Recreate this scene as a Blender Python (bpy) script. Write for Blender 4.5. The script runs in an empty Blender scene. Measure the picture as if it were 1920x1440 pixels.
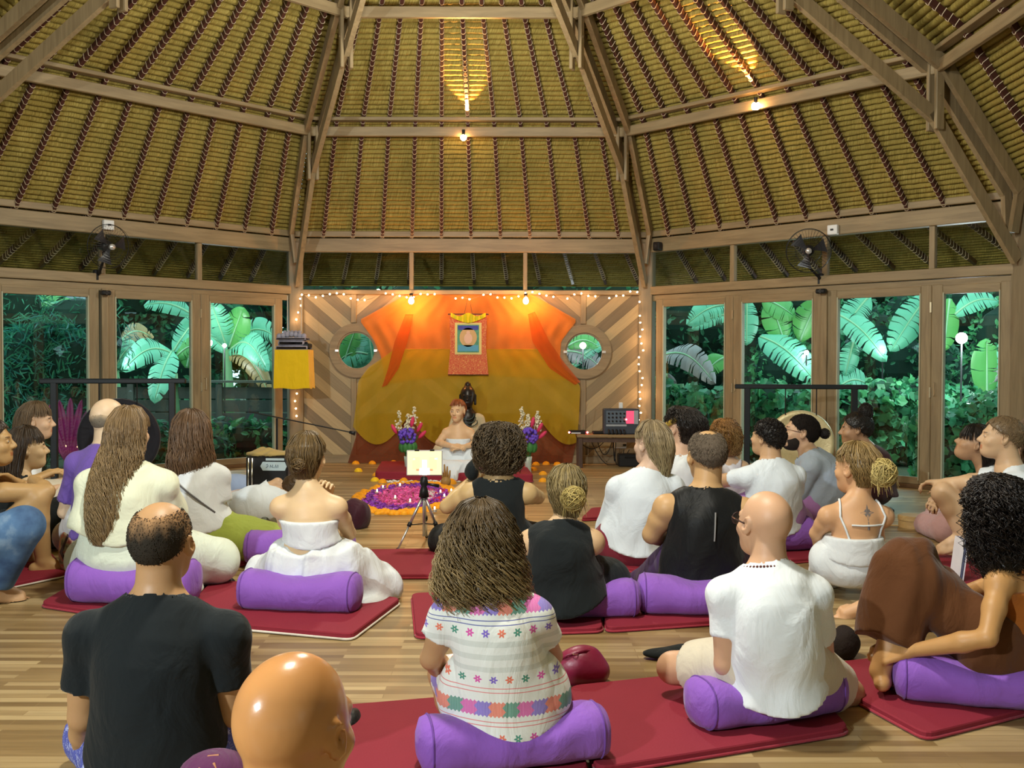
import bpy, math, random
import numpy as np
from mathutils import Vector, Matrix
random.seed(7); RNG=np.random.default_rng(7)
D=bpy.data; SC=bpy.context.scene; COL=SC.collection
# ---------------------------------------------------------------- camera
F_=1854.5; YAW=.003; PIT=-.0228; ROL=-.0021
CAM=np.array([.4653,-6.912,1.2447])
_r0=np.array([math.cos(YAW),-math.sin(YAW),0.]);_fh=np.array([math.sin(YAW),math.cos(YAW),0.])
FW=_fh*math.cos(PIT)+np.array([0,0,math.sin(PIT)]);_u0=-_fh*math.sin(PIT)+np.array([0,0,math.cos(PIT)])
RT=math.cos(ROL)*_r0-math.sin(ROL)*_u0; UP=math.sin(ROL)*_r0+math.cos(ROL)*_u0
cd=D.cameras.new('camera'); cam=D.objects.new('camera',cd); COL.objects.link(cam)
cd.sensor_fit='HORIZONTAL'; cd.sensor_width=36; cd.lens=F_/1920*36; cd.clip_start=.05; cd.clip_end=200
M=Matrix.Identity(4)
for i in range(3): M[i][0]=RT[i];M[i][1]=UP[i];M[i][2]=-FW[i];M[i][3]=CAM[i]
cam.matrix_world=M; SC.camera=cam
def ray(x,y): return FW+RT*(x-960)/F_+UP*(720-y)/F_
def G(x,y,z=0.): r=ray(x,y); return CAM+r*((z-CAM[2])/r[2])      # point on the floor seen at x,y
def W(x,y,d): return CAM+ray(x,y)*d                              # point at depth d
# ---------------------------------------------------------------- world, lamps, exposure
SC.view_settings.view_transform='Standard'; SC.view_settings.look='None'; SC.view_settings.gamma=1
SC.view_settings.use_curve_mapping=False
SC.view_settings.exposure=0.62
wd=D.worlds.new('dusk_sky'); SC.world=wd; wd.use_nodes=True
bg=wd.node_tree.nodes['Background']; bg.inputs[0].default_value=(.44,.70,.76,1); bg.inputs[1].default_value=2.0
def lamp(name,kind,loc,power,col,size=.3,target=None,size_y=None,spot=None,spread=None):
    l=D.lights.new(name,kind); l.energy=power; l.color=col
    if kind=='AREA':
        l.size=size
        if size_y: l.shape='RECTANGLE'; l.size_y=size_y
    else: l.shadow_soft_size=size
    if spot: l.spot_size=spot; l.spot_blend=.6
    if spread: l.spread=spread
    o=D.objects.new(name,l); COL.objects.link(o); o.location=loc
    if target is not None: o.rotation_euler=(Vector(target)-Vector(loc)).to_track_quat('-Z','Y').to_euler()
    return o
COOL=(.90,.98,1.); WARM=(1.,.50,.16)
lamp('floodlight','SPOT',(-2.9,-8.2,3.0),680,COOL,.10,(.0,.5,1.2),spot=2.4)
lamp('floodlight','SPOT',(3.4,-9.0,3.1),620,COOL,.10,(-.3,.5,1.2),spot=2.4)
lamp('roof_fill_light','POINT',(.2,-3.6,3.95),330,(1.,.96,.84),.12)  # unseen fill light without a fixture, added to brighten the thatch
lamp('roof_fill_light','POINT',(0,.8,3.3),140,(1.,.95,.8),.12)  # second added fill under the roof, no fixture hangs here
# ---------------------------------------------------------------- mesh helpers
def obj(name,verts,faces,mat=None,parent=None,smooth=False,mats=None,mi=None):
    me=D.meshes.new(name); 
    verts=np.asarray(verts,dtype=np.float32).reshape(-1,3)
    if isinstance(faces,np.ndarray):
        n,k=faces.shape
        me.vertices.add(len(verts)); me.vertices.foreach_set('co',verts.ravel())
        me.loops.add(n*k); me.loops.foreach_set('vertex_index',faces.astype(np.int32).ravel())
        me.polygons.add(n); me.polygons.foreach_set('loop_start',np.arange(0,n*k,k,dtype=np.int32))
        me.update(calc_edges=True)
    else: me.from_pydata([tuple(map(float,v)) for v in verts],[],[tuple(map(int,f)) for f in faces])
    for m in (mats or ([mat] if mat else [])): me.materials.append(m)
    if mi is not None: me.polygons.foreach_set('material_index',np.asarray(mi,dtype=np.int32))
    me.polygons.foreach_set('use_smooth',np.full(len(me.polygons),bool(smooth)))
    me.validate(); me.update()
    o=D.objects.new(name,me); COL.objects.link(o)
    if parent: o.parent=parent
    return o
class MB:
    """collects shapes for ONE mesh"""
    def __init__(s): s.v=[];s.f=[];s.n=0
    def add(s,v,f):
        v=np.asarray(v,float).reshape(-1,3); s.v.append(v); s.f+= [tuple(int(i)+s.n for i in q) for q in f]; s.n+=len(v)
        return s
    def box(s,c,size,R=None,bev=0):
        x,y,z=[q/2 for q in size]; b=min(bev,x*.9,y*.9,z*.9)
        if b>0:
            P=[];
            for sx in(-1,1):
                for sy in(-1,1):
                    for sz in(-1,1):
                        P+= [(sx*(x-b),sy*(y-b),sz*z),(sx*(x-b),sy*y,sz*(z-b)),(sx*x,sy*(y-b),sz*(z-b))]
            P=np.array(P)
            def i(sx,sy,sz,k): return ((sx>0)*4+(sy>0)*2+(sz>0))*3+k
            F=[]
            for sg in(-1,1):
                F.append([i(-1,-1,sg,0),i(1,-1,sg,0),i(1,1,sg,0),i(-1,1,sg,0)][::sg])
                F.append([i(-1,sg,-1,1),i(-1,sg,1,1),i(1,sg,1,1),i(1,sg,-1,1)][::sg])
                F.append([i(sg,-1,-1,2),i(sg,1,-1,2),i(sg,1,1,2),i(sg,-1,1,2)][::sg])
            for a in(-1,1):
                for b2 in(-1,1):
                    F.append([i(-1,a,b2,0),i(1,a,b2,0),i(1,a,b2,1),i(-1,a,b2,1)][::-a*b2])
                    F.append([i(a,-1,b2,0),i(a,1,b2,0),i(a,1,b2,2),i(a,-1,b2,2)][::a*b2])
                    F.append([i(a,b2,-1,1),i(a,b2,1,1),i(a,b2,1,2),i(a,b2,-1,2)][::-a*b2])
                    for c2 in(-1,1): F.append([i(a,b2,c2,0),i(a,b2,c2,1),i(a,b2,c2,2)][::a*b2*c2])
        else:
            P=np.array([(sx*x,sy*y,sz*z) for sx in(-1,1) for sy in(-1,1) for sz in(-1,1)])
            F=[(0,1,3,2),(4,6,7,5),(0,4,5,1),(2,3,7,6),(0,2,6,4),(1,5,7,3)]
        if R is not None: P=P@np.array(R).T
        return s.add(P+np.array(c),F)
    def bar(s,a,b,w,h,up=(0,0,1),bev=0):
        a=np.array(a,float);b=np.array(b,float);d=b-a;L=np.linalg.norm(d);d/=L
        u=np.array(up,float);x=np.cross(d,u);x/=np.linalg.norm(x);z=np.cross(x,d)
        return s.box((a+b)/2,(w,L,h),np.array([x,d,z]).T,bev)
    def tube(s,pts,r,n=8,cap=True):
        pts=np.array(pts,float);m=len(pts);r=np.broadcast_to(np.asarray(r,float),(m,))
        t=np.gradient(pts,axis=0);t/=np.linalg.norm(t,axis=1)[:,None]+1e-12
        u=np.array([0,0,1.]) if abs(t[0][2])<.9 else np.array([1.,0,0]);V=[]
        for i in range(m):
            x=np.cross(t[i],u);x/=np.linalg.norm(x)+1e-12;y=np.cross(t[i],x);u=np.cross(x,t[i]) if True else u
            a=np.arange(n)*2*np.pi/n
            V.append(pts[i]+r[i]*(np.outer(np.cos(a),x)+np.outer(np.sin(a),y)))
        F=[(i*n+j,i*n+(j+1)%n,(i+1)*n+(j+1)%n,(i+1)*n+j) for i in range(m-1) for j in range(n)]
        if cap: F+= [tuple(range(n))[::-1],tuple((m-1)*n+j for j in range(n))]
        return s.add(np.concatenate(V),F)
    def lathe(s,prof,c=(0,0,0),n=24,R=None,sc=(1,1)):
        P=[];m=len(prof)
        for r,z in prof:
            for j in range(n): a=2*np.pi*j/n; P.append((r*np.cos(a)*sc[0],r*np.sin(a)*sc[1],z))
        F=[(i*n+j,i*n+(j+1)%n,(i+1)*n+(j+1)%n,(i+1)*n+j) for i in range(m-1) for j in range(n)]
        P=np.array(P)
        if R is not None: P=P@np.array(R).T
        return s.add(P+np.array(c),F)
    def sphere(s,c,r,n=12,m=8):
        r=np.broadcast_to(np.asarray(r,float),(3,));P=[]
        for i in range(m+1):
            for j in range(n):
                a=np.pi*i/m;b=2*np.pi*j/n;P.append((np.sin(a)*np.cos(b)*r[0],np.sin(a)*np.sin(b)*r[1],-np.cos(a)*r[2]))
        F=[(i*n+j,i*n+(j+1)%n,(i+1)*n+(j+1)%n,(i+1)*n+j) for i in range(m) for j in range(n)]
        return s.add(np.array(P)+np.array(c),F)
    def build(s,name,mat,parent=None,smooth=False):
        return obj(name,np.concatenate(s.v),s.f,mat,parent,smooth)
def tag(o,label=None,cat=None,group=None,kind=None):
    for k,v in(('label',label),('category',cat),('group',group),('kind',kind)):
        if v: o[k]=v
    return o
def empty(name,loc,rz=0,label=None,cat=None,group=None,kind=None):
    o=D.objects.new(name,None); COL.objects.link(o); o.location=tuple(map(float,loc)); o.rotation_euler=(0,0,rz); o.empty_display_size=.1
    return tag(o,label,cat,group,kind)
def rz(a): c,s=math.cos(a),math.sin(a); return np.array([[c,-s,0],[s,c,0],[0,0,1.]])
def attr(o,name,vals):
    a=o.data.color_attributes.new(name,'FLOAT_COLOR','POINT'); v=np.ones((len(o.data.vertices),4),np.float32); v[:,:3]=vals
    a.data.foreach_set('color',v.ravel()); return o
# ---------------------------------------------------------------- materials
class NT:
    def __init__(s,name):
        s.m=D.materials.new(name); s.m.use_nodes=True; s.t=s.m.node_tree; s.b=s.t.nodes['Principled BSDF']; s.out=s.t.nodes['Material Output']
    def n(s,ty,**k):
        x=s.t.nodes.new(ty)
        for a,b in k.items():
            if a=='inp':
                for i,v in b.items():
                    if isinstance(v,bpy.types.NodeSocket): s.t.links.new(v,x.inputs[i])
                    else: x.inputs[i].default_value=v
            else: setattr(x,a,b)
        return x
    def l(s,a,b): s.t.links.new(a,b)
    def ma(s,op,a,b=0.,c=None):
        i={0:a,1:b}
        if c is not None:i[2]=c
        return s.n('ShaderNodeMath',operation=op,inp=i).outputs[0]
    def mix(s,f,a,b,bt='MIX'):
        x=s.n('ShaderNodeMix',data_type='RGBA',blend_type=bt)
        for i,v in((0,f),(6,a),(7,b)):
            if isinstance(v,bpy.types.NodeSocket): s.l(v,x.inputs[i])
            else: x.inputs[i].default_value=v if i==0 else (*v,1) if len(v)==3 else v
        return x.outputs[2]
    def noise(s,scale,detail=3,vec=None,rough=.5,dist=0):
        i={'Scale':scale,'Detail':detail,'Roughness':rough,'Distortion':dist}
        if vec is not None:i['Vector']=vec
        return s.n('ShaderNodeTexNoise',inp=i).outputs[0]
    def ramp(s,f,stops):
        r=s.n('ShaderNodeValToRGB',inp={0:f}); e=r.color_ramp.elements
        while len(e)<len(stops): e.new(.5)
        for k,(p,c) in enumerate(stops): e[k].position=p; e[k].color=(*c,1)
        return r.outputs[0]
    def mapv(s,vec,scale=(1,1,1),rot=(0,0,0),loc=(0,0,0)):
        return s.n('ShaderNodeMapping',inp={0:vec,1:loc,2:rot,3:scale}).outputs[0]
    def obj(s): return s.n('ShaderNodeTexCoord').outputs['Object']
    def bump(s,h,dist=.01,st=.5):
        b=s.n('ShaderNodeBump',inp={'Height':h,'Distance':dist,'Strength':st}); s.l(b.outputs[0],s.b.inputs['Normal'])
    def col(s,v):
        if isinstance(v,bpy.types.NodeSocket): s.l(v,s.b.inputs['Base Color'])
        else: s.b.inputs['Base Color'].default_value=(*v,1)
    def set(s,**k):
        for a,b in k.items(): s.b.inputs[a.replace('_',' ')].default_value=b
_mc={}
def mat(name,c,rough=.6,metal=0.,var=.12,scale=8.,bump=0.,bscale=60.,spec=.3,emit=None,es=0.,sheen=0.,trans=0.,alpha=1.,sss=0.):
    if name in _mc: return _mc[name]
    t=NT(name); t.set(Roughness=rough,Metallic=metal); t.b.inputs['Specular IOR Level'].default_value=spec
    if var: t.col(t.mix(t.noise(scale,3,t.obj()),tuple(x*(1-var) for x in c),tuple(min(1,x*(1+var)) for x in c)))
    else: t.col(c)
    if bump: t.bump(t.noise(bscale,4,t.obj()),.004,bump)
    if emit: t.b.inputs['Emission Color'].default_value=(*emit,1); t.b.inputs['Emission Strength'].default_value=es
    if sheen: t.b.inputs['Sheen Weight'].default_value=sheen
    if trans: t.b.inputs['Transmission Weight'].default_value=trans
    if sss: t.b.inputs['Subsurface Weight'].default_value=sss; t.b.inputs['Subsurface Scale'].default_value=.02
    if alpha<1: t.set(Alpha=alpha)
    _mc[name]=t.m; return t.m
def wood(name,c1,c2,axis=0,scale=1.,rough=.55):
    if name in _mc: return _mc[name]
    t=NT(name); s=[14,14,14]; s[axis]=1.2
    o=t.obj(); v=t.mapv(o,tuple(x*scale for x in s))
    n=t.noise(1.6,5,v,.6,.6); n2=t.noise(1.1,2,o)
    c=t.mix(n2,(.72,.72,.72),(1.12,1.1,1.05)); t.col(t.mix(1.,t.ramp(n,[(.3,c2),(.68,c1)]),c,'MULTIPLY')); t.set(Roughness=rough)
    t.bump(n,.003,.25); _mc[name]=t.m; return t.m
BEAM1=(.34,.255,.14); BEAM2=(.22,.16,.085)
wx=wood('timber_along_x',BEAM1,BEAM2,0); wy=wood('timber_along_y',BEAM1,BEAM2,1); wz=wood('timber_along_z',BEAM1,BEAM2,2)
wgrey=wood('weathered_post_timber',(.27,.215,.13),(.19,.15,.09),2)
def glassmat(name,tint=(1,1,1),rough=0.,f0=.04):
    t=NT(name); t.t.nodes.remove(t.b)
    tr=t.n('ShaderNodeBsdfTransparent',inp={0:(*tint,1)}); gl=t.n('ShaderNodeBsdfGlossy',inp={'Roughness':rough})
    fr=t.n('ShaderNodeFresnel',inp={0:1.45}); mx=t.n('ShaderNodeMixShader',inp={0:fr.outputs[0],1:tr.outputs[0],2:gl.outputs[0]})
    t.l(mx.outputs[0],t.out.inputs[0]); return t.m
GLASS=glassmat('window_glass',(.95,1,.98)); TGLASS=glassmat('transom_glass',(.97,.98,.96))
# thatch: rows of straw
t=NT('straw_thatch'); uv=t.n('ShaderNodeUVMap').outputs[0]
fib=t.noise(1.,4,t.mapv(uv,(170,6,1)),.65); blot=t.noise(2.2,3,t.obj()); row=t.noise(1.,2,t.mapv(uv,(3,22,1)))
c=t.ramp(fib,[(.25,(.13,.095,.02)),(.5,(.335,.265,.08)),(.75,(.55,.465,.19))])
c=t.mix(1.,c,t.mix(blot,(.62,.62,.5),(1.2,1.12,.95)),'MULTIPLY'); t.col(t.mix(1.,c,t.mix(row,(.75,.75,.7),(1.2,1.2,1.1)),'MULTIPLY'))
t.set(Roughness=.75); t.b.inputs['Specular IOR Level'].default_value=.2; t.bump(fib,.01,.8); THATCH=t.m
# ---------------------------------------------------------------- plan of the pavilion
S=4.3; AP=S/2/math.tan(math.pi/8); RR=S/2/math.sin(math.pi/8); EXT=5.2
def VK(k,off=0.):
    k%=8
    a=math.pi/2+math.pi/8-k*math.pi/4; R=RR+off/math.cos(math.pi/8); p=np.array([R*math.cos(a),R*math.sin(a)])
    if 3<=k<=6: p[1]-=EXT
    return p
def Cc(k): return np.array([0,-EXT if 3<=k%8<=6 else 0.])
ZR=2.735
RP=[(-.24,2.285),(0.,2.80),(.191,3.98),(.477,4.80),(1.,6.05)]
def zr(t): return float(np.interp(t,[p[0] for p in RP],[p[1] for p in RP])) if t>=-.24 else 2.285
def roofp(k,u,t):
    a,b=VK(k),VK(k+1); p=(a+(b-a)*u)*(1-t)+(Cc(k)+(Cc(k+1)-Cc(k))*u)*t
    return np.array([p[0],p[1],zr(t)])
# floor: planks
t=NT('floor_planks'); o_=t.obj(); sp=t.n('ShaderNodeSeparateXYZ',inp={0:o_}); 
br=t.n('ShaderNodeTexBrick',offset=.37,inp={'Vector':o_,'Scale':1.,'Mortar Size':.0015,'Brick Width':.62,'Row Height':.045,'Bias':0.,'Color1':(0,0,0,1),'Color2':(1,1,1,1),'Mortar':(.3,.3,.3,1)})
g=t.noise(1.,5,t.mapv(o_,(2.2,34,1)),.6,.4)
c=t.ramp(br.outputs[0],[(0.,(.195,.125,.05)),(.45,(.30,.205,.09)),(1.,(.47,.355,.185))])
c=t.mix(1.,c,t.mix(g,(.6,.58,.55),(1.3,1.28,1.25)),'MULTIPLY'); t.col(c); t.set(Roughness=.42); t.b.inputs['Specular IOR Level'].default_value=.35
t.bump(br.outputs[0],.001,.1); FLOORM=t.m
ang=[VK(k,.3) for k in range(8)]
fl=obj('floor',[(p[0],p[1],0) for p in ang]+[(p[0],p[1],-.12) for p in ang],[tuple(range(8))[::-1],tuple(range(8,16))]+[(i,(i+1)%8,8+(i+1)%8,8+i) for i in range(8)],FLOORM); tag(fl,kind='structure')
# ---------------------------------------------------------------- thatched roof, one slope per side, with lashed rafters
def facet(k,nraf,t0=-.24,t1=1.,full=True):
    L=np.linalg.norm(VK(k+1)-VK(k)); nm=VK(k)+VK(k+1)-Cc(k)-Cc(k+1); nm=np.append(nm/np.linalg.norm(nm),0)
    ts=[]; t=t0
    while t<t1-.01:
        slope=math.hypot(AP*.05,zr(t+.05)-zr(t))/.05; ts.append(t); t+=(.056 if t<.19 else .072)/slope
    ts.append(t1)
    nc=int(L/.055); v=[];f=[];uvs=[]
    us=np.linspace(0,1,nc+1); n0=0
    tsl=math.atan2(zr(.1)-zr(.0),AP*.1)
    for i in range(len(ts)-1):
        dt=ts[i+1]-ts[i]; prof=((0.,.010),(.22,-.016),(.58,-.024),(.92,-.006),(1.02,.012))
        for w_,dn in prof:
            tt=ts[i]+dt*w_; ph=RNG.normal(0,.0035,nc+1) if dn<0 else np.zeros(nc+1)
            for j,u in enumerate(us):
                q=roofp(k,u,tt); o_=dn+ph[j]; q[:2]+=nm[:2]*o_*math.sin(tsl); q[2]+=o_*math.cos(tsl)
                v.append(q); uvs.append((u*L*(1-tt),tt*6.))
        for a in range(4):
            for j in range(nc):
                x=n0+a*(nc+1)+j; f.append((x,x+nc+1,x+nc+2,x+1))
        n0+=5*(nc+1)
    # swap: lip bottom face first
    f=np.array(f); root=empty('ceiling',(0,0,0),kind='structure')
    o=obj('thatch',v,f,THATCH,root,True)
    ul=o.data.uv_layers.new(name='UVMap'); idx=np.zeros(len(o.data.loops),np.int32); o.data.loops.foreach_get('vertex_index',idx)
    ul.data.foreach_set('uv',np.array(uvs,np.float32)[idx].ravel())
    # outer skin of the roof
    oo=MB(); P=[]
    for tt in(t0,0,.191,.477,t1):
        for u in(0,1): p=roofp(k,u,tt); p=p+nm*.10; p[2]+=.14; P.append(p)
    oo.add(P,[(2*i,2*i+1,2*i+3,2*i+2) for i in range(4)]); 
    oo.add([roofp(k,0,t0)-[0,0,.03],roofp(k,1,t0)-[0,0,.03],P[1],P[0]],[(0,1,2,3)]); oo.build('outer_thatch',THATCH,root)
    if not full: return root
    for r in range(1,nraf+1):
        u=r/(nraf+1.); segs=[-.22,0,.191,.477,.97]
        pts=[roofp(k,u,tt)-nm*.045-np.array([0,0,.035]) for tt in segs]
        m=MB()
        for a,b in zip(pts[:-1],pts[1:]): m.bar(a,b,.034,.05,up=nm+np.array([0,0,1.]))
        rf=m.build('rafter',RAFT,root)
        b=MB()
        tv=[q for q in ts[:-1] if q>-.2 and q<.93]
        for q in tv:
            if r in(1,) and q>.8: continue
            p=roofp(k,u,q); p2=roofp(k,u,q+.004); tan=(p2-p)/np.linalg.norm(p2-p); side=np.cross(tan,nm+np.array([0,0,.6])); side/=np.linalg.norm(side); nn=np.cross(side,tan); nn/=np.linalg.norm(nn)
            if nn@(nm+np.array([0,0,1]))<0: nn=-nn
            c=p-nm*.045-np.array([0,0,.035]); sg=random.choice((-1,1))*.006
            w=.022; A=[(-w,.03,0),(-w,-.028,0),(-w*.4,-.034,-.012),(w*.4,-.034,-.012),(w,-.028,sg),(w,.03,sg)]
            b.tube([c+side*x+nn*y+tan*(z+.0) for x,y,z in A],.0033,3,False)
        b.build('rope_lashing',ROPE,rf)
    return root
RAFT=mat('dark_red_rafter_wood',(.055,.018,.014),.45,var=.3)
ROPE=mat('pale_palm_rope',(.62,.50,.36),.8,var=.2)
for k,n,full in((0,11,1),(1,11,1),(7,11,1),(2,14,1),(6,14,1),(3,11,0),(4,11,0),(5,11,0)): facet(k,n,full=bool(full))
# ---------------------------------------------------------------- ring beams, purlins, hips, posts
def hip(k,t,z,inn=0.):
    p=VK(k)*(1-t)+Cc(k)*t; d=p-Cc(k); d=d/np.linalg.norm(d); p=p-d*inn; return np.array([p[0],p[1],z])
def beam_ring(z,t,w,h,inn=0.,ks=range(8),jit=0.):
    for k in ks:
        a,b=hip(k,t,z,inn),hip(k+1,t,z,inn); o=MB().box((0,0,0),(np.linalg.norm(b-a)+w*.35,w,h),bev=.006).build('trim_%d'%trim(),wx); o.location=(a+b)/2
        o.rotation_euler=(0,0,math.atan2(b[1]-a[1],b[0]-a[0])); tag(o,kind='structure')
_t=[0]
def trim(): _t[0]+=1; return _t[0]
beam_ring(2.652,0,.12,.165)
beam_ring(2.785,0,.06,.07,.05)
beam_ring(3.80,.191,.05,.105,.03,(7,0,1,2,6))
beam_ring(4.60,.477,.05,.105,.03,(7,0,1,2,6))
beam_ring(3.93,.205,.10,.04,-.02,(7,0,1,2,6))
def hipset(k):
    d=np.append(hip(k,0,0)[:2]-Cc(k),0); d/=np.linalg.norm(d); s=np.array([-d[1],d[0],0])
    root=empty('trim_%d'%trim(),(0,0,0),kind='structure')
    for sg in(-1,1):
        q=s*sg*.075
        m=MB()   # upper pair following the roof
        m.bar(hip(k,.03,2.80)+q,hip(k,.191,3.80)+q,.05,.13,up=d); m.bar(hip(k,.185,3.78)+q,hip(k,.477,4.64)+q,.05,.13,up=d+[0,0,1]); m.bar(hip(k,.47,4.62)+q,hip(k,.98,5.86)+q,.05,.13,up=d+[0,0,1])
        m.bar(hip(k,.035,2.42)+q*.4,hip(k,.03,2.82)+q,.045,.09,up=d)
        m.build('upper_rafter',wz,root)
    m=MB(); m.bar(hip(k,.02,2.18),hip(k,.205,3.42),.05,.12,up=d); m.bar(hip(k,.2,3.38),hip(k,.49,4.28),.05,.12,up=d+[0,0,1]); m.bar(hip(k,.484,4.22),hip(k,.9,5.4),.05,.12,up=d+[0,0,1]); m.build('lower_strut',wz,root)
    for t,z0,z1 in((.198,3.26,3.86),(.484,4.06,4.72)):
        for sg in(-1,1):
            h=MB(); h.bar(hip(k,t,z0)+s*sg*.045,hip(k,t,z1)+s*sg*.045,.035,.09,up=d,bev=.006); 
            h.tube([hip(k,t,z0+.3)+s*sg*.06,hip(k,t,z0+.3)+s*sg*.068],.014,8); h.build('hanger_post',wz,root)
for k in(0,1,2,7): hipset(k)
for k in range(8):
    p=VK(k); o=MB().box((0,0,0),(.17,.17,2.7),bev=.008).build('trim_%d'%trim(),wgrey); o.location=(p[0],p[1],1.35-.01)
    o.rotation_euler=(0,0,math.atan2(*(p-Cc(k))[::-1])); tag(o,kind='structure')
# ---------------------------------------------------------------- walls
def wallframe(k):
    a,b=VK(k),VK(k+1); L=np.linalg.norm(b-a); th=math.atan2(b[1]-a[1],b[0]-a[0]); return a,L,th
WIN=[0];DOO=[0]
def side_wall(k,name,muls,doors,flip):
    a,L,th=wallframe(k); R=empty('wall_'+name,(a[0],a[1],0),th,kind='structure')
    # header between doors and transom
    MB().box((L/2,0,2.105),(L,.11,.10),bev=.006).build('header_beam',wx,R)
    MB().box((L/2,.02,2.015),(L,.08,.07),bev=.004).build('header_casing',wx,R)
    MB().box((L/2,0,.02),(L,.12,.04),bev=.004).build('sill',wood('dark_sill_wood',(.16,.09,.035),(.1,.05,.02),0),R)
    for m in muls: MB().box((m,0,2.36),(.055,.07,.42),bev=.004).build('mullion',wz,R)
    e=[.09]+list(muls)+[L-.09]
    for x0,x1 in zip(e[:-1],e[1:]):
        if x1-x0<.1: continue
        WIN[0]+=1; w=empty('window_%d'%WIN[0],(a[0],a[1],0),th,kind='structure')
        MB().box(((x0+x1)/2,.0,2.365),(x1-x0,.006,.42)).build('pane',TGLASS,w)
    mid=2.345 if not flip else L-2.345
    MB().box((mid,.0,1.0),(.07,.10,2.0),bev=.005).build('door_jamb',wz,R)
    for (x0,x1,hs) in doors:
        DOO[0]+=1; d=empty('door_%d'%DOO[0],(a[0],a[1],0),th,kind='structure')
        fr=MB(); s=.105; y=0.
        fr.box((x0+s/2,y,1.02),(s,.05,1.96),bev=.006).box((x1-s/2,y,1.02),(s,.05,1.96),bev=.006); fr.build('door_stile',wz,d)
        fr=MB(); fr.box(((x0+x1)/2,y,1.947),(x1-x0-2*s,.05,.085),bev=.004).box(((x0+x1)/2,y,.075),(x1-x0-2*s,.05,.07),bev=.004); fr.build('door_rail',wx,d)
        b=MB()
        for xx in(x0+s+.006,x1-s-.006): b.box((xx,0,1.0),(.012,.058,1.84))
        b.build('glazing_bead',mat('pale_glazing_bead',(.42,.42,.30),.5),d)
        MB().box(((x0+x1)/2,y,1.007),(x1-x0-2*s,.006,1.81)).build('pane',GLASS,d)
        if hs is not None:
            for zz in(1.78,.95,.12):
                h=MB(); h.box((hs,-.03,zz),(.016,.008,.10)); h.build('hinge',mat('brass_hinge',(.75,.68,.5),.3,.8),d)
            h=MB(); h.tube([(hs+.035,-.03,.92),(hs+.05,-.05,.92),(hs+.05,-.05,1.05),(hs+.035,-.03,1.05)],.004,6); h.build('door_handle',mat('brass_hinge',(.75,.68,.5)),d)
    return R
L=S
side_wall(1,'right',[1.215,2.34,3.46],[(.15,1.23,1.225),(1.232,2.315,None),(2.375,3.46,3.455),(3.462,4.2,None)],False)
side_wall(7,'left',[L-1.265,L-2.36,L-3.46],[(L-1.25,L-.19,L-1.25),(L-2.335,L-1.252,None),(L-3.46,L-2.40,None),(L-4.2,L-3.462,None)],True)
for k,nm in((2,'side_right'),(6,'side_left'),(3,'front_right'),(4,'front'),(5,'front_left')):
    a,L2,th=wallframe(k); R=empty('wall_'+nm,(a[0],a[1],0),th,kind='structure')
    MB().box((L2/2,0,2.06),(L2,.11,.2)).build('header_beam',wx,R)
    n=max(4,int(L2/1.08)); 
    for i in range(n+1): MB().box((i*L2/n,0,1.0),(.2,.06,2.0)).build('door_stile',wz,R)
    MB().box((L2/2,0,1.2),(L2,.006,2.6)).build('pane',GLASS,R)
# back wall: chevron boards between studs, two round windows
t=NT('chevron_boards'); uv=t.n('ShaderNodeUVMap').outputs[0]; vc=t.n('ShaderNodeVertexColor',layer_name='tone').outputs[0]
gr=t.noise(1.,5,t.mapv(uv,(3,40,1)),.6,.3); c=t.mix(vc,(.15,.105,.055),(.50,.375,.195)); t.col(t.mix(1.,c,t.mix(gr,(.75,.73,.7),(1.18,1.16,1.12)),'MULTIPLY')); t.set(Roughness=.5); t.bump(gr,.002,.3); CHEV=t.m
def clip(poly,n,d):
    out=[]
    for i in range(len(poly)):
        p,q=poly[i],poly[(i+1)%len(poly)]; a=p@n-d; b=q@n-d
        if a<=0: out.append(p)
        if a*b<0: out.append(p+(q-p)*a/(a-b))
    return out
YB=AP-.0; X0=-S/2
studs=[.06,.72,1.40,2.13,2.83,3.52,4.24]
holes=[(.754,1.372),(3.535,1.362)]; HR=.245
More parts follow.
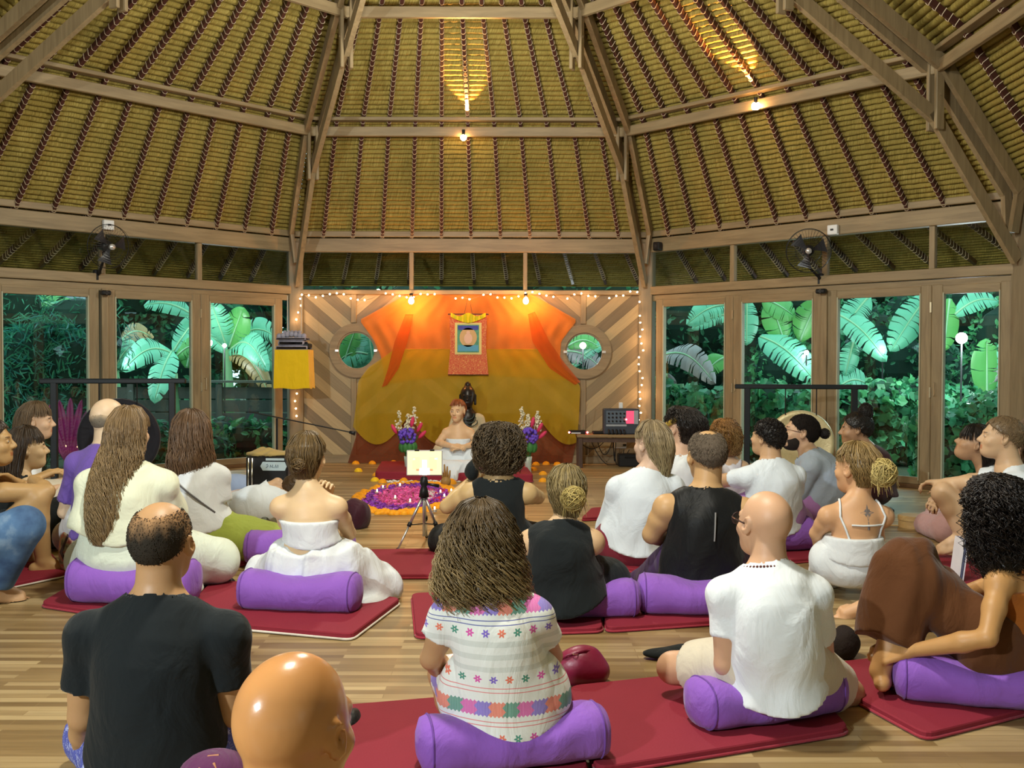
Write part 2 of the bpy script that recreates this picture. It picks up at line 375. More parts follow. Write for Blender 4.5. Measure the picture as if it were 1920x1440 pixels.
def back():
    R=empty('wall_back',(X0,YB,0),0,kind='structure')
    verts=[];faces=[];tone=[];uvs=[];zt=2.06
    w=.125
    for i in range(6):
        xa,xb=studs[i],studs[i+1]; s=-1 if i%2==0 else 1; dr=np.array([1,s*.86]); dr/=np.linalg.norm(dr); n=np.array([-dr[1],dr[0]])
        cor=[np.array(q) for q in((xa,0),(xb,0),(xb,zt),(xa,zt))]; o=[c@n for c in cor]
        j0=int(min(o)/w)-1
        for j in range(j0,int(max(o)/w)+2):
            p=clip(clip(cor,n,(j+1)*w-.002),-n,-j*w)
            if len(p)<3: continue
            seed=(j*7+i*13)%11; tn=.15+.25*random.random() if (j%2==(i//2)%2) else .6+.4*random.random()
            # subdivide by holes: cut into strips along dr and drop those within the hole
            us=[q@dr for q in p]; st=np.arange(min(us),max(us)+.03,.03)
            for ua,ub in zip(st[:-1],st[1:]):
                pp=clip(clip(p,dr,ub),-dr,-ua)
                if len(pp)<3: continue
                c=sum(pp)/len(pp)
                if any((c[0]-h[0])**2+(c[1]-h[1])**2<(HR+.02)**2 for h in holes): continue
                b=len(verts); verts+= [(q[0],0,q[1]) for q in pp]; faces.append(tuple(range(b,b+len(pp)))); tone+=[tn]*len(pp); uvs+=[(q@dr+seed,q@n*1.) for q in pp]
    o=obj('chevron_boarding',verts,faces,CHEV,R); 
    a=o.data.color_attributes.new('tone','FLOAT_COLOR','POINT'); a.data.foreach_set('color',np.repeat(np.array(tone,np.float32),4))
    ul=o.data.uv_layers.new(name='UVMap'); idx=np.zeros(len(o.data.loops),np.int32); o.data.loops.foreach_get('vertex_index',idx); ul.data.foreach_set('uv',np.array(uvs,np.float32)[idx].ravel())
    for i,x in enumerate(studs):
        for h in holes: pass
        if i in(1,5):
            hx,hz=holes[0 if i==1 else 1]
            MB().box((x,-.01,(hz-.34)/2),(.065,.05,hz-.34),bev=.003).build('stud',wz,R); MB().box((x,-.01,(hz+.34+2.06)/2),(.065,.05,2.06-hz-.34),bev=.003).build('stud',wz,R)
        else: MB().box((x,-.01,1.03),(.065 if i not in(0,6) else .09,.05,2.06),bev=.003).build('stud',wz,R)
    MB().box((S/2,-.01,2.085),(S,.10,.055),bev=.005).build('header_beam',wx,R)
    bk=MB()
    def ringq(x0,x1,hx,hz):
        n=48; P=[(hx+(HR-.01)*math.cos(2*math.pi*j/n),.02,hz+(HR-.01)*math.sin(2*math.pi*j/n)) for j in range(n)]; Q=[]
        for j in range(n):
            c_,s_=math.cos(2*math.pi*j/n),math.sin(2*math.pi*j/n); k_=.45/max(abs(c_),abs(s_)); Q.append((hx+c_*k_,.02,hz+s_*k_))
        bk.add(P+Q,[(j,(j+1)%n,n+(j+1)%n,n+j) for j in range(n)])
        bk.box(((x0+x1)/2,.02,(hz-.45)/2),(x1-x0,.004,hz-.45)).box(((x0+x1)/2,.02,(hz+.45+zt)/2),(x1-x0,.004,zt-hz-.45))
        for a_,b_ in((x0,hx-.45),(hx+.45,x1)):
            if b_>a_: bk.box(((a_+b_)/2,.02,hz),(b_-a_,.004,.9))
    ringq(0,S/2,*holes[0]); ringq(S/2,S,*holes[1]); bk.build('backing_board',mat('dark_backing_board',(.06,.045,.025),.8),R)
    MB().box((S/2,-.03,.05),(S,.04,.10),bev=.004).build('base_rail',wx,R)
    for x in(1.425,2.81): MB().box((x,-.01,2.34),(.05,.07,.46),bev=.004).build('mullion',wz,R)
    for x0,x1 in((.09,1.4),(1.45,2.785),(2.835,4.21)):
        WIN[0]+=1; w=empty('window_%d'%WIN[0],(X0,YB,0),0,kind='structure'); MB().box(((x0+x1)/2,0,2.34),(x1-x0,.006,.46)).build('pane',TGLASS,w)
    for hx,hz in holes:
        WIN[0]+=1; w=empty('window_%d'%WIN[0],(X0+hx,YB,hz),0,kind='structure')
        Rx=[[1,0,0],[0,0,-1],[0,1,0]]
        MB().lathe([(.235,.05),(.235,-.0),(.30,-.0),(.325,.02),(.325,.05),(.235,.05)],n=64,R=Rx).build('window_frame',wx,w,False)
        MB().lathe([(.26,.0),(.335,.0),(.335,.035),(.26,.035)],n=64,R=Rx).build('outer_ring',wx,w)
        MB().lathe([(.215,.03),(.215,-.01),(.245,-.01),(.245,.03),(.215,.03)],n=64,R=Rx).build('sash_ring',wx,w)
        MB().lathe([(0.0005,.0),(.22,.0)],n=48,R=Rx).build('pane',GLASS,w)
        for sg in(-1,1): MB().box((sg*.235,-.055,0),(.045,.012,.03),bev=.003).build('pivot_plate',mat('steel_plate',(.8,.8,.78),.3,.6),w)
back()
# ---------------------------------------------------------------- garden
def leafmat(name,rough=.45):
    t=NT(name); v=t.n('ShaderNodeVertexColor',layer_name='tone').outputs[0]; t.col(v); t.set(Roughness=rough); t.b.inputs['Specular IOR Level'].default_value=.5
    tr=t.n('ShaderNodeBsdfTranslucent',inp={0:v}); mx=t.n('ShaderNodeMixShader',inp={0:.3,1:t.b.outputs[0],2:tr.outputs[0]}); t.l(mx.outputs[0],t.out.inputs[0]); return t.m
LEAF=leafmat('garden_leaf'); BARK=mat('garden_bark',(.09,.075,.05),.8,bump=.5)
SHAPES={'oval':[(-.5,0,0),(-.2,.24,.06),(.2,.22,.06),(.5,0,-.05),(.2,-.22,.06),(-.2,-.24,.06)],
 'ivy':[(-.35,0,0),(-.42,.30,.03),(.05,.48,.03),(.5,0,-.08),(.05,-.48,.03),(-.42,-.30,.03)],
 'blade':[(-.5,0,0),(-.2,.06,.03),(.2,.06,.0),(.5,0,-.12),(.2,-.06,.0),(-.2,-.06,.03)]}
def leaves(name,C,N,size,shape,cols,parent,dirs=None,tilt=.6):
    n=len(C); T=np.array(SHAPES[shape]); N=N+RNG.normal(0,tilt,(n,3)); N/=np.linalg.norm(N,axis=1)[:,None]
    d=RNG.normal(0,1,(n,3)) if dirs is None else dirs+RNG.normal(0,.35,(n,3)); 
    d-=N*(d*N).sum(1)[:,None]; d/=np.linalg.norm(d,axis=1)[:,None]+1e-9; s=np.cross(N,d)
    sz=size*RNG.uniform(.6,1.25,(n,1,1))
    P=C[:,None,:]+sz*(T[None,:,0:1]*d[:,None]+T[None,:,1:2]*s[:,None]+T[None,:,2:3]*N[:,None])
    base=np.arange(n)[:,None]*6; F=np.concatenate([base+np.array([0,1,2,3]),base+np.array([0,3,4,5])])
    o=obj(name,P.reshape(-1,3),F,LEAF,parent)
    ci=RNG.random(n); cols=np.array(cols); k=(ci*len(cols)).astype(int); c=cols[k]*RNG.uniform(.7,1.3,(n,1))
    attr(o,'tone',0); a=np.ones((n,6,4),np.float32); a[:,:,:3]=c[:,None,:]; o.data.color_attributes['tone'].data.foreach_set('color',a.ravel())
    return o
def blobcloud(cs,rs,n,low=-1.):
    C=[];N=[]
    cs=np.array(cs,float);rs=np.array(rs,float); w=(rs**2).sum(1); w/=w.sum()
    k=RNG.choice(len(cs),n,p=w); v=RNG.normal(0,1,(n,3)); v/=np.linalg.norm(v,axis=1)[:,None]
    C=cs[k]+v*rs[k]*RNG.uniform(.82,1.08,(n,1)); return C,v
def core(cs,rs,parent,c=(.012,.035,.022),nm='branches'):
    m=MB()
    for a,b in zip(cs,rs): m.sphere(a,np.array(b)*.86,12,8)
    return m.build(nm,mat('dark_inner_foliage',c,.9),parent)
gd=D.objects; g=obj('ground',[(-30,-14,-.14),(30,-14,-.14),(30,34,-.14),(-30,34,-.14)],[(0,1,2,3)],mat('garden_soil',(.035,.05,.025),.9,var=.4,scale=2)); tag(g,kind='structure')
GR=[(.03,.17,.07),(.045,.24,.10),(.07,.33,.16),(.11,.40,.16)]
def onscreen(pxs,d): return [W(x,y,d) for x,y in pxs]
def hedge(name,label,px0,px1,ytop,d,n,size,shape,cols,cat='hedge',thick=.45,rag=.1,zb=-.14,grp=None):
    a=W(px0,ytop,d); b=W(px1,ytop,d); root=empty(name,((a[0]+b[0])/2,(a[1]+b[1])/2,zb),0,label,cat,grp); o0=np.array(root.location)
    L=b[0]-a[0]; m=max(2,int(L/.5)); cs=[];rs=[]
    for i in range(m+1):
        zt=W(0,ytop,d)[2]+random.uniform(-rag,rag)
        for zz in np.arange(zb+.3,zt-.2,.42):
            cs.append(np.array([a[0]+L*i/m,a[1]+random.uniform(-.12,.12),zz])-o0); rs.append((.34,thick,.33))
        cs.append(np.array([a[0]+L*i/m,a[1],zt-.25])-o0); rs.append((.36,thick,.27))
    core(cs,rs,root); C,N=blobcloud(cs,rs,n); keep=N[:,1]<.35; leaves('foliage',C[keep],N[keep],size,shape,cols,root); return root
hedge('ivy_hedge','dense waist-high ivy hedge outside the right-hand glass doors',1225,1800,722,13.4,9000,.13,'ivy',GR,thick=.5)
hedge('ivy_hedge','ivy hedge rising to the right outside the rightmost glass door',1765,2080,760,10.9,5200,.11,'ivy',GR,thick=.45,rag=.15)
hedge('garden_shrub','low broad-leaved shrubs in front of the garden fence on the left',410,520,790,13.2,900,.12,'oval',[(.05,.26,.10),(.04,.18,.09),(.10,.34,.12)],cat='shrub',thick=.3)
hedge('garden_shrub','shrubs below the leftmost doors, behind the dark gong',170,385,800,12.8,1500,.11,'oval',[(.03,.16,.08),(.04,.20,.10)],cat='shrub',thick=.3)
# fence beyond the left doors
r=empty('garden_fence',W(400,760,14.6)*[1,1,0]+[0,0,-.14],0,'dark horizontal board fence standing in the garden beyond the left doors','fence')
m=MB()
for i in range(5): m.box((0,0,.15+i*.19),(5.2,.03,.17),bev=.004)
m.build('board_panel',mat('dark_fence_boards',(.10,.11,.095),.8,bump=.4),r)
for x in(-2.5,-1.2,.1,1.4,2.5): MB().box((x,-.04,.52),(.09,.06,1.04)).build('post',mat('dark_fence_boards',(.10,.11,.095)),r)
MB().box((0,-.02,1.08),(5.3,.14,.035)).build('cap_rail',mat('grey_cap_rail',(.12,.14,.12),.6),r)
# tree masses
def tree(label,px,py,d,rad,n,size,shape,cols,blobs=7,cat='tree',name='dense_tree',trunk=True,grp='trees behind the pavilion',squash=1.):
    c=W(px,py,d); root=empty(name,(c[0],c[1],-.14),0,label,cat,grp); cs=[];rs=[]
    for i in range(blobs):
        v=RNG.normal(0,1,3); v/=np.linalg.norm(v); q=v*rad*.6*np.array([1,.5,squash]); cs.append(np.array([q[0],q[1],c[2]+.14+q[2]])); r_=rad*random.uniform(.42,.62); rs.append((r_,r_*.8,r_*min(1,squash)))
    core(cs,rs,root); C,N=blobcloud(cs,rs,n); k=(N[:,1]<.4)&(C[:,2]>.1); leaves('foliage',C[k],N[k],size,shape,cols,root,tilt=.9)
    if trunk: MB().tube([(0,0,0),(.08,.05,c[2]*.5),(0,0,c[2])],[.14,.1,.05],7).build('trunk',BARK,root,True)
DK=[(.022,.12,.055),(.035,.18,.08),(.055,.24,.10)]; MD=[(.05,.24,.10),(.08,.33,.13),(.11,.40,.15)]
for i,(px,py,d,rad,n,sz,cc,lb) in enumerate([
 (60,640,12.6,1.15,3600,.13,[(.05,.25,.14),(.08,.34,.2)],'tall leafy bush pressing against the leftmost glass door'),
 (300,560,18.5,1.7,2600,.16,DK,'dark tree seen between the banana leaves on the left'),
 (470,540,19,1.6,2400,.16,DK,'dark tree above the fence next to the left corner post'),
 (180,700,19,1.5,1500,.16,DK,'dark shrubby tree behind the left gong frame'),
 (640,640,19,1.5,1300,.15,DK,'dark tree seen through the left round window'),
 (880,560,19,2.0,900,.16,DK,'dark tree behind the middle of the back wall'),
 (1110,640,19,1.6,1600,.15,DK,'dark tree seen through the right round window'),
 (1290,600,16.8,1.3,3000,.13,[(.03,.15,.07),(.04,.2,.09)],'creeper-covered tree in the first right-hand door'),
 (1450,620,17.5,1.4,2600,.13,MD,'mid-green tree behind the drooping banana leaf'),
 (1500,740,15.6,.9,1400,.12,MD,'round bush just above the ivy behind the gold gong'),
 (1680,680,16.5,1.3,2800,.13,DK,'dark tree between the two banana plants on the right'),
 (1720,560,19,1.6,2000,.14,DK,'dark tree high in the third right-hand door'),
 (1900,700,14.5,1.1,2600,.12,MD,'leafy tree behind the ivy in the rightmost door'),
 (-40,560,16,1.6,1800,.14,MD,'pale tree behind the leafy bush at the left edge'),
 (1560,520,21,2.2,1800,.16,DK,'far dark tree just under the right eave'),
 ]): tree(lb,px,py,d,rad,n,sz,'oval' if i else 'blade',cc)
tree('feathery bamboo-like bush filling the leftmost door',60,720,11.6,.9,5200,.15,'blade',[(.05,.27,.15),(.09,.38,.22),(.07,.33,.27)],name='bamboo_bush',cat='bush',grp=None)
# far wall of jungle so that nothing but foliage and a little sky is seen
def jungle():
    root=empty('jungle_backdrop',(0,22,-.14),0,'dark wall of far jungle foliage closing off the garden','jungle',kind='stuff'); cs=[];rs=[]
    for x in np.arange(-17,18,1.5):
        for z in(.8,2.2,3.6):
            if x>8.2 and x<12 and z>2: continue
            cs.append((x+random.uniform(-.4,.4),random.uniform(-.5,.5)+abs(x)*-.16,z)); rs.append((1.15,.6,1.05))
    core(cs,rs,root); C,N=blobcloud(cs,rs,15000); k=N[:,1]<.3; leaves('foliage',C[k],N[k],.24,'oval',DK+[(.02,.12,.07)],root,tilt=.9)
jungle()
def jungle_side(label,pts):
    root=empty('jungle_backdrop',(pts[0][0],pts[0][1],-.14),0,label,'jungle',kind='stuff'); o=np.array([pts[0][0],pts[0][1],-.14]); cs=[];rs=[]
    for x,y in pts:
        for z in(.9,2.4,3.9): cs.append(np.array([x+random.uniform(-.3,.3),y+random.uniform(-.3,.3),z])-o); rs.append((1.25,1.25,1.1))
    core(cs,rs,root); C,N=blobcloud(cs,rs,2600); leaves('foliage',C,N,.24,'oval',DK,root,tilt=.9)
jungle_side('dark foliage closing off the garden behind the photographer',[(x,-15.5) for x in np.arange(-13,14,1.9)])
jungle_side('dark foliage closing off the garden far to the left',[(-13.5,y) for y in np.arange(-11.5,17,1.9)])
jungle_side('dark foliage closing off the garden far to the right',[(13.8,y) for y in np.arange(-11.5,15,1.9)])
# banana plants
def bleaf(a,b,w,arch=.25,face=(0,-1,.3),col=(.10,.52,.36),seed=0,slits=9,droop=.3):
    """one banana leaf blade from a to b"""
    rn=random.Random(seed); a=np.array(a,float);b=np.array(b,float);L=np.linalg.norm(b-a);n=22
    f=np.array(face,float); d=(b-a)/L; s=np.cross(d,f); s/=np.linalg.norm(s); nn=np.cross(s,d)
    sl={rn.randint(3,n-2):rn.uniform(.25,.85) for _ in range(slits)}; sr={rn.randint(3,n-2):rn.uniform(.25,.85) for _ in range(slits)}
    m=MB()
    for side,ss in((1,sl),(-1,sr)):
        off=0.
        for i in range(n):
            t0,t1=i/n,(i+1)/n; 
            def C(t): return a+(b-a)*t+np.array([0,0,1])*arch*L*math.sin(math.pi*min(t*.95+.02,1))-np.array([0,0,1])*droop*L*t*t*.2
            def Wd(t): return w*.5*(max(0,math.sin(math.pi*min(1,(t*.96+.04))))**.55)
            g0=ss.get(i,0)*.06 ; off=off*.6+rn.uniform(-.02,.02)*L*.3
            P=[C(t0),C(t0)+s*side*Wd(t0+.0)*.5+nn*(.02*L),C(t0)+s*side*Wd(t0)-nn*(.06*w+off)+d*.04*L, C(t1)+s*side*Wd(t1)*(1-0)-nn*(.06*w+off)+d*(.04*L-g0*L), C(t1)+s*side*Wd(t1)*.5+nn*(.02*L)-d*g0*.4*L, C(t1)]
            m.add(P,[(0,1,4,5),(1,2,3,4)] if side>0 else [(5,4,1,0),(4,3,2,1)])
    rib=MB(); rib.tube([a+(b-a)*t+np.array([0,0,1])*(arch*L*math.sin(math.pi*min(t*.95+.02,1))-droop*L*t*t*.2)+nn*.006 for t in np.linspace(-.0,.98,12)],np.linspace(.018,.004,12),5)
    return m,rib,col
def bmat(c,nm): return mat(nm,c,.35,var=.22,scale=3,spec=.5,trans=0.)
BM={'teal':bmat((.15,.50,.31),'banana_leaf_blue_green'),'green':bmat((.12,.40,.10),'banana_leaf_fresh_green'),'dry':bmat((.30,.27,.26),'banana_leaf_withered'),'brown':bmat((.35,.24,.10),'banana_leaf_brown')}
RIBM=mat('banana_midrib',(.35,.6,.35),.4)
def banana(label,px,py,d,lv,stem=True,pseed=0):
    c=W(px,py,d); root=empty('banana_plant',(c[0],c[1],-.14),0,label,'banana plant','banana plants in the garden')
    if stem: MB().tube([(0,0,0),(.03,0,(c[2]+.14)*.5),(0,0,c[2]+.14)],[.11,.09,.06],9).build('stem',mat('banana_stem',(.14,.30,.14),.5,var=.3),root,True)
    for i,(x0,y0,x1,y1,w,arch,k,*dd) in enumerate(lv):
        dz=dd[0] if dd else 0
        a=W(x0,y0,d)-[c[0],c[1],-.14]; b=W(x1,y1,d+dz)-[c[0],c[1],-.14]
        m,rb,_=bleaf(a,b,w,arch,col=0,seed=pseed+i,slits=12 if k!='green' else 5)
        l=m.build('leaf',BM[k],root,True); rb.build('midrib',RIBM,l,True)
banana('banana plant with drooping blue-green leaves beside the left corner post',425,655,15.5,[(425,650,395,560,.42,0,'teal',-.6),(430,650,455,575,.46,0,'green',-.4),(435,645,530,640,.42,.28,'teal'),(430,660,500,690,.42,.3,'teal',-.5),(440,650,530,700,.36,.22,'teal',.3),(425,660,345,600,.35,.1,'teal',.4),(430,668,505,735,.34,.25,'brown',-.3)])
banana('banana plant with arching leaves behind the second left-hand door',325,700,14.6,[(325,665,232,690,.42,.25,'teal',-.4),(325,660,380,580,.34,.05,'teal',.3),(322,660,290,745,.40,.1,'teal',-.6),(360,590,272,568,.30,.12,'teal'),(328,672,385,650,.3,.2,'green'),(350,690,360,640,.34,0,'green')],pseed=20)
banana('banana plant with a curled brown leaf at the second left door',215,690,15,[(215,690,250,640,.40,.05,'teal',-.3),(212,700,220,635,.42,.0,'teal'),(212,660,285,630,.3,.3,'brown')],pseed=31)
banana('pale banana leaves above the leafy bush in the leftmost door',130,640,14,[(60,560,170,640,.44,.12,'green'),(100,600,170,650,.40,.15,'teal',-.3),(95,570,165,600,.26,.1,'teal'),(20,560,80,640,.5,.1,'green')],pseed=41)
banana('banana leaves filling the left round window',655,690,14.2,[(640,700,668,610,.40,.05,'green'),(700,690,690,610,.45,0,'teal'),(690,665,620,690,.4,.2,'teal'),(700,690,640,715,.42,.1,'teal')],pseed=51)
banana('banana plant with a grey withered leaf in the right round window',1075,690,14.8,[(1065,650,1125,650,.26,.22,'green'),(1055,660,1130,690,.36,.15,'dry'),(1070,690,1140,640,.2,.1,'teal')],pseed=61)
banana('banana plant with a large withered grey leaf in the first right-hand door',1275,720,14.3,[(1242,668,1338,712,.42,.22,'dry',-.4),(1250,700,1250,740,.3,0,'dry'),(1370,572,1290,602,.36,.12,'teal'),(1372,590,1300,612,.26,.1,'teal'),(1360,670,1320,700,.3,.1,'green')],pseed=71)
banana('banana plant with one large drooping leaf in the second right-hand door',1450,760,14.4,[(1425,632,1528,708,.50,.1,'teal',-.5),(1470,640,1445,560,.44,0,'green'),(1500,640,1535,560,.44,.05,'green',-.3),(1400,560,1400,640,.36,0,'teal'),(1430,560,1490,590,.4,.05,'green')],pseed=81)
banana('banana plant with two broad blue leaves in the third right-hand door',1640,780,14.4,[(1570,590,1660,668,.42,.1,'teal',-.3),(1742,552,1672,648,.46,.02,'teal'),(1630,555,1580,620,.40,.05,'teal'),(1560,740,1640,730,.4,.3,'teal'),(1600,640,1585,700,.3,0,'teal')],pseed=91)
banana('banana plant with upright broad leaves in the rightmost door',1860,760,13.6,[(1850,745,1850,632,.42,0,'green'),(1885,740,1893,625,.40,0,'teal'),(1780,560,1770,650,.36,0,'green'),(1790,590,1870,560,.3,.15,'teal'),(1880,560,1925,640,.35,.05,'green'),(1930,690,1855,718,.2,.25,'dry')],pseed=101)
# glowing globes added outdoors, standing in for lamp reflections in the glass
GLOBEW=mat('glowing_reflection_globe',(1,1,1),.4,var=0,emit=(.92,.97,1.),es=30)
for i,(px,py,d,r_,lb,pw) in enumerate([(1803,634,12.6,.07,'large bright garden lamp in the rightmost door',60),(1655,651,14.2,.03,'small white garden lamp between banana leaves in the third right door',3),(1512,661,14.0,.032,'small white garden lamp in the second right-hand door',3),(1093,648,14.0,.045,'white garden lamp seen in the right round window',10),(213,657,14.1,.04,'small garden lamp at the edge of the second left door',8),(392,643,14.8,.05,'garden lamp left of the banana plant by the corner post',10),(421,648,14.8,.03,'smaller garden lamp amid the banana stems by the corner post',5)]):
    c=W(px,py,d); rt_=empty('reflection_globe',(c[0],c[1],-.14),0,lb,'lamp','garden lamps'); MB().sphere((0,0,c[2]+.14),r_,14,10).build('globe',GLOBEW,rt_,True); MB().tube([(0,0,0),(0,0,c[2]+.14-r_)],.012,6).build('pole',mat('globe_pole',(.05,.05,.05),.5),rt_)
    lamp('reflection_globe_light','POINT',(c[0],c[1]-.15,c[2]+.0),pw,(.85,.95,1),.08)  # light added at each stand-in globe
r=empty('concrete_pillar',W(145,560,17)*[1,1,0],0,'pale grey utility pillar beyond the trees in the leftmost door','pillar'); MB().box((0,0,1.6),(.35,.3,3.5),bev=.02).build('shaft',mat('pale_concrete',(.45,.5,.55),.8,bump=.3),r)
# ---------------------------------------------------------------- distance-field body builder
def nz(v): v=np.asarray(v,float); return v/(np.linalg.norm(v)+1e-12)
def rc(P,a,b,ra,rb):
    a=np.asarray(a,np.float32);b=np.asarray(b,np.float32);ab=b-a;q=P-a;t=np.clip(q@ab/(ab@ab+1e-9),0,1)
    return np.sqrt(((q-t[:,None]*ab)**2).sum(1))-(ra+t*(rb-ra))
def ell(P,c,r,R=None):
    q=P-np.asarray(c,np.float32)
    if R is not None: q=q@np.asarray(R,np.float32)
    r=np.asarray(r,np.float32); a=np.sqrt(((q/r)**2).sum(1)); b=np.sqrt(((q/r**2)**2).sum(1))+1e-6
    return a*(a-1)/b
def seg(P,a,b,rxa,rya,rxb,ryb,X):
    a=np.asarray(a,np.float32);b=np.asarray(b,np.float32);ab=b-a;q=P-a;t=np.clip(q@ab/(ab@ab+1e-9),0,1);q=q-t[:,None]*ab
    x=q@X; y2=np.maximum((q**2).sum(1)-x*x,0); rx=rxa+t*(rxb-rxa); ry=rya+t*(ryb-rya)
    k0=np.sqrt((x/rx)**2+y2/ry**2); k1=np.sqrt((x/rx**2)**2+y2/ry**4)+1e-6
    return k0*(k0-1)/k1
def loft(P,pts,rs,X,k=.02):
    d=None
    for i in range(len(pts)-1):
        e=seg(P,pts[i],pts[i+1],rs[i][0],rs[i][1],rs[i+1][0],rs[i+1][1],X); d=e if d is None else smin(d,e,k)
    return d
def smin(a,b,k):
    h=np.maximum(k-np.abs(a-b),0)/k; return np.minimum(a,b)-h*h*k*.25
def near(P,c,R,fn,pad=.06):
    d=np.sqrt(((P-np.asarray(c,np.float32))**2).sum(1)); m=d<R; out=d-R+pad
    if m.any(): out[m]=fn(P[m])
    return out
def wr(P,amp,fr=14.,seed=0,ax=(1,1,.45)):
    q=P*np.asarray(ax,np.float32)*fr; s=seed*1.7
    a=np.sin(q@np.array([1.,.5,.9],np.float32)+s+1.6*np.sin(q@np.array([-.4,.8,.5],np.float32)*.7+s))
    b=np.sin(q@np.array([-.8,.9,.7],np.float32)*1.7+2*s+1.3*np.sin(q@np.array([.9,.3,-.6],np.float32)+s))
    return amp*(a*.6+b*.4)
def field(fn,lo,hi,h):
    lo=np.asarray(lo,float);hi=np.asarray(hi,float);c=np.ceil((hi-lo)/(4*h)).astype(int)+1
    g=[lo[i]+(np.arange(c[i])*4+1.5)*h for i in range(3)]
    Q=np.stack(np.meshgrid(*g,indexing='ij'),-1).reshape(-1,3).astype(np.float32); F0=fn(Q)
    F=np.broadcast_to(F0.reshape(c)[:,None,:,None,:,None],(c[0],4,c[1],4,c[2],4)).copy()
    m=np.abs(F0)<9*h; idx=np.argwhere(m.reshape(c))
    o=(np.stack(np.meshgrid(*[np.arange(4)]*3,indexing='ij'),-1).reshape(-1,3)-1.5)*h
    Pm=(Q[m][:,None,:]+o[None].astype(np.float32)).reshape(-1,3); val=np.empty(len(Pm),np.float32)
    for i in range(0,len(Pm),400000): val[i:i+400000]=fn(Pm[i:i+400000])
    val=val.reshape(-1,4,4,4); F=F.transpose(0,2,4,1,3,5); F[m.reshape(c)]=val; F=F.transpose(0,3,1,4,2,5).reshape(c*4)
    return F,lo
def snets(F,o,h):
    ins=F<0; n=np.array(F.shape); a=None
    acc=np.zeros((*(n-1),3),np.float32); cnt=np.zeros(n-1,np.float32)
    sl=lambda s,ax: tuple(slice(s[i],n[i]-1+s[i]) for i in range(3))
    for ax in range(3):
        for p in(0,1):
            for q in(0,1):
                s0=[0,0,0]; oth=[i for i in range(3) if i!=ax]; s0[oth[0]]=p; s0[oth[1]]=q; s1=list(s0); s1[ax]=1
                A=F[sl(s0,ax)];B=F[sl(s1,ax)]; c=(A<0)!=(B<0)
                if not c.any(): continue
                t=np.where(c,A/np.where(c,A-B,1),0)
                acc[...,ax]+=np.where(c,t,0); 
                if p: acc[...,oth[0]]+=c
                if q: acc[...,oth[1]]+=c
                cnt+=c
    act=cnt>0; ids=-np.ones(n-1,np.int64); ids[act]=np.arange(act.sum())
    V=acc[act]/cnt[act][:,None]+np.argwhere(act); V=V*h+o
    Fs=[]
    for ax in range(3):
        oth=[(ax+1)%3,(ax+2)%3]; s=[slice(1,n[i]-1) for i in range(3)]; s[ax]=slice(0,n[ax]-1); s2=list(s); s2[ax]=slice(1,n[ax])
        A=ins[tuple(s)];B=ins[tuple(s2)]; c=np.argwhere(A!=B); 
        if not len(c): continue
        sgn=A[tuple(c.T)]; c=c.copy(); c[:,oth[0]]+=1; c[:,oth[1]]+=1
        q=[]
        for du,dv in((0,0),(1,0),(1,1),(0,1)):
            e=c.copy(); e[:,oth[0]]-=du; e[:,oth[1]]-=dv; q.append(ids[tuple(e.T)])
        q=np.stack(q,1); q[~sgn]=q[~sgn][:,::-1]; Fs.append(q)
    return V,np.concatenate(Fs)
def sdfmesh(name,fn,lo,hi,h,mat_,parent,blocks=(),smooth=True):
    """one continuous surface, meshed finer inside the given blocks (centre, half size, cell)"""
    F,o=field(fn,lo,hi,h); V,Q=snets(F,o,h)
    for (c,r,hh) in blocks:
        c=np.asarray(c,float); r=np.asarray(r,float); ctr=V[Q].mean(1); inside=(np.abs(ctr-c)<r-h*1.2).all(1); Q=Q[~inside]
        F,o=field(fn,c-r,c+r,hh); V2,Q2=snets(F,o,hh); Q2=Q2+len(V); ctr=np.concatenate([V,V2])[Q2].mean(1); Q2=Q2[(np.abs(ctr-c)<r).all(1)]
        V=np.concatenate([V,V2]); Q=np.concatenate([Q,Q2])
    u,inv=np.unique(Q,return_inverse=True); V=V[u]; Q=inv.reshape(-1,4)
    return obj(name,V,Q,mat_,parent,smooth)
# ---------------------------------------------------------------- people
_pm={}
def tonemat(name,rough=.5,bump=0.,sheen=0.,sss=0.,spec=.3,bs=220):
    if name in _pm: return _pm[name]
    t=NT(name); v=t.n('ShaderNodeVertexColor',layer_name='tone').outputs[0]; n=t.noise(14,3,t.obj()); t.col(t.mix(1.,v,t.mix(n,(.9,.88,.87),(1.08,1.08,1.08)),'MULTIPLY')); t.set(Roughness=rough)
    t.b.inputs['Specular IOR Level'].default_value=spec
    if sss: t.b.inputs['Subsurface Weight'].default_value=sss; t.b.inputs['Subsurface Scale'].default_value=.012; t.b.inputs['Subsurface Radius'].default_value=(1,.35,.15)
    if bump: t.bump(t.noise(bs,3,t.obj()),.001,bump)
    _pm[name]=t.m; return t.m
CROP=tonemat('cropped_hair_stubble',.85,.9,bs=500,spec=.1); SKIN=tonemat('skin',.46,.25,0,.06,.4); SKINB=tonemat('shiny_bald_skin',.27,.1,0,.05,.5); HAIR=tonemat('hair',.42,.0,0,0,.45)
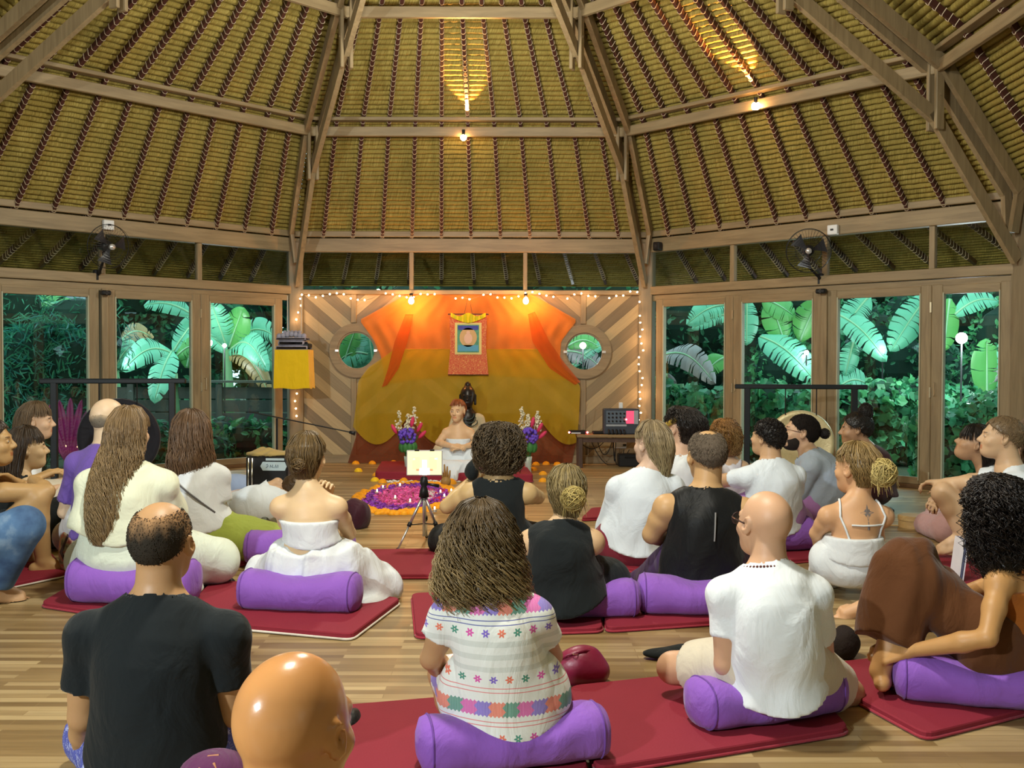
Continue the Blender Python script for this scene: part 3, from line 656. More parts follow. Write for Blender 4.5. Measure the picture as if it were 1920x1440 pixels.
def cloth(name,c,rough=.8,weave=.35,sheen=.15,var=.06):
    if name in _pm: return _pm[name]
    t=NT(name); n=t.noise(9,4,t.obj()); t.col(t.mix(n,tuple(x*(1-var) for x in c),tuple(min(1,x*(1+var)) for x in c))); t.set(Roughness=rough); t.b.inputs['Sheen Weight'].default_value=sheen; t.b.inputs['Specular IOR Level'].default_value=.15
    f=t.noise(5.5,4,t.mapv(t.obj(),(1.3,1.3,.9)),.5,.8); w=t.noise(260,2,t.obj()); b1=t.n('ShaderNodeBump',inp={'Height':w,'Distance':.001,'Strength':weave}); b2=t.n('ShaderNodeBump',inp={'Height':f,'Distance':.035,'Strength':.55,'Normal':b1.outputs[0]}); t.l(b2.outputs[0],t.b.inputs['Normal'])
    _pm[name]=t.m; return t.m
def strandmesh(S,r,tip=.35):
    """S: n,m,3 strand points -> tapered three-sided tubes"""
    n,m,_=S.shape; T=np.gradient(S,axis=1); T/=np.linalg.norm(T,axis=2,keepdims=True)+1e-9
    u=np.broadcast_to(np.array([.3,.2,1.]),T.shape); X=np.cross(T,u); X/=np.linalg.norm(X,axis=2,keepdims=True)+1e-9; Y=np.cross(T,X)
    rr=(np.broadcast_to(np.asarray(r,float).reshape(-1,1),(n,m))*(1-(1-tip)*np.linspace(0,1,m)**3))[...,None]
    P=np.stack([S+rr*(math.cos(a)*X+math.sin(a)*Y) for a in(0,2.094,4.189)],2)
    b=(np.arange(n)[:,None]*m+np.arange(m-1)[None])[...,None]*3; F=[]
    for j in range(3): F.append(np.stack([b[...,0]+j,b[...,0]+(j+1)%3,b[...,0]+3+(j+1)%3,b[...,0]+3+j],-1).reshape(-1,4))
    return P.reshape(-1,3),np.concatenate(F)
SECT={ # dz, cx, cy, rx, ry  around the skull centre (y forward)
 'long':[(.122,0,-.005,.02,.02),(.105,0,-.008,.062,.066),(.06,0,-.012,.093,.103),(0,0,-.018,.100,.112),(-.07,0,-.035,.104,.105),(-.14,0,-.055,.108,.085),(-.22,0,-.07,.112,.06)],
}
def person(name,label,z,px,hs,head,skin,spec,k=1.,yaw=0.,h=.011,kind='person',group=None):
    rn=random.Random(int(px*7+z*100)); ng=np.random.default_rng(int(abs(px)*7+z*100))
    yaw=math.radians(yaw); base=W(px,720,z); base=np.array([base[0],base[1],0.]); R=rz(yaw); Ri=R.T
    root=empty(name,base,yaw,label,'person',group)
    if 'empty_z' in spec: pass
    def J(q):
        if q is None: return None
        if len(q)==4: return Ri@(W(q[1],q[2],z+q[3])-base)
        return np.array(q,float)*1.
    fem=spec.get('fem',False); kh=spec.get('kh',1.)*(.5+.5*min(k,1.0)); fat=spec.get('fat',1.)
    # head
    hy,hp,hr=[math.radians(a) for a in spec.get('turn',(0,0,0))]; hdz=head[2] if len(head)>2 else .03
    cz_,sz_=math.cos(hy),math.sin(hy); Ry=rz(hy); Rp=np.array([[1,0,0],[0,math.cos(hp),-math.sin(hp)],[0,math.sin(hp),math.cos(hp)]]); Rr=np.array([[math.cos(hr),0,math.sin(hr)],[0,1,0],[-math.sin(hr),0,math.cos(hr)]])
    Rh=Ry@Rp@Rr; Hc=Ri@(W(head[0],head[1],z+hdz)-base)-np.array([0,0,.115*kh])
    P=np.array([0,0,hs+.10*k])+np.array(spec.get('pelvis',(0,0,0)))
    N=Hc+nz(np.array([P[0],P[1]-.02,P[2]])-Hc)*.175*k+np.array([0,-.022,0])*k
    tw=math.radians(spec.get('twist',0)); X=nz(rz(tw)@np.array([1,0,0])+np.array([0,0,spec.get('tilt',0)])); bow=spec.get('bow',.03)
    def sp(f): return P+(N-P)*f+np.array([0,-bow*math.sin(math.pi*f),0])
    wf=spec.get('wide',.80); sw=spec.get('sw',.155 if fem else .18)*k*wf; fat=fat*(.5+.5*wf); fr=[0,.12,.3,.5,.68,.84,.95,1.0]
    if fem: rs=[(.166,.122),(.155,.112),(.112,.090),(.110,.090),(.118,.096),(.118,.080),(.085,.062),(.052,.052)]
    else: rs=[(.155,.12),(.146,.112),(.122,.10),(.122,.102),(.130,.106),(.130,.09),(.10,.072),(.062,.062)]
    rs=[(a*k*fat,b*k*fat) for a,b in rs]; rs[-1]=(rs[-1][0]/fat,rs[-1][1]/fat)
    tp=[sp(f) for f in fr]; X32=X.astype(np.float32)
    Sh=[sp(.86)+X*sw*s+np.array([0,0,-.012]) for s in(-1,1)]
    mk=1. if not fem else .86; ar=[.050*mk*k*fat,.041*mk*k*fat,.038*mk*k,.026*mk*k]
    arms=[];
    for i,(s,nm) in enumerate(((-1,'L'),(1,'R'))):
        a=spec.get(nm) or {}
        E=J(a.get('e')); Wt=J(a.get('w'))
        if E is None: E=Sh[i]+np.array([s*.095,.05,-.26])*k
        if Wt is None: Wt=np.array([s*.15,.26,hs+.17])*k
        arms.append((Sh[i],E,Wt,a))
    legs=[]
    for i,(s,nm) in enumerate(((-1,'LL'),(1,'RL'))):
        a=spec.get(nm) or {}
        K=J(a.get('k')); A_=J(a.get('a'))
        if K is None: K=np.array([s*.31*k,.30*k,max(.09,hs*.45+.07)])
        if A_ is None: A_=np.array([-s*.10*k,(.34 if s>0 else .42)*k,.06])
        legs.append((P+X*s*.09*k+np.array([0,.02,-.01]),K,A_,a))
    # hands
    def hand(i):
        S_,E,Wt,a=arms[i]; s=(-1,1)[i]; d=nz(a['hd']) if 'hd' in a else nz(Wt-E); n=np.array(a.get('hn',(0,.1,-1.)),float); n=nz(n-d*(n@d)); sd=np.cross(d,n)*(s)   # sd towards thumb side
        if a.get('flip'): sd=-sd
        cu=a.get('curl',.5); kk=k*mk*1.02; prs=[]
        for j,(o_,L0,r_) in enumerate(((.030,.082,.0088),(.010,.090,.0092),(-.011,.084,.0088),(-.030,.068,.0078))):
            kn=Wt+d*.088*kk+sd*o_*kk+n*(-.004)*kk; prs.append((Wt+sd*o_*.35*kk,kn,.019*kk,.0125*kk))
            p=kn; ang=cu*(.75+.08*j); dd=nz(d+sd*o_*2.2*a.get('spread',.6))
            for q,fl in enumerate((.47,.30,.23)):
                aa=ang*(q+.6); v=nz(dd*math.cos(aa)+n*math.sin(aa)); p2=p+v*L0*fl*kk; prs.append((p,p2,r_*(1-.10*q)*kk,r_*(1-.10*(q+1))*kk)); p=p2
        t0=Wt+d*.025*kk+sd*.020*kk; v=nz(d*.62+sd*.8+n*.25); t1=t0+v*.042*kk; v2=nz(d*.9+sd*.35+n*.45*cu*1.4); t2=t1+v2*.032*kk; t3=t2+nz(v2+n*.3)*.026*kk
        prs+= [(t0,t1,.016*kk,.0115*kk),(t1,t2,.0115*kk,.010*kk),(t2,t3,.010*kk,.0078*kk)]
        c=Wt+d*.08*kk
        def f(Q):
            o=None
            for a_,b_,r1,r2 in prs:
                e=rc(Q,a_,b_,r1,r2); o=e if o is None else smin(o,e,.007)
            return o
        return c,f
    hands=[hand(0),hand(1)] if not spec.get('nohands') else []
    # feet
    feet=[]
    for i in(0,1):
        a=legs[i][3]; A_=legs[i][2]
        fd=nz(a.get('fd',(-(-1,1)[i]*.85,.35,-.15))); un=nz(np.array(a.get('fu',(0,.3,1.)),float)-fd*(np.array(a.get('fu',(0,.3,1.)),float)@fd)); sd=np.cross(fd,un)*(-1,1)[i]*-1; kk=k*(.92 if fem else 1.)
        prs=[(A_-fd*.03*kk-un*.045*kk,A_-un*.03*kk+fd*.02*kk,.032*kk,.034*kk),(A_+un*.0,A_+fd*.12*kk-un*.035*kk,.036*kk,.024*kk),(A_-un*.045*kk,A_+fd*.13*kk-un*.05*kk+sd*.02*kk,.028*kk,.024*kk),(A_-un*.045*kk,A_+fd*.12*kk-un*.052*kk-sd*.022*kk,.026*kk,.02*kk)]
        for j in range(5): b=A_+fd*(.145-.006*j*j*.6)*kk-un*.055*kk+sd*(.030-.0165*j)*kk; prs.append((b,b+fd*(.042-.004*j)*kk-un*.004,(.0125-.0014*j)*kk+.001,(.011-.0013*j)*kk+.001))
        c=A_+fd*.06
        feet.append((c,(lambda prs: lambda Q: __import__('functools').reduce(lambda u,v: smin(u,v,.012),[rc(Q,*p_) for p_ in prs]))(prs)))
    # head field
    def headf(Q):
        q=(Q-Hc.astype(np.float32))@Rh.astype(np.float32)/kh
        d=ell(q,(0,-.018,.028),(.0765,.098,.090)); d=smin(d,ell(q,(0,.028,-.035),(.060,.068,.085)),.03); d=smin(d,ell(q,(0,.060,-.088),(.030,.028,.024)),.03)
        d=smin(d,rc(q,(-.034,.077,.020),(.034,.077,.020),.013,.013),.018)
        d=smin(d,ell(q,(.040,.058,-.028),(.022,.024,.02)),.02); d=smin(d,ell(q,(-.040,.058,-.028),(.022,.024,.02)),.02)
        for s in(-1,1):
            e=ell(q,(s*.031,.096,.002),(.017,.014,.011)); h_=np.maximum(.012-np.abs(-e-d),0)/.012; d=np.maximum(d,-e)+h_*h_*.003
            d=np.minimum(d,ell(q,(s*.031,.0795,.001),(.0135,.0125,.0105)))
        d=smin(d,rc(q,(0,.088,.008),(0,.109,-.026),.0075,.0115),.010); d=smin(d,rc(q,(-.011,.098,-.031),(.011,.098,-.031),.0085,.0085),.008)
        d=smin(d,rc(q,(-.016,.0845,-.057),(.016,.0845,-.057),.0062,.0062),.008); d=smin(d,rc(q,(-.013,.0825,-.067),(.013,.0825,-.067),.0070,.0070),.006)
        for s in(-1,1):
            Re=np.array([[1,0,0],[0,math.cos(.25),-math.sin(.25)],[0,math.sin(.25),math.cos(.25)]])@rz(-s*.38)
            e=ell(q,(s*.080,-.012,-.002),(.0085,.020,.033),Re); cc=ell(q,(s*.090,-.008,.003),(.010,.0125,.021),Re); e=np.maximum(e,-cc); d=smin(d,e,.006)
        return d*kh
    jaw=Hc+Rh@np.array([0,-.035,-.05])*kh
    shoes=spec.get('pants') in('pants','skirt'); legb=[]
    def skin_(Q,hd=True):
        d=loft(Q,tp,rs,X32,.03)
        nr=(.047 if fem else .056)*k; d=smin(d,rc(Q,sp(.93),jaw,nr*1.15,nr),.035)
        for s_,f_ in((-1,.9),(1,.9)): d=smin(d,rc(Q,N+np.array([0,-.01,.02]),Sh[(s_+1)//2]+np.array([0,0,.01]),.040*k,.036*k),.045)
        for i,(S_,E,Wt,a) in enumerate(arms):
            d=smin(d,ell(Q,S_,(.062*mk*k*fat,.062*mk*k*fat,.062*mk*k*fat)),.035)
            m=S_+(E-S_)*.45; d=smin(d,rc(Q,S_,m,ar[0],ar[0]*1.02),.02); d=smin(d,rc(Q,m,E,ar[0]*1.02,ar[1]),.015)
            m=E+(Wt-E)*.3; d=smin(d,rc(Q,E,m,ar[1],ar[2]*1.1),.012); d=smin(d,rc(Q,m,Wt,ar[2]*1.1,ar[3]),.012)
        if hands:
            for c,f in hands: d=smin(d,near(Q,c,.17,f),.012)
        for i,(T_,K,A_,a) in enumerate(legs):
            g=a.get('g',1.); 
            if not a.get('hide'):
                d=smin(d,rc(Q,T_,K,.085*k*g,.058*k*g),.02) if a.get('thigh',1) else d
                m=K+(A_-K)*.33-np.array([0,.012,0]); d=smin(d,rc(Q,K,m,.056*k*g,.054*k*g),.015); d=smin(d,rc(Q,m,A_,.054*k*g,.036*k),.015)
            c,f=feet[i]; d=smin(d,near(Q,c,.2,f),.015)
        if hd: d=smin(d,near(Q,Hc,.22,headf),.018)
        return d
    allp=np.array([P,N,Hc+[0,0,.13]]+[q for a in arms for q in a[:3]]+[q for l in legs for q in l[:3]]); lo=allp.min(0)-[.16,.26,.14]; hi=allp.max(0)+[.16,.16,.14]; lo[2]=max(lo[2],-.0); lo[2]=min(lo[2],0)
    hh=h*.42 if h<.01 else h*.5; bl=[(Hc+Rh@np.array([0,.0,-.0]),(.135,.135,.145),hh)]
    if spec.get('fineh'):
        for i in spec['fineh']: bl.append((hands[i][0],(.105,.105,.105),.0042))
    if spec.get('finef'):
        for i in spec['finef']: bl.append((feet[i][0],(.13,.13,.09),.0045))
    o=sdfmesh('body',skin_,lo,hi,h,spec.get('smat',SKIN),root,bl)
    v=np.empty(len(o.data.vertices)*3,np.float32); o.data.vertices.foreach_get('co',v); v=v.reshape(-1,3); q=(v-Hc)@Rh/kh
    c=np.tile(np.array(skin,np.float32),(len(v),1)); hdm=(np.linalg.norm(q,axis=1)<.16)
    ls=((np.abs(q[:,0])<.022)&(np.abs(q[:,2]+.0625)<.0105)&(q[:,1]>.075))&hdm; c[ls]=np.array(skin)*[.85,.55,.5]
    br=((np.abs(np.abs(q[:,0])-.032)<.016)&(np.abs(q[:,2]-.021)<.003)&(q[:,1]>.06))&hdm; c[br]=np.array(spec.get('hairc',(.08,.05,.03)))*.7
    ey=hdm&(((np.abs(q[:,0])-.031)/.011)**2+((q[:,2]-.001)/.005)**2<1)&(q[:,1]>.07); c[ey]=(.55,.5,.45)
    ir=hdm&(((np.abs(q[:,0])-.031)/.0055)**2+((q[:,2]-.001)/.006)**2<1)&(q[:,1]>.07); c[ir]=(.05,.03,.02)
    if spec.get('buzz'): c=spec['buzz'](q,v,c,hdm)
    attr(o,'tone',c)
    ctx=dict(root=root,P=P,N=N,Hc=Hc,Rh=Rh,kh=kh,k=k,sp=sp,rs=rs,tp=tp,fr=fr,X=X,X32=X32,Sh=Sh,arms=arms,legs=legs,feet=feet,hs=hs,h=h,skin=skin_,lo=lo,hi=hi,ng=ng,rn=rn,Ry=Ry,mk=mk,J=J,headf=headf,base=base,R=R,z=z,fem=fem,ar=ar)
    for c_ in spec.get('wear',[]): c_(ctx)
    for c_ in spec.get('hair',[]): c_(ctx)
    return ctx
CTX={}
# ---- clothes: each returns a builder
def top(nm,m,sleeve=.5,loose=.0,hem=-.05,neck=.078,nz_=0.,arm=0.,amp=.008,th=.010,flare=0.,low=None,fr_=11.,cutfn=None,topcut=None,wz=.07):
    def f(c):
        k=c['k']; P=c['P']; X=c['X32']; add=[th+loose*.5*a for a in(1.2,1.25,1.6,1.1,.6,.35,.1,.0)]; rs=[(a+b,d+b) for (a,d),b in zip(c['rs'],add)]; rs[0]=(rs[0][0]+flare,rs[0][1]+flare)
        Sh=c['Sh'];N=c['N']; zh=P[2]+hem*k
        def fn(Q):
            d=loft(Q,c['tp'],rs,X,.04)
            if low is not None: d=smin(d,seg(Q,P,P+[0,0,hem],rs[0][0],rs[0][1],rs[0][0]+low,rs[0][1]+low,X),.03)
            d=smin(d,rc(Q,Sh[0]+(N-Sh[0])*.1,Sh[1]+(N-Sh[1])*.1,.052*k+th*.5,.052*k+th*.5),.05) if not arm else smin(d,rc(Q,N+(Sh[0]-N)*.6,N+(Sh[1]-N)*.6,.050*k+th*.4,.050*k+th*.4),.04)
            for i in(0,1): d=smin(d,rc(Q,N+[0,-.012,.008],N+(Sh[i]-N)*.8+[0,0,.008],.04*k+th*.6,.038*k+th*.6),.04)
            if sleeve>0:
                for i in(0,1):
                    S_,E,Wt,a=c['arms'][i]; r0=.056*c['mk']*k+th*.6; e1=S_+(E-S_)*min(1,sleeve); r1=c['ar'][0]+th*.8+wz*.2*min(1,sleeve)
                    e=smin(ell(Q,S_,(r0+.006,)*3),rc(Q,S_,e1,r0,r1),.03)
                    if sleeve>1: e=smin(e,rc(Q,E,E+(Wt-E)*(sleeve-1),r1,r1*.9),.03); cut=(Q-(E+(Wt-E)*(sleeve-1)).astype(np.float32))@nz(Wt-E).astype(np.float32)
                    else: cut=(Q-e1.astype(np.float32))@nz(E-S_).astype(np.float32)-.0
                    if sleeve<=1: e=np.maximum(e,cut)
                    else: e=np.where(cut>0,np.maximum(e,cut),e)
                    d=smin(d,e,.014)
            d=d+wr(Q,amp,fr_,c['z']*3)+wr(Q,amp*.5,fr_*2.3,c['z']*7,(1,1,.8))
            nk=rc(Q,N+np.array([0,.015+nz_,.0]),N+np.array([0,.06,.16]),neck*k,neck*1.1*k); d=np.maximum(d,-nk)
            if arm:
                for i in(0,1): s=(-1,1)[i]; d=np.maximum(d,-ell(Q,Sh[i]+c['X']*s*(.055-.02*(arm-1))*k+np.array([0,.0,-.02]),(.075*arm*k,.12*k,.105*arm*k)))
            if topcut is not None: d=np.maximum(d,(Q[:,2]-(N[2]-topcut*k)))
            xx=(Q-P.astype(np.float32))@X; d=np.maximum(d,zh+1.5*np.minimum(xx*xx,.05)-Q[:,2])
            if cutfn: d=cutfn(Q,d,c)
            return d
        lo=c['lo'].copy();hi=c['hi'].copy(); lo-=.03;hi+=.03; lo[2]=max(0,zh-.03)
        return sdfmesh(nm,fn,lo,hi,c['h'],m,c['root'])
    return f
def strap(nm,m,pts,r=.006,off=.003):
    K_=np.linspace(0,len(pts)-1,len(pts)*4); A3=np.array(pts,float); pts=[tuple(np.interp(q,range(len(A3)),A3[:,i]) for i in range(3)) for q in K_]
    def f(c):
        Q=[]
        for (a,b,cc) in pts: # lateral fraction of shoulder, f along spine, back/front side
            p=c['sp'](b)+c['X']*a*.15*c['k']; Q.append(p)
        # push onto the skin surface
        out=[]
        for (a,b,cc),p in zip(pts,Q):
            d=nz(np.array([0,cc,.15+(1-abs(cc))]))
            t=.3
            for _ in range(24):
                x=(p+d*t)[None].astype(np.float32); t-=float(c['skin'](x,False)[0])-off
            out.append(p+d*t)
        out=np.array(out); s=np.linspace(0,len(out)-1,len(out)*5); o2=np.stack([np.interp(s,np.arange(len(out)),out[:,i]) for i in range(3)],1)
        MB().tube(o2,r,6).build(nm,m,c['root'],True)
    return f
def pants(nm,m,to=1.,th=.018,amp=.005,fax=(1,1,.45),skirt=0.,sh=None,wide=0.,fr_=11.,waist=.10,extra=None,cutz=None):
    """to: how far down the leg the cloth reaches (0..2)"""
    def f(c):
        k=c['k'];P=c['P'];X=c['X32']; rs=c['rs']
        ex=[(c['J'](e[0]),e[1]) for e in (extra or [])]
        def fn(Q):
            d=seg(Q,P-[0,0,.03],c['sp'](.16),rs[0][0]+th,rs[0][1]+th,rs[1][0]+th*.6,rs[1][1]+th*.6,X); d=np.maximum(d,(Q[:,2]-(P[2]+waist*k)))
            for i,(T_,K,A_,a) in enumerate(c['legs']):
                if a.get('nocloth'): continue
                t1=T_+(K-T_)*min(1,to); e=rc(Q,T_,t1,.088*k+th,(.060*k+th+wide*.6)*1.0)
                if to<=1: e=np.maximum(e,(Q-t1.astype(np.float32))@nz(K-T_).astype(np.float32))
                else: t2=K+(A_-K)*(to-1); e=smin(e,np.maximum(rc(Q,K,t2,.060*k+th+wide*.6,.045*k+th+wide),(Q-t2.astype(np.float32))@nz(A_-K).astype(np.float32)),.03)
                d=smin(d,e,.05+skirt)
            if sh is not None: d=smin(d,ell(Q,np.array(sh[0]),sh[1]),.06)
            for p_,r_ in ex: d=smin(d,ell(Q,p_,r_),.045)
            d=d+wr(Q,amp,fr_,c['z']*5,fax)+wr(Q,amp*.45,fr_*2.1,c['z']*3,fax)
            d=np.maximum(d,(cutz if cutz is not None else .004)-Q[:,2])
            return d
        lo=c['lo']-.1;hi=c['hi']+.1; hi[2]=P[2]+max(waist*k,.3); lo[2]=-.02
        for p_,r_ in ex: lo=np.minimum(lo,p_-np.array(r_)-.03);hi=np.maximum(hi,p_+np.array(r_)+.03)
        if sh is not None: lo=np.minimum(lo,np.array(sh[0])-sh[1]-.04); hi=np.maximum(hi,np.array(sh[0])+sh[1]+.04)
        for T_,K,A_,a in c['legs']: hi[2]=max(hi[2],K[2]+.15)
        lo[2]=-.02
        return sdfmesh(nm,fn,lo,hi,c['h'],m,c['root'])
    return f
# ---- hair
def hairtone(base,n,ng,var=.35): return np.array(base)[None]*ng.uniform(1-var,1+var,(n,1))
def hair(sect,col,n=260,r=.0032,wave=.006,wf=30.,open_=1.75,length=1.,tipc=None,fore=.035,mass=True,curl=0.,seed=0,spread=.0,nm='hair',ragged=.2,m_=22,vol=1.,lift=0.):
    """hair hanging from the crown through elliptical sections"""
    def f(c):
        ng=np.random.default_rng(seed+int(c['z']*31)); S=np.array(sect,float); kh=c['kh']; k0=np.array([1,1,1,vol,vol]); S=S*k0*kh; S[:2,0]+=.010; S[2:4,3:]*=1.04; Ry=c['Ry']; Hc=c['Hc']; z=S[:,0]
        L=np.concatenate([[0],np.cumsum(np.sqrt(np.diff(S[:,0])**2+np.diff(np.maximum(S[:,3],S[:,4]))**2+np.diff(S[:,2])**2))]); L/=L[-1]
        V=[];Fc=[];T=[]
        if mass:
            def fn(Q):
                q=(Q-Hc.astype(np.float32))@Ry.astype(np.float32); zz=np.clip(q[:,2],z.min(),z.max()); o_=np.argsort(z)
                cx=np.interp(zz,z[o_],S[o_,1]);cy=np.interp(zz,z[o_],S[o_,2]);rx=np.interp(zz,z[o_],S[o_,3]);ry=np.interp(zz,z[o_],S[o_,4])
                rx=rx*.93;ry=ry*.93; x=q[:,0]-cx;y=q[:,1]-cy; k0=np.sqrt((x/rx)**2+(y/ry)**2); d=(k0-1)*np.minimum(rx,ry)*.9
                d=np.maximum(d,np.maximum(q[:,2]-z.max(),z.min()-q[:,2]))
                ang=np.arctan2(x,-y); d=d+.0022*np.sin(ang*26+q[:,2]*18*(wave>0)+2*np.sin(q[:,2]*wf*.8))*np.clip(k0,0,1)
                # face opening
                face=np.maximum(np.maximum(q[:,2]-fore*kh-.0*x,-(y+ry*math.cos(math.pi-open_)*-1*-1)+0*x),0*x-1); 
                yb=-np.cos(open_)*ry; face=np.maximum(q[:,2]-fore*kh-np.maximum(0,.09*kh-q[:,1])*.6,yb-y); d=np.maximum(d,-face)
                return d
            pad=.16; w_=max(S[:,3].max()+np.abs(S[:,1]).max(),S[:,4].max()+np.abs(S[:,2]).max())+.02
            lo=Hc+[-w_,-w_,z.min()-.02];hi=Hc+[w_,w_,z.max()+.02]
            F_2,o_=field(fn,lo,hi,min(.008,c['h']*.8)); v,q_=snets(F_2,o_,min(.008,c['h']*.8)); V.append(v);Fc.append(q_)
            qq=(v-Hc)@Ry; a=np.arctan2(qq[:,0],-qq[:,1]); t_=np.array(col)[None]*(.62+.25*np.sin(a*40+3*np.sin(qq[:,2]*25)))[:,None]; T.append(t_)
        ph=ng.uniform(-math.pi,math.pi,n); 
        t1=np.where(np.abs(ph)>open_,0,1)
        ln=ng.uniform(1-ragged,1.,n)*length
        # strands that would cross the face stop at the hairline
        Lf=np.interp(-fore*kh*0-(-fore*kh),-z[::1]*-1 if False else np.sort(z),L[np.argsort(z)]) if False else float(np.interp(-(fore*kh),-z,L))
        ln=np.where(np.abs(ph)>open_,np.minimum(ln,Lf),ln)
        tt=np.linspace(.0,1,m_)[None,:]*ln[:,None]
        def I(col_): return np.interp(tt,L,S[:,col_])
        Z,cx,cy,rx,ry=I(0),I(1),I(2),I(3),I(4); of=ng.uniform(.93,1.035,(n,1)); p1=ng.uniform(0,6.28,(n,1)); fq=wf*ng.uniform(.8,1.2,(n,1)); am=wave*np.clip(tt*2.2-.25,0,1)
        A=ph[:,None]+am*np.sin(fq*tt+p1)/np.maximum(rx,.03)+spread*ng.normal(0,1,(n,1))*tt; rad=am*.7*np.cos(fq*tt+p1)+lift*ng.random((n,1))*tt
        if curl: A=A+curl*np.cos(fq*2.2*tt+p1)/np.maximum(rx,.03); rad=rad+curl*np.sin(fq*2.2*tt+p1)
        x=cx+(rx*of+rad)*np.sin(A); y=cy-(ry*of+rad)*np.cos(A); s=np.stack([x,y,Z+ng.normal(0,.003,(n,1))],-1)@Ry.T+Hc
        v,f_=strandmesh(s,ng.uniform(.6,1.3,n)*r); o=sum(len(a) for a in V); V.append(v);Fc.append(f_+o)
        cc=hairtone(col,n,ng); cc=np.repeat(cc[:,None,:],m_,1)
        if tipc is not None: w=np.clip(tt*1.3-.3,0,1)[...,None]*ng.uniform(.3,1,(n,1,1)); cc=cc*(1-w)+np.array(tipc)*w
        T.append(np.repeat(cc.reshape(-1,3),3,0))
        ob=obj(nm,np.concatenate(V),np.concatenate(Fc),HAIR,c['root'],True); attr(ob,'tone',np.concatenate(T))
    return f
def shorthair(col,th=.012,amp=.003,n=500,ln=.03,r=.0016,front=.045,back=-.062,curl=0.,nm='hair',top=None,side=0.,seed=3,wild=.5,yfront=.062,fadec=None,zc=None):
    """cropped or curly hair as a shell on the skull covered with short locks"""
    def f(c):
        ng=np.random.default_rng(seed); Hc=c['Hc'];Rh=c['Rh'];kh=c['kh']
        def region(q): # <0 inside the hair zone
            fl=front+(q[:,1]*.0); a=q[:,1]+(.0)-yfront+np.maximum(0,front-q[:,2])*1.6-np.maximum(0,q[:,2]-front)*.6; b=back-q[:,2]+np.maximum(0,-.0-q[:,1])*0.
            e=np.maximum(a,b); e=np.maximum(e,-(np.sqrt((np.abs(q[:,0])-.078)**2+(q[:,1]+.008)**2+((q[:,2]+.004)*.62)**2)-.0235))
            if zc is not None: e=np.maximum(e,q[:,2]-zc-.006*np.sin(q[:,0]*55))
            if top: e=np.maximum(e,-(np.sqrt(((q[:,0])/top[0])**2+((q[:,1]-top[1])/top[2])**2+((q[:,2]-.115)/.05)**2)-1)*.03)
            return e
        def sk(q): return smin(ell(q,(0,-.018,.028),(.0765,.098,.090)),ell(q,(0,.020,-.035),(.060,.06,.085)),.03)
        def fn(Q):
            q=(Q-Hc.astype(np.float32))@Rh.astype(np.float32)/kh; d=(sk(q)-th)
            d=d+amp*np.sin(q[:,0]*170+2*np.sin(q[:,2]*90))*np.sin(q[:,2]*150+q[:,1]*130+2*np.sin(q[:,0]*80))
            return np.maximum(d,region(q))*kh
        hh=min(.006,c['h']*.55); F2,o_=field(fn,Hc-.15*kh,Hc+.15*kh,hh); v,q_=snets(F2,o_,hh); V=[v];Fc=[q_]; T=[np.tile(np.array(col)*.7,(len(v),1))]
        if fadec is not None:
            q=(v-Hc)@Rh/kh; w=np.clip((region(q)+.028+.008*np.sin(q[:,0]*130)*np.sin(q[:,1]*110))/.03,0,1)[:,None]*(q[:,2:3]>.0); T=[T[0]*(1-w)+np.array(fadec)*w]
        if n:
            d=ng.normal(0,1,(n*3,3)); d/=np.linalg.norm(d,axis=1)[:,None]; p=np.array([0,-.018,.028])+d*.05
            for _ in range(12): p=p-d*sk(p.astype(np.float32))[:,None]+d*th
            ok=(region(p)<.002)&(p[:,2]>back); p=p[ok][:n]; d=d[ok][:n]; m=len(p); dn=np.array([0,-.25,-1.])[None]+ng.normal(0,wild,(m,3)); dn-=d*(dn*d).sum(1)[:,None]; dn/=np.linalg.norm(dn,axis=1)[:,None]
            tt=np.linspace(0,1,9)[None,:,None]; L=(ln*ng.uniform(.6,1.2,(m,1,1)))
            s=p[:,None]+dn[:,None]*L*tt+d[:,None]*(.004*np.sin(tt*3)-.003)
            if curl: a=ng.uniform(0,6.28,(m,1,1)); b=np.cross(dn,d)[:,None]; s=s+curl*(np.cos(a+tt*9)*b+np.sin(a+tt*9)*d[:,None])+d[:,None]*curl
            s=s*kh@Rh.T+Hc; v2,f2=strandmesh(s,ng.uniform(.7,1.3,m)*r); Fc.append(f2+len(v)); V.append(v2); T.append(np.repeat(hairtone(col,m,ng,.4),27,0))
        ob=obj(nm,np.concatenate(V),np.concatenate(Fc),CROP if th<.01 else HAIR,c['root'],True); attr(ob,'tone',np.concatenate(T))
    return f
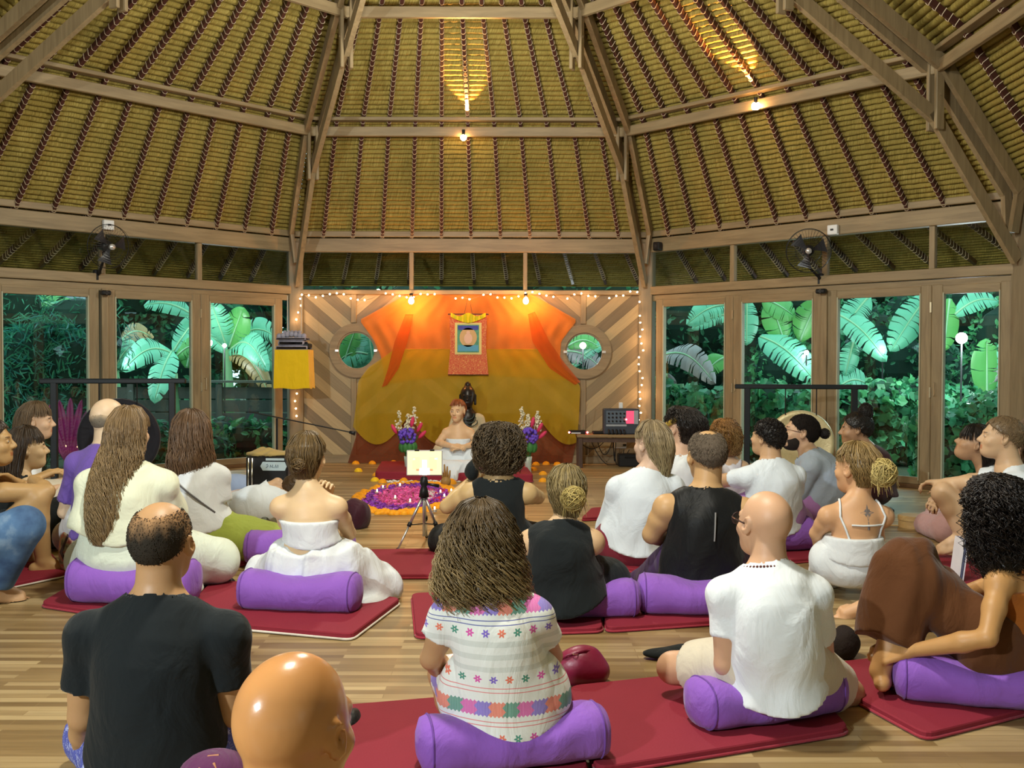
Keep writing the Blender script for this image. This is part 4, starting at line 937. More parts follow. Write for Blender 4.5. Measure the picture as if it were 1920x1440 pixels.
def bun(col,at,r,n=160,rs_=.0028,nm='hair_bun',tails=0,seed=5,sq=(1,1,1)):
    def f(c):
        ng=np.random.default_rng(seed); Hc=c['Hc'];Rh=c['Rh'];kh=c['kh']; C0=Hc+Rh@np.array(at)*kh; m=MB().sphere((0,0,0),np.array(sq)*r*.82,14,10); v=np.concatenate(m.v); fa=m.f
        fq=np.array([g_ if len(g_)==4 else (*g_,g_[-1]) for g_ in fa])
        ax=ng.normal(0,1,(n,3)); ax[:,1]*=1.6; ax/=np.linalg.norm(ax,axis=1)[:,None]; u=np.cross(ax,[.1,.2,1.]); u/=np.linalg.norm(u,axis=1)[:,None]; w=np.cross(ax,u)
        t=np.linspace(0,1,16)[None,:,None]*ng.uniform(1.5,4.5,(n,1,1))+ng.uniform(0,6.28,(n,1,1)); o_=ng.uniform(-.5,.5,(n,1,1)); s=(ax[:,None]*o_+np.sqrt(1-o_**2)*(np.cos(t)*u[:,None]+np.sin(t)*w[:,None]))*r*np.array(sq)*ng.uniform(.9,1.1,(n,1,1))
        if tails:
            tl=np.linspace(0,1,16)[None,:,None]; a=ng.normal(0,1,(tails,1,3))*np.array([.5,.35,.2]); s2=a*r*(1+.35*tl)+np.array([0,-.2,-1])*tl*r*1.5*ng.uniform(.4,1.1,(tails,1,1)); s=np.concatenate([s,s2]) ; 
        s=s*kh@Rh.T+C0; v2,f2=strandmesh(s,ng.uniform(.6,1.3,len(s))*rs_); V=np.concatenate([v*kh@Rh.T+C0,v2]); Fc=np.concatenate([fq,f2+len(v)])
        ob=obj(nm,V,Fc,HAIR,c['root'],True); attr(ob,'tone',np.concatenate([np.tile(np.array(col)*.6,(len(v),1)),np.repeat(hairtone(col,len(s),ng,.4),48,0)]))
    return f
# ---------------------------------------------------------------- mats and bolsters
MATM=mat('maroon_mat_canvas',(.25,.018,.035),.8,var=.1,scale=5,bump=.25,bscale=180)
MATE=cloth('maroon_mat_edge',(.33,.03,.05),.8,.4)
WHITEW=cloth('white_piping',(.75,.7,.62))
def floormat(label,q,th=.03,group='maroon floor mats',piping=False,name='floor_mat'):
    P=[G(x,y) for x,y in q]; c=sum(P)/4; root=empty(name,(c[0],c[1],0),0,label,'mat',group)
    P=[np.array([p[0]-c[0],p[1]-c[1]]) for p in P]
    if sum(P[i][0]*P[(i+1)%4][1]-P[(i+1)%4][0]*P[i][1] for i in range(4))<0: P=P[::-1]
    # rounded outline
    out=[]
    for i in range(4):
        a,b,d=P[i-1],P[i],P[(i+1)%4]; u=nz(a-b);v=nz(d-b)
        for t in(0,.25,.5,.75,1): out.append(b+u*.05*(1-t)**2+v*.05*t**2)
    m=MB(); n=len(out); prof=[(.0,.002),(.0,.0),(-.006,th*.5),(.0,th-.006),(.012,th)]
    V=[]
    o=np.array(out)
    for s,z in((1,.002),(1.0,th*.85),(.992,th)):
        V+= [(p[0]*s,p[1]*s,z) for p in o]
    F=[(i*n+j,i*n+(j+1)%n,(i+1)*n+(j+1)%n,(i+1)*n+j) for i in range(2) for j in range(n)]+[tuple(2*n+j for j in range(n))]
    m.add(V,F).build('mat_cushion',MATM,root)
    MB().tube([(p[0]*1.003,p[1]*1.003,.008) for p in list(o)+[o[0]]],.0055,6).build('edge_piping',WHITEW if piping else MATE,root,True)
    return root
for a in[("maroon mat under the woman in the embroidered dress",[(628,1338),(1052,1302),(1105,1462),(548,1520)]),
 ("maroon mat under the bald man in the white tee",[(1066,1300),(1480,1256),(1594,1380),(1118,1458)]),
 ("reddish-brown mat with its corner at lower right, under the woman in brown",[(1500,1262),(1736,1392),(2080,1305),(1850,1222)]),
 ("maroon mat with white piping under the woman in the strapless top",[(660,1203),(752,1133),(400,1097),(330,1172)],.035,'maroon floor mats',True),
 ("maroon mat under the woman with waist-long hair",[(76,1140),(322,1178),(388,1102),(150,1096)]),
 ("maroon mat on the floor behind the phone tripod",[(470,1088),(852,1086),(842,1036),(560,1040)]),
 ("maroon mat under the blonde woman in the black sleeveless top",[(780,1200),(1130,1188),(1118,1112),(772,1122)]),
 ("maroon mat under the man in the black sleeveless shirt",[(1137,1188),(1372,1172),(1345,1100),(1125,1112)]),
 ("small visible strip of maroon mat right of the curly-haired phone holder",[(1090,978),(1180,974),(1180,956),(1110,958)]),
 ("maroon mat under the person in the long white shirt",[(1090,1062),(1235,1082),(1262,1012),(1125,1020)]),
 ("maroon mat lying free between the white camisole woman and the open folder",[(1645,1082),(1712,1040),(1835,1056),(1850,1125)]),
 ("maroon mat with white piping at the left edge under the barefoot man",[(-60,1122),(128,1082),(85,1032),(-80,1040)],.03,'maroon floor mats',True),
 ("maroon mat behind the barefoot man, near the dark-dressed woman",[(40,1024),(150,1012),(150,988),(80,992)]),
 ("maroon mat under the woman in green trousers",[(325,1084),(470,1060),(455,1030),(320,1044)]),
 ("maroon mat under the men at the right, below the gold gong",[(1385,1066),(1560,1052),(1530,1000),(1395,1006)])]: floormat(*a)
r=floormat("thick red cushion pad in front of the seated teacher",[(703,899),(1000,905),(982,881),(715,878)],.085,None,name='floor_cushion'); r['category']='cushion'
PURP=cloth('purple_bolster_cotton',(.27,.11,.52),.8,.5,.15); DPUR=cloth('dark_maroon_velvet',(.07,.01,.035),.7,.4)
PSEAM=cloth('purple_seam',(.16,.06,.33))
def bolster(label,px,z,L=.62,ang=0.,r=.098,sag=.0,m=None,grp='purple bolster cushions',m2=None,dz=.03,flat=1.):
    c=W(px,720,z); root=empty('bolster_cushion',(c[0],c[1],dz),math.radians(ang),label,'bolster',grp); n=28;X=[];a=L/2
    xs=[-a,-a+.004,-a+.018,-a+.04]+list(np.linspace(-a+.07,a-.07,15))+[a-.04,a-.018,a-.004,a]; rr=[.0,.045,.085,.097]+[.1]*15+[.097,.085,.045,.0]; V=[];F=[]
    for x,q in zip(xs,rr):
        q=q/.1*r; s=1-sag*math.exp(-(x/(L*.26))**2); cr=.004*math.sin(x*38)
        for j in range(n):
            t=2*math.pi*j/n; cx,sy=math.cos(t),math.sin(t); e=.82; yy=math.copysign(abs(cx)**e,cx)*q*1.12*(2-s)**.6; zz=math.copysign(abs(sy)**e,sy)*q*flat; zz=zz*s if zz>0 else max(zz,-r*flat*.93)
            V.append((x,yy+cr,r*flat*.93+zz+(cr*.5 if zz>0 else 0)))
    F=[(i*n+j,i*n+(j+1)%n,(i+1)*n+(j+1)%n,(i+1)*n+j) for i in range(len(xs)-1) for j in range(n)]
    obj('cover',V,F,m or PURP,root,True)
    for i in(3,len(xs)-4): MB().tube([V[i*n+j] for j in range(n)]+[V[i*n]],.0035,5,False).build('end_piping',PSEAM if not m else m,root,True)
    return root
B=bolster
B('purple bolster under the woman in the embroidered dress',965,2.98,.60,14,sag=.45,r=.084)
B('purple bolster under the bald man in the white tee',1442,3.36,.585,20,sag=.45,r=.086)
B('purple bolster under the woman in brown at the right edge',1850,3.52,.62,-14,sag=.5)
B('purple bolster under the woman in the strapless white top',562,4.83,.62,-8,sag=.28)
B('purple bolster lying unused just beyond the strapless woman',562,5.95,.67,3,r=.1)
B('purple bolster under the woman with waist-long hair',250,4.98,.66,-5,sag=.35,r=.115)
B('purple bolster end showing beside the blonde in black',1082,4.72,.62,3,r=.09)
B('purple bolster under the man in the black sleeveless shirt',1312,4.78,.60,-3,sag=.35)
B('purple bolster under the man in the white tee below the gong',1452,6.4,.55,10,r=.11,sag=.3)
B('purple bolster end beside the man in the purple tee',160,7.1,.5,10,r=.085)
B('purple bolster at the left edge by the jeans-clad leg',-62,5.6,.44,6,r=.09)
B('purple bolster half hidden behind the green trousers',372,6.15,.2,0,r=.08)
bolster('dark maroon bolster beside the green trousers',420,6.08,.2,4,r=.078,m=DPUR,grp=None)
# ---------------------------------------------------------------- people
WH=cloth('white_cotton',(.77,.82,.85)); WHB=cloth('bluish_white_cotton',(.74,.82,.90)); CREAM=cloth('cream_gauze',(.76,.80,.62)); BLK=cloth('black_cotton',(.012,.016,.018),.85,.35,.1); BLK2=cloth('black_sports_fabric',(.010,.011,.012),.5,.2,.05)
PUR=cloth('purple_cotton',(.17,.10,.42)); GREY=cloth('blue_grey_cotton',(.36,.44,.55)); GREEN=cloth('olive_green_cotton',(.33,.40,.07)); MAR=cloth('maroon_cotton',(.20,.02,.04)); PINK=cloth('mauve_cotton',(.40,.20,.48)); BROWN=cloth('rust_brown_linen',(.10,.036,.011)); RUST=cloth('rust_orange_cotton',(.30,.09,.012)); BEIGE=cloth('beige_cotton',(.62,.56,.44)); SHIRTS=cloth('grey_shorts',(.3,.32,.3)); DKN=cloth('dark_navy_cotton',(.015,.018,.04)); DMAR=cloth('dark_plum_cotton',(.05,.012,.015)); DUSTP=cloth('dusty_pink_cotton',(.5,.3,.3))
def jeans():
    t=NT('faded_blue_jeans'); n=t.noise(7,4,t.obj()); t.col(t.ramp(n,[(.35,(.03,.07,.17)),(.6,(.09,.19,.36)),(.75,(.3,.42,.55))])); t.set(Roughness=.85); t.bump(t.noise(300,2,t.obj()),.001,.5); return t.m
JEANS=jeans()
def batik():
    t=NT('blue_patterned_cotton'); v=t.n('ShaderNodeTexVoronoi',feature='DISTANCE_TO_EDGE',inp={'Scale':34.}).outputs[0]; n=t.noise(45,3,t.obj()); t.col(t.ramp(t.ma('ADD',v,n),[(.45,(.45,.5,.8)),(.56,(.05,.06,.34)),(.7,(.09,.12,.5))])); t.set(Roughness=.8); return t.m
BATIK=batik()
def dressmat():
    """white woven dress: rows of small embroidered flowers, colour bands and thin lines"""
    t=NT('embroidered_white_dress'); o=t.obj(); s=t.n('ShaderNodeSeparateXYZ',inp={0:o}); x,z=s.outputs[0],s.outputs[2]; wob=t.noise(5,2,o)
    z=t.ma('ADD',z,t.ma('MULTIPLY',t.ma('SUBTRACT',wob,.5),.012)); base=(.80,.83,.79); cur=None
    band=lambda a,b: t.ma('MULTIPLY',t.ma('GREATER_THAN',z,a),t.ma('LESS_THAN',z,b))
    PAL=[(0.,(.80,.20,.12)),(.25,(.08,.30,.22)),(.5,(.70,.10,.42)),(.75,(.22,.15,.62))]
    def pick(cell): 
        w=t.n('ShaderNodeMath',operation='FRACT',inp={0:t.ma('MULTIPLY',cell,.2500001)}).outputs[0]; r=t.n('ShaderNodeValToRGB',inp={0:w}); e=r.color_ramp; e.interpolation='CONSTANT'
        while len(e.elements)<4: e.elements.new(.5)
        for i,(p,c) in enumerate(PAL): e.elements[i].position=max(0,p-.05); e.elements[i].color=(*c,1)
        return r.outputs[0]
    col=t.mix(0.,base,base)
    # faint sheer stripes mid back
    st=t.ma('MULTIPLY',band(.335,.43),t.ma('GREATER_THAN',t.ma('SINE',t.ma('MULTIPLY',z,170.)),.2)); col=t.mix(st,col,(.66,.70,.66))
    for zc,c in((.563,(.12,.14,.38)),(.552,(.12,.14,.38)),(.480,(.12,.14,.38)),(.468,(.12,.14,.38)),(.285,(.75,.25,.25)),(.272,(.75,.25,.25)),(.185,(.75,.25,.25)),(.173,(.75,.25,.25))): col=t.mix(band(zc-.0013,zc+.0013),col,c)
    for za,zb,ph in((.492,.538,.3),(.198,.246,.8)):
        zig=t.ma('MULTIPLY',t.ma('PINGPONG',z,.012),.9); u=t.ma('ADD',t.ma('DIVIDE',t.ma('ADD',x,zig),.042),20+ph); cell=t.ma('FLOOR',u); cc=pick(cell); hat=t.ma('GREATER_THAN',t.ma('SINE',t.ma('MULTIPLY',x,1500.)),.55)
        cc=t.mix(t.ma('MULTIPLY',hat,.45),cc,(.75,.75,.72)); e=t.ma('MULTIPLY',t.ma('PINGPONG',t.ma('ADD',x,3.),.006),1.); b=t.ma('MULTIPLY',t.ma('GREATER_THAN',z,t.ma('ADD',za,e)),t.ma('LESS_THAN',z,t.ma('SUBTRACT',zb,e))); col=t.mix(b,col,cc)
    for zc,ph,sp_ in((.588,.15,.05),(.447,.6,.047),(.312,.1,.047),(.140,.55,.047)):
        u=t.ma('ADD',t.ma('DIVIDE',x,sp_),20+ph); cell=t.ma('FLOOR',u); dx=t.ma('MULTIPLY',t.ma('SUBTRACT',t.ma('SUBTRACT',u,cell),.5),sp_); dz=t.ma('SUBTRACT',z,zc)
        r=t.ma('SQRT',t.ma('ADD',t.ma('MULTIPLY',dx,dx),t.ma('MULTIPLY',dz,dz))); an=t.ma('ARCTAN2',dz,dx); R_=t.ma('MULTIPLY_ADD',t.ma('COSINE',t.ma('MULTIPLY',an,6.)),.0032,.0095)
        col=t.mix(t.ma('LESS_THAN',r,R_),col,pick(cell)); col=t.mix(t.ma('LESS_THAN',r,.0022),col,(.75,.65,.55))
    t.col(col); t.set(Roughness=.85); t.b.inputs['Sheen Weight'].default_value=.1
    f=t.noise(5,4,t.mapv(o,(1.6,1.6,.6)),.55,1.); w=t.noise(240,2,o); b1=t.n('ShaderNodeBump',inp={'Height':w,'Distance':.001,'Strength':.4}); b2=t.n('ShaderNodeBump',inp={'Height':f,'Distance':.03,'Strength':.5,'Normal':b1.outputs[0]}); t.l(b2.outputs[0],t.b.inputs['Normal']); return t.m
DRESS=dressmat()
LONG=[(.122,0,-.005,.02,.02),(.108,0,-.010,.058,.062),(.07,0,-.015,.088,.096),(.02,0,-.020,.097,.108),(-.05,0,-.035,.104,.106)]
TAN=(.60,.36,.18);PALE=(.72,.50,.33);DARK=(.33,.18,.09);MID=(.50,.29,.14)
ME='men and women seated on the floor'
def tattoo(c):
    m=MB(); f=c['skin']; o=c['sp'](.90)+np.array([.03,0,0])
    def pr(x,z):
        p=o+np.array([x,-.3,z])
        for _ in range(25): p[1]+=float(f(p[None].astype(np.float32),False)[0])-.0006
        return p
    pts=[]; n=16
    for i in range(n): a=2*math.pi*i/n; r=.040 if i%4==0 else (.020 if i%2==0 else .017); pts.append(pr(r*math.cos(a),.01+r*1.1*math.sin(a)))
    ctr=pr(0,.01); m.add([ctr]+pts,[(0,1+(i+1)%n,1+i) for i in range(n)]); m.tube([pr(0,-.035),pr(0,-.07)],.003,4); m.tube([pr(0,-.06),pr(.0,-.075)],.006,4)
    return m.build('mandala_tattoo',mat('tattoo_ink',(.20,.17,.16),.6),c['root'])
# -- foreground
def fade(a,b,zc):  # cropped sides on a balding head
    def f(q,v,c,hd):
        r=hd&(q[:,2]<zc+.02*np.sin(q[:,0]*60))&(q[:,1]<.045)&(q[:,2]>-.075)&~((np.abs(np.abs(q[:,0])-.082)<.012)&(np.abs(q[:,1]+.01)<.03)); c[r]=b; r2=hd&(q[:,2]>=zc)&(q[:,2]<.10)&(q[:,1]<.03)&(np.abs(q[:,0])>.03); return c
    return f
person('person','bald tan man in the near foreground, shiny bare head seen from behind',1.56,545,.06,(556,1226,-.0),(.62,.29,.10),dict(turn=(-24,-4,0),smat=SKINB,kh=1.04,wear=[top('tee_shirt',cloth('plum_cotton',(.10,.03,.08)),.5,.02)]),1.,0,.012)
person('person','man in a black t-shirt with a balding, close-cropped head, front left',2.72,295,.05,(306,941,.02),MID,dict(turn=(-6,6,0),kh=1.0,sw=.18,fat=1.0,wide=1.,L={'e':('p',158,1342,.02),'w':('p',165,1440,.26)},R={'e':('p',432,1330,.04),'w':('p',420,1420,.28)},
  wear=[top('black_tee_shirt',BLK,.62,.035,hem=-.16,neck=.085,low=.02,amp=.004),pants('blue_patterned_shorts',BATIK,.95,.03)],
  hair=[shorthair((.05,.042,.032),.0045,.0006,1500,.006,.0008,front=.06,back=-.085,top=(.062,-.005,.095),wild=.6,nm='cropped_hair',fadec=(.40,.23,.11))]),1.03,0,.009)
person('person','woman in an embroidered white dress with wavy brown shoulder-length hair',3.03,945,.135,(902,946,.06),MID,dict(fem=1,turn=(0,8,-4),bow=.05,fat=1.03,sw=.165,L={'e':('p',808,1235,.02),'w':('p',850,1270,.35)},R={'e':('p',1035,1230,.12),'w':('p',960,1260,.42)},
  LL={'k':('p',835,1262,.30),'a':('p',870,1400,.38)},RL={'k':('p',1040,1370,.35),'a':('p',930,1400,.45)},
  wear=[top('embroidered_dress',DRESS,.50,.012,hem=-.12,neck=.085,low=.02,flare=.012,amp=.004,wz=.12),pants('dress_skirt',DRESS,.75,.022,skirt=.03)],
  hair=[hair([(.122,0,-.005,.02,.02),(.108,0,-.010,.06,.064),(.07,0,-.015,.092,.10),(.02,0,-.020,.108,.112),(-.05,0,-.03,.124,.118),(-.12,0,-.045,.138,.122),(-.175,0.01,-.06,.135,.10),(-.215,.01,-.075,.11,.07)],(.085,.055,.025),900,.0019,.019,32,open_=1.9,tipc=(.50,.36,.15),spread=.05,ragged=.25,lift=.02)]),1.,0,.0085)
CTX['bald man']=person('person','bald man in a white t-shirt and glasses sitting on a purple bolster, front right',3.33,1448,.12,(1432,921,.03),(.60,.36,.22),dict(turn=(22,4,3),bow=.055,tilt=.04,sw=.18,kh=.98,L={'e':('p',1360,1246,-.02),'w':('p',1390,1280,.30)},R={'e':('p',1545,1240,.12),'w':('p',1500,1290,.32)},
  LL={'k':('p',1262,1252,.26),'a':('p',1400,1290,.50)},RL={'k':('p',1590,1300,.30),'a':('p',1450,1320,.45)},
  wear=[top('white_tee_shirt',WH,.62,.03,hem=-.125,neck=.082,low=.035,amp=.008),pants('beige_shorts',BEIGE,.72,.03,wide=.01)],
  hair=[]),1.,0,.0085)
person('person','woman with black curly hair and rust-brown dress hugging her knee, right edge',3.56,1900,.12,(1868,906,.02),(.50,.27,.10),dict(fem=1,turn=(-28,4,0),sw=.165,bow=.04,fineh=[0],L={'e':('p',1852,1196,-.20),'w':('p',1700,1222,-.02),'curl':.9,'hn':(.6,.4,-.6)},R={'e':('p',1790,1120,.35),'w':('p',1672,1205,.14),'curl':1.},
  LL={'k':('p',1705,1062,.10),'a':('p',1650,1258,.05)},RL={'k':('p',1800,1290,.10),'a':('p',1850,1300,.35)},
  wear=[top('rust_camisole',RUST,0,.006,hem=.05,th=.008,topcut=.075,amp=.001),strap('rust_strap',RUST,[(-.55,.80,-1),(-.5,.9,-1),(-.42,.98,-.2)],.007,.005),pants('brown_skirt',BROWN,1.72,.03,skirt=.03,amp=.020,wide=.035,fr_=15,fax=(1,1,.35))],
  hair=[hair([(.135,0,-.005,.03,.03),(.12,0,-.01,.085,.085),(.07,0,-.02,.125,.125),(0,0,-.03,.138,.14),(-.08,0,-.04,.145,.135),(-.16,.0,-.05,.14,.11),(-.22,.0,-.06,.11,.07)],(.016,.011,.009),620,.0026,.012,38,open_=1.95,curl=.012,ragged=.3,spread=.08,lift=.02,vol=.88)]),1.,42,.0095)
# -- middle rows
P_=person
HSH=dict()
P_('person','woman in a strapless white top and white skirt, hair pinned up, on a purple bolster',4.98,587,.135,(576,816,.02),(.74,.53,.31),dict(fem=1,kh=1.05,sw=.165,fat=1.05,turn=(-8,6,0),bow=.02,fineh=[0],smat=SKIN,L={'e':('p',550,1005,.26),'w':('p',612,935,.13),'hd':(.15,-.5,.8),'hn':(-.2,-1,-.4),'curl':.8},R={'e':('p',655,1000,.20),'w':('p',600,1010,.34)},
  LL={'k':('p',500,1085,.35),'a':('p',610,1110,.45)},RL={'k':('p',712,1100,.20),'a':('p',610,1115,.35)},
  wear=[top('strapless_white_top',WH,0,.004,hem=.068,th=.012,topcut=.107,amp=.002,fr_=22),pants('white_skirt',WH,1.2,.035,skirt=.06,amp=.015,fax=(1,1,.2),wide=.03,fr_=22,waist=.035,extra=[(('p',695,1122,.12),(.10,.15,.035))])],
  hair=[hair([(.122,0,-.005,.02,.02),(.108,0,-.010,.058,.064),(.07,0,-.015,.086,.10),(.02,0,-.022,.088,.108),(-.04,0,-.035,.07,.088),(-.09,0,-.045,.048,.045)],(.15,.095,.035),260,.0022,.003,20,open_=1.5,ragged=.1),bun((.13,.08,.03),(0,-.125,-.005),.034,120,.0022)]),1.06,0,.009)
P_('person','woman with waist-long wavy fair hair in a cream blouse and white skirt',5.05,240,.19,(243,768,.03),(.68,.45,.28),dict(fem=1,kh=1.05,wide=.98,sw=.175,fat=1.1,turn=(-14,4,0),bow=.02,L={'e':('p',172,985,-.02),'w':('p',190,1080,.10)},R={'e':('p',310,960,.10),'w':('p',300,1060,.25)},
  wear=[top('cream_blouse',CREAM,1.75,.03,th=.024,hem=.02,neck=.085,wz=.2,amp=.005),pants('white_long_skirt',cloth('white_green_linen',(.74,.82,.70)),1.5,.035,skirt=.05,wide=.03,waist=.07,extra=[(('p',345,1105,.15),(.10,.12,.04))])],
  hair=[hair(LONG+[(-.12,-.0,-.07,.115,.10),(-.20,-.01,-.12,.11,.075),(-.30,-.015,-.165,.10,.055),(-.39,-.02,-.185,.085,.045),(-.46,-.025,-.195,.065,.035),(-.52,-.03,-.20,.035,.02)],(.23,.15,.07),1000,.0019,.015,40,open_=1.65,tipc=(.42,.30,.14),ragged=.35,spread=.06,m_=34)]),1.12,0,.0105)
P_('person','balding man in a purple t-shirt in front of the dark gong',5.7,192,.22,(206,748,.03),(.74,.56,.38),dict(turn=(-22,2,0),kh=1.08,sw=.175,RL={'k':(.2,.32,.22),'a':(-.05,.42,.06)},
  wear=[top('purple_tee_shirt',PUR,.8,.03,hem=-.12,low=.02),pants('white_trousers',WH,1.9,.03)],
  hair=[shorthair((.30,.26,.20),.0025,.0004,500,.006,.0008,front=.045,back=-.07,nm='cropped_hair',yfront=.035,zc=.035,fadec=(.55,.42,.28))]),1.08,0,.012)
P_('person','woman with brown shoulder-length hair, white tee and olive green trousers',6.05,378,.09,(358,773,.03),(.66,.44,.27),dict(fem=1,kh=1.2,sw=.175,fat=1.12,turn=(16,6,0),L={'e':('p',318,960,.12),'w':('p',345,1000,.3)},R={'e':('p',412,955,.0),'w':('p',425,1000,.22)},
  RL={'k':('p',505,1020,.05),'a':('p',400,1035,.25)},LL={'k':('p',300,1010,.3),'a':('p',390,1030,.35)},
  wear=[top('white_tee_with_crossed_neck',WH,.75,.035,hem=.0,neck=.10,wz=.15),pants('olive_green_trousers',GREEN,1.85,.04,wide=.04,amp=.007,fr_=20),strap('bag_strap',mat('grey_cord',(.12,.12,.12),.7),[(.8,.30,-1),(.3,.50,-1),(-.3,.72,-1),(-.7,.88,-1)],.006,.040)],
  hair=[hair(LONG+[(-.12,0,-.045,.118,.105),(-.19,.0,-.05,.118,.085),(-.235,.0,-.055,.09,.06)],(.13,.075,.04),460,.0028,.007,22,open_=1.8,tipc=(.28,.17,.09),ragged=.25,spread=.05)]),1.1,0,.0115)
P_('person','person in loose white clothes bending forward behind the strapless woman',7.35,478,.05,(560,888,.12),(.6,.4,.25),dict(bow=.13,kh=.95,tilt=-.25,turn=(-70,30,0),L={'e':('p',520,905,.1),'w':('p',545,935,.1)},R={'e':('p',560,930,.3),'w':('p',580,960,.3)},RL={'k':('p',540,955,.0),'a':('p',590,965,.1)},
  wear=[top('loose_white_shirt',WHB,1.5,.06,hem=-.1,low=.03,amp=.006),pants('white_trousers',WHB,1.8,.04)],hair=[shorthair((.10,.06,.03),.012,.003,200)]),1.,0,.014)
P_('person','person with curly dark hair in a black tank top, holding up a phone',6.0,935,.05,(936,804,.02),(.60,.42,.20),dict(kh=1.12,sw=.185,fat=1.02,turn=(4,4,0),fineh=[0],L={'e':('p',838,950,.05),'w':('p',893,893,.42),'hd':(.3,.3,.9),'hn':(.8,-.3,.0),'curl':.6},R={'e':('p',1008,932,.10),'w':('p',935,898,.46)},
  wear=[top('black_tank_top',BLK,0,.012,hem=-.14,neck=.095,arm=1.,th=.010,amp=.002),pants('black_trousers',BLK,1.9,.03)],
  hair=[hair([(.14,0,-.01,.04,.04),(.125,0,-.012,.085,.085),(.08,0,-.02,.118,.118),(.02,0,-.03,.128,.13),(-.05,0,-.035,.125,.12),(-.105,0,-.04,.10,.09),(-.13,0,-.04,.08,.07)],(.075,.052,.028),560,.0030,.004,75,open_=1.9,curl=.016,ragged=.2,spread=.12,tipc=(.20,.15,.08),lift=.015)]),1.15,0,.010)
P_('person','blonde woman with a messy knot in a black sleeveless top',4.7,1045,.12,(1062,878,.03),(.66,.45,.26),dict(fem=1,kh=1.0,sw=.165,fat=1.14,bow=.05,turn=(2,10,0),L={'e':('p',952,1045,.05),'w':('p',975,1110,.3)},R={'e':('p',1108,1030,.12),'w':('p',1100,1090,.3)},RL={'k':('p',1140,1088,.15),'a':('p',1040,1130,.35)},
  wear=[top('black_sleeveless_top',BLK,0,.03,hem=-.15,neck=.08,arm=.75,low=.03,flare=.02),pants('black_trousers',BLK,1.9,.03,wide=.02)],
  hair=[hair([(.122,0,-.005,.02,.02),(.108,0,-.010,.06,.066),(.07,0,-.015,.088,.10),(.02,0,-.025,.092,.108),(-.04,0,-.035,.08,.095),(-.10,0,-.045,.055,.055),(-.13,.0,-.05,.04,.03)],(.25,.19,.08),300,.0022,.005,30,open_=1.5,ragged=.2,spread=.1),bun((.46,.36,.12),(.02,-.125,.01),.055,240,.0022,tails=40)]),1.1,0,.010)
P_('person','person with fair half-tied hair in a long white shirt and maroon trousers',6.0,1192,.06,(1222,794,.0),(.66,.46,.34),dict(kh=1.12,sw=.18,fat=1.12,turn=(30,6,0),bow=.02,L={'e':('p',1148,990,.1),'w':('p',1150,1040,.22)},R={'e':('p',1262,960,.1),'w':('p',1215,1020,.35)},LL={'k':('p',1120,1040,.25),'a':('p',1190,1055,.3)},
  wear=[top('long_white_shirt',WHB,1.9,.045,hem=-.08,low=.02,neck=.07,wz=.14,amp=.006),pants('maroon_trousers',MAR,1.9,.04,wide=.02)],
  hair=[hair([(.122,0,-.005,.02,.02),(.108,0,-.010,.058,.064),(.07,0,-.015,.086,.10),(.02,0,-.022,.090,.108),(-.04,.01,-.035,.085,.10),(-.11,.015,-.05,.055,.07),(-.18,.02,-.06,.035,.04)],(.30,.23,.13),340,.0024,.004,20,open_=1.45,ragged=.2,tipc=(.5,.42,.22))]),1.14,6,.0115)
P_('person','dark-haired person with a mustard headband and white racerback tank top',7.3,1276,.10,(1272,768,.0),(.68,.44,.30),dict(kh=1.22,sw=.17,fat=1.12,turn=(40,0,0),wear=[top('white_racerback_tank',WH,0,.012,hem=-.1,neck=.10,arm=1.2,th=.010),pants('dark_trousers',DKN,1.9,.03)],
  hair=[hair([(.125,0,-.005,.03,.03),(.11,0,-.03,.075,.085),(.06,0,-.05,.10,.125),(.01,0,-.06,.095,.13),(-.05,0,-.06,.075,.10),(-.09,0,-.05,.05,.06)],(.022,.016,.013),320,.003,.008,30,open_=1.6,ragged=.2,curl=.006),
  lambda c: MB().lathe([(.094,.012),(.102,.014),(.102,-.016),(.094,-.014),(.094,.012)],c['Hc']+c['Rh']@np.array([0,-.005,.045])*c['kh'],32,c['Rh']@np.array([[1,0,0],[0,math.cos(-.5),-math.sin(-.5)],[0,math.sin(-.5),math.cos(-.5)]])*c['kh'],(.9,1.08)).build('mustard_headband',cloth('mustard_cloth',(.42,.28,.04)),c['root'],True)]),1.12,10,.013)
P_('person','man with cropped greying hair in a black sleeveless sports shirt',4.95,1318,.13,(1324,808,.02),(.58,.36,.17),dict(kh=1.12,sw=.20,fat=1.08,tilt=-.03,turn=(16,4,0),bow=.03,fineh=[1],L={'e':('p',1222,1002,.05),'w':('p',1265,1010,.36)},R={'e':('p',1352,1040,-.02),'w':('p',1336,1112,-.12),'hd':(-.1,-.1,-1),'hn':(-.9,.3,0),'curl':.7},LL={'k':('p',1205,1100,.35),'a':('p',1320,1130,.45)},
  wear=[top('black_sleeveless_sports_shirt',BLK2,0,.026,hem=-.16,neck=.085,arm=.9,low=.02),pants('dark_purple_trousers',cloth('dark_violet_cotton',(.05,.02,.09)),1.8,.015,waist=.01),
   lambda c: MB().tube(np.array([c['sp'](f)+np.array([.03,-(c['rs'][4][1]+.040),0]) for f in np.linspace(.42,.86,9)]),.004,5).build('reflective_print',mat('reflective_grey_print',(.3,.3,.3),.4),c['root'])],
  hair=[shorthair((.17,.135,.10),.008,.0015,1600,.016,.0011,front=.07,back=-.08,top=(.05,-.01,.06),nm='cropped_hair')]),1.18,-4,.009)
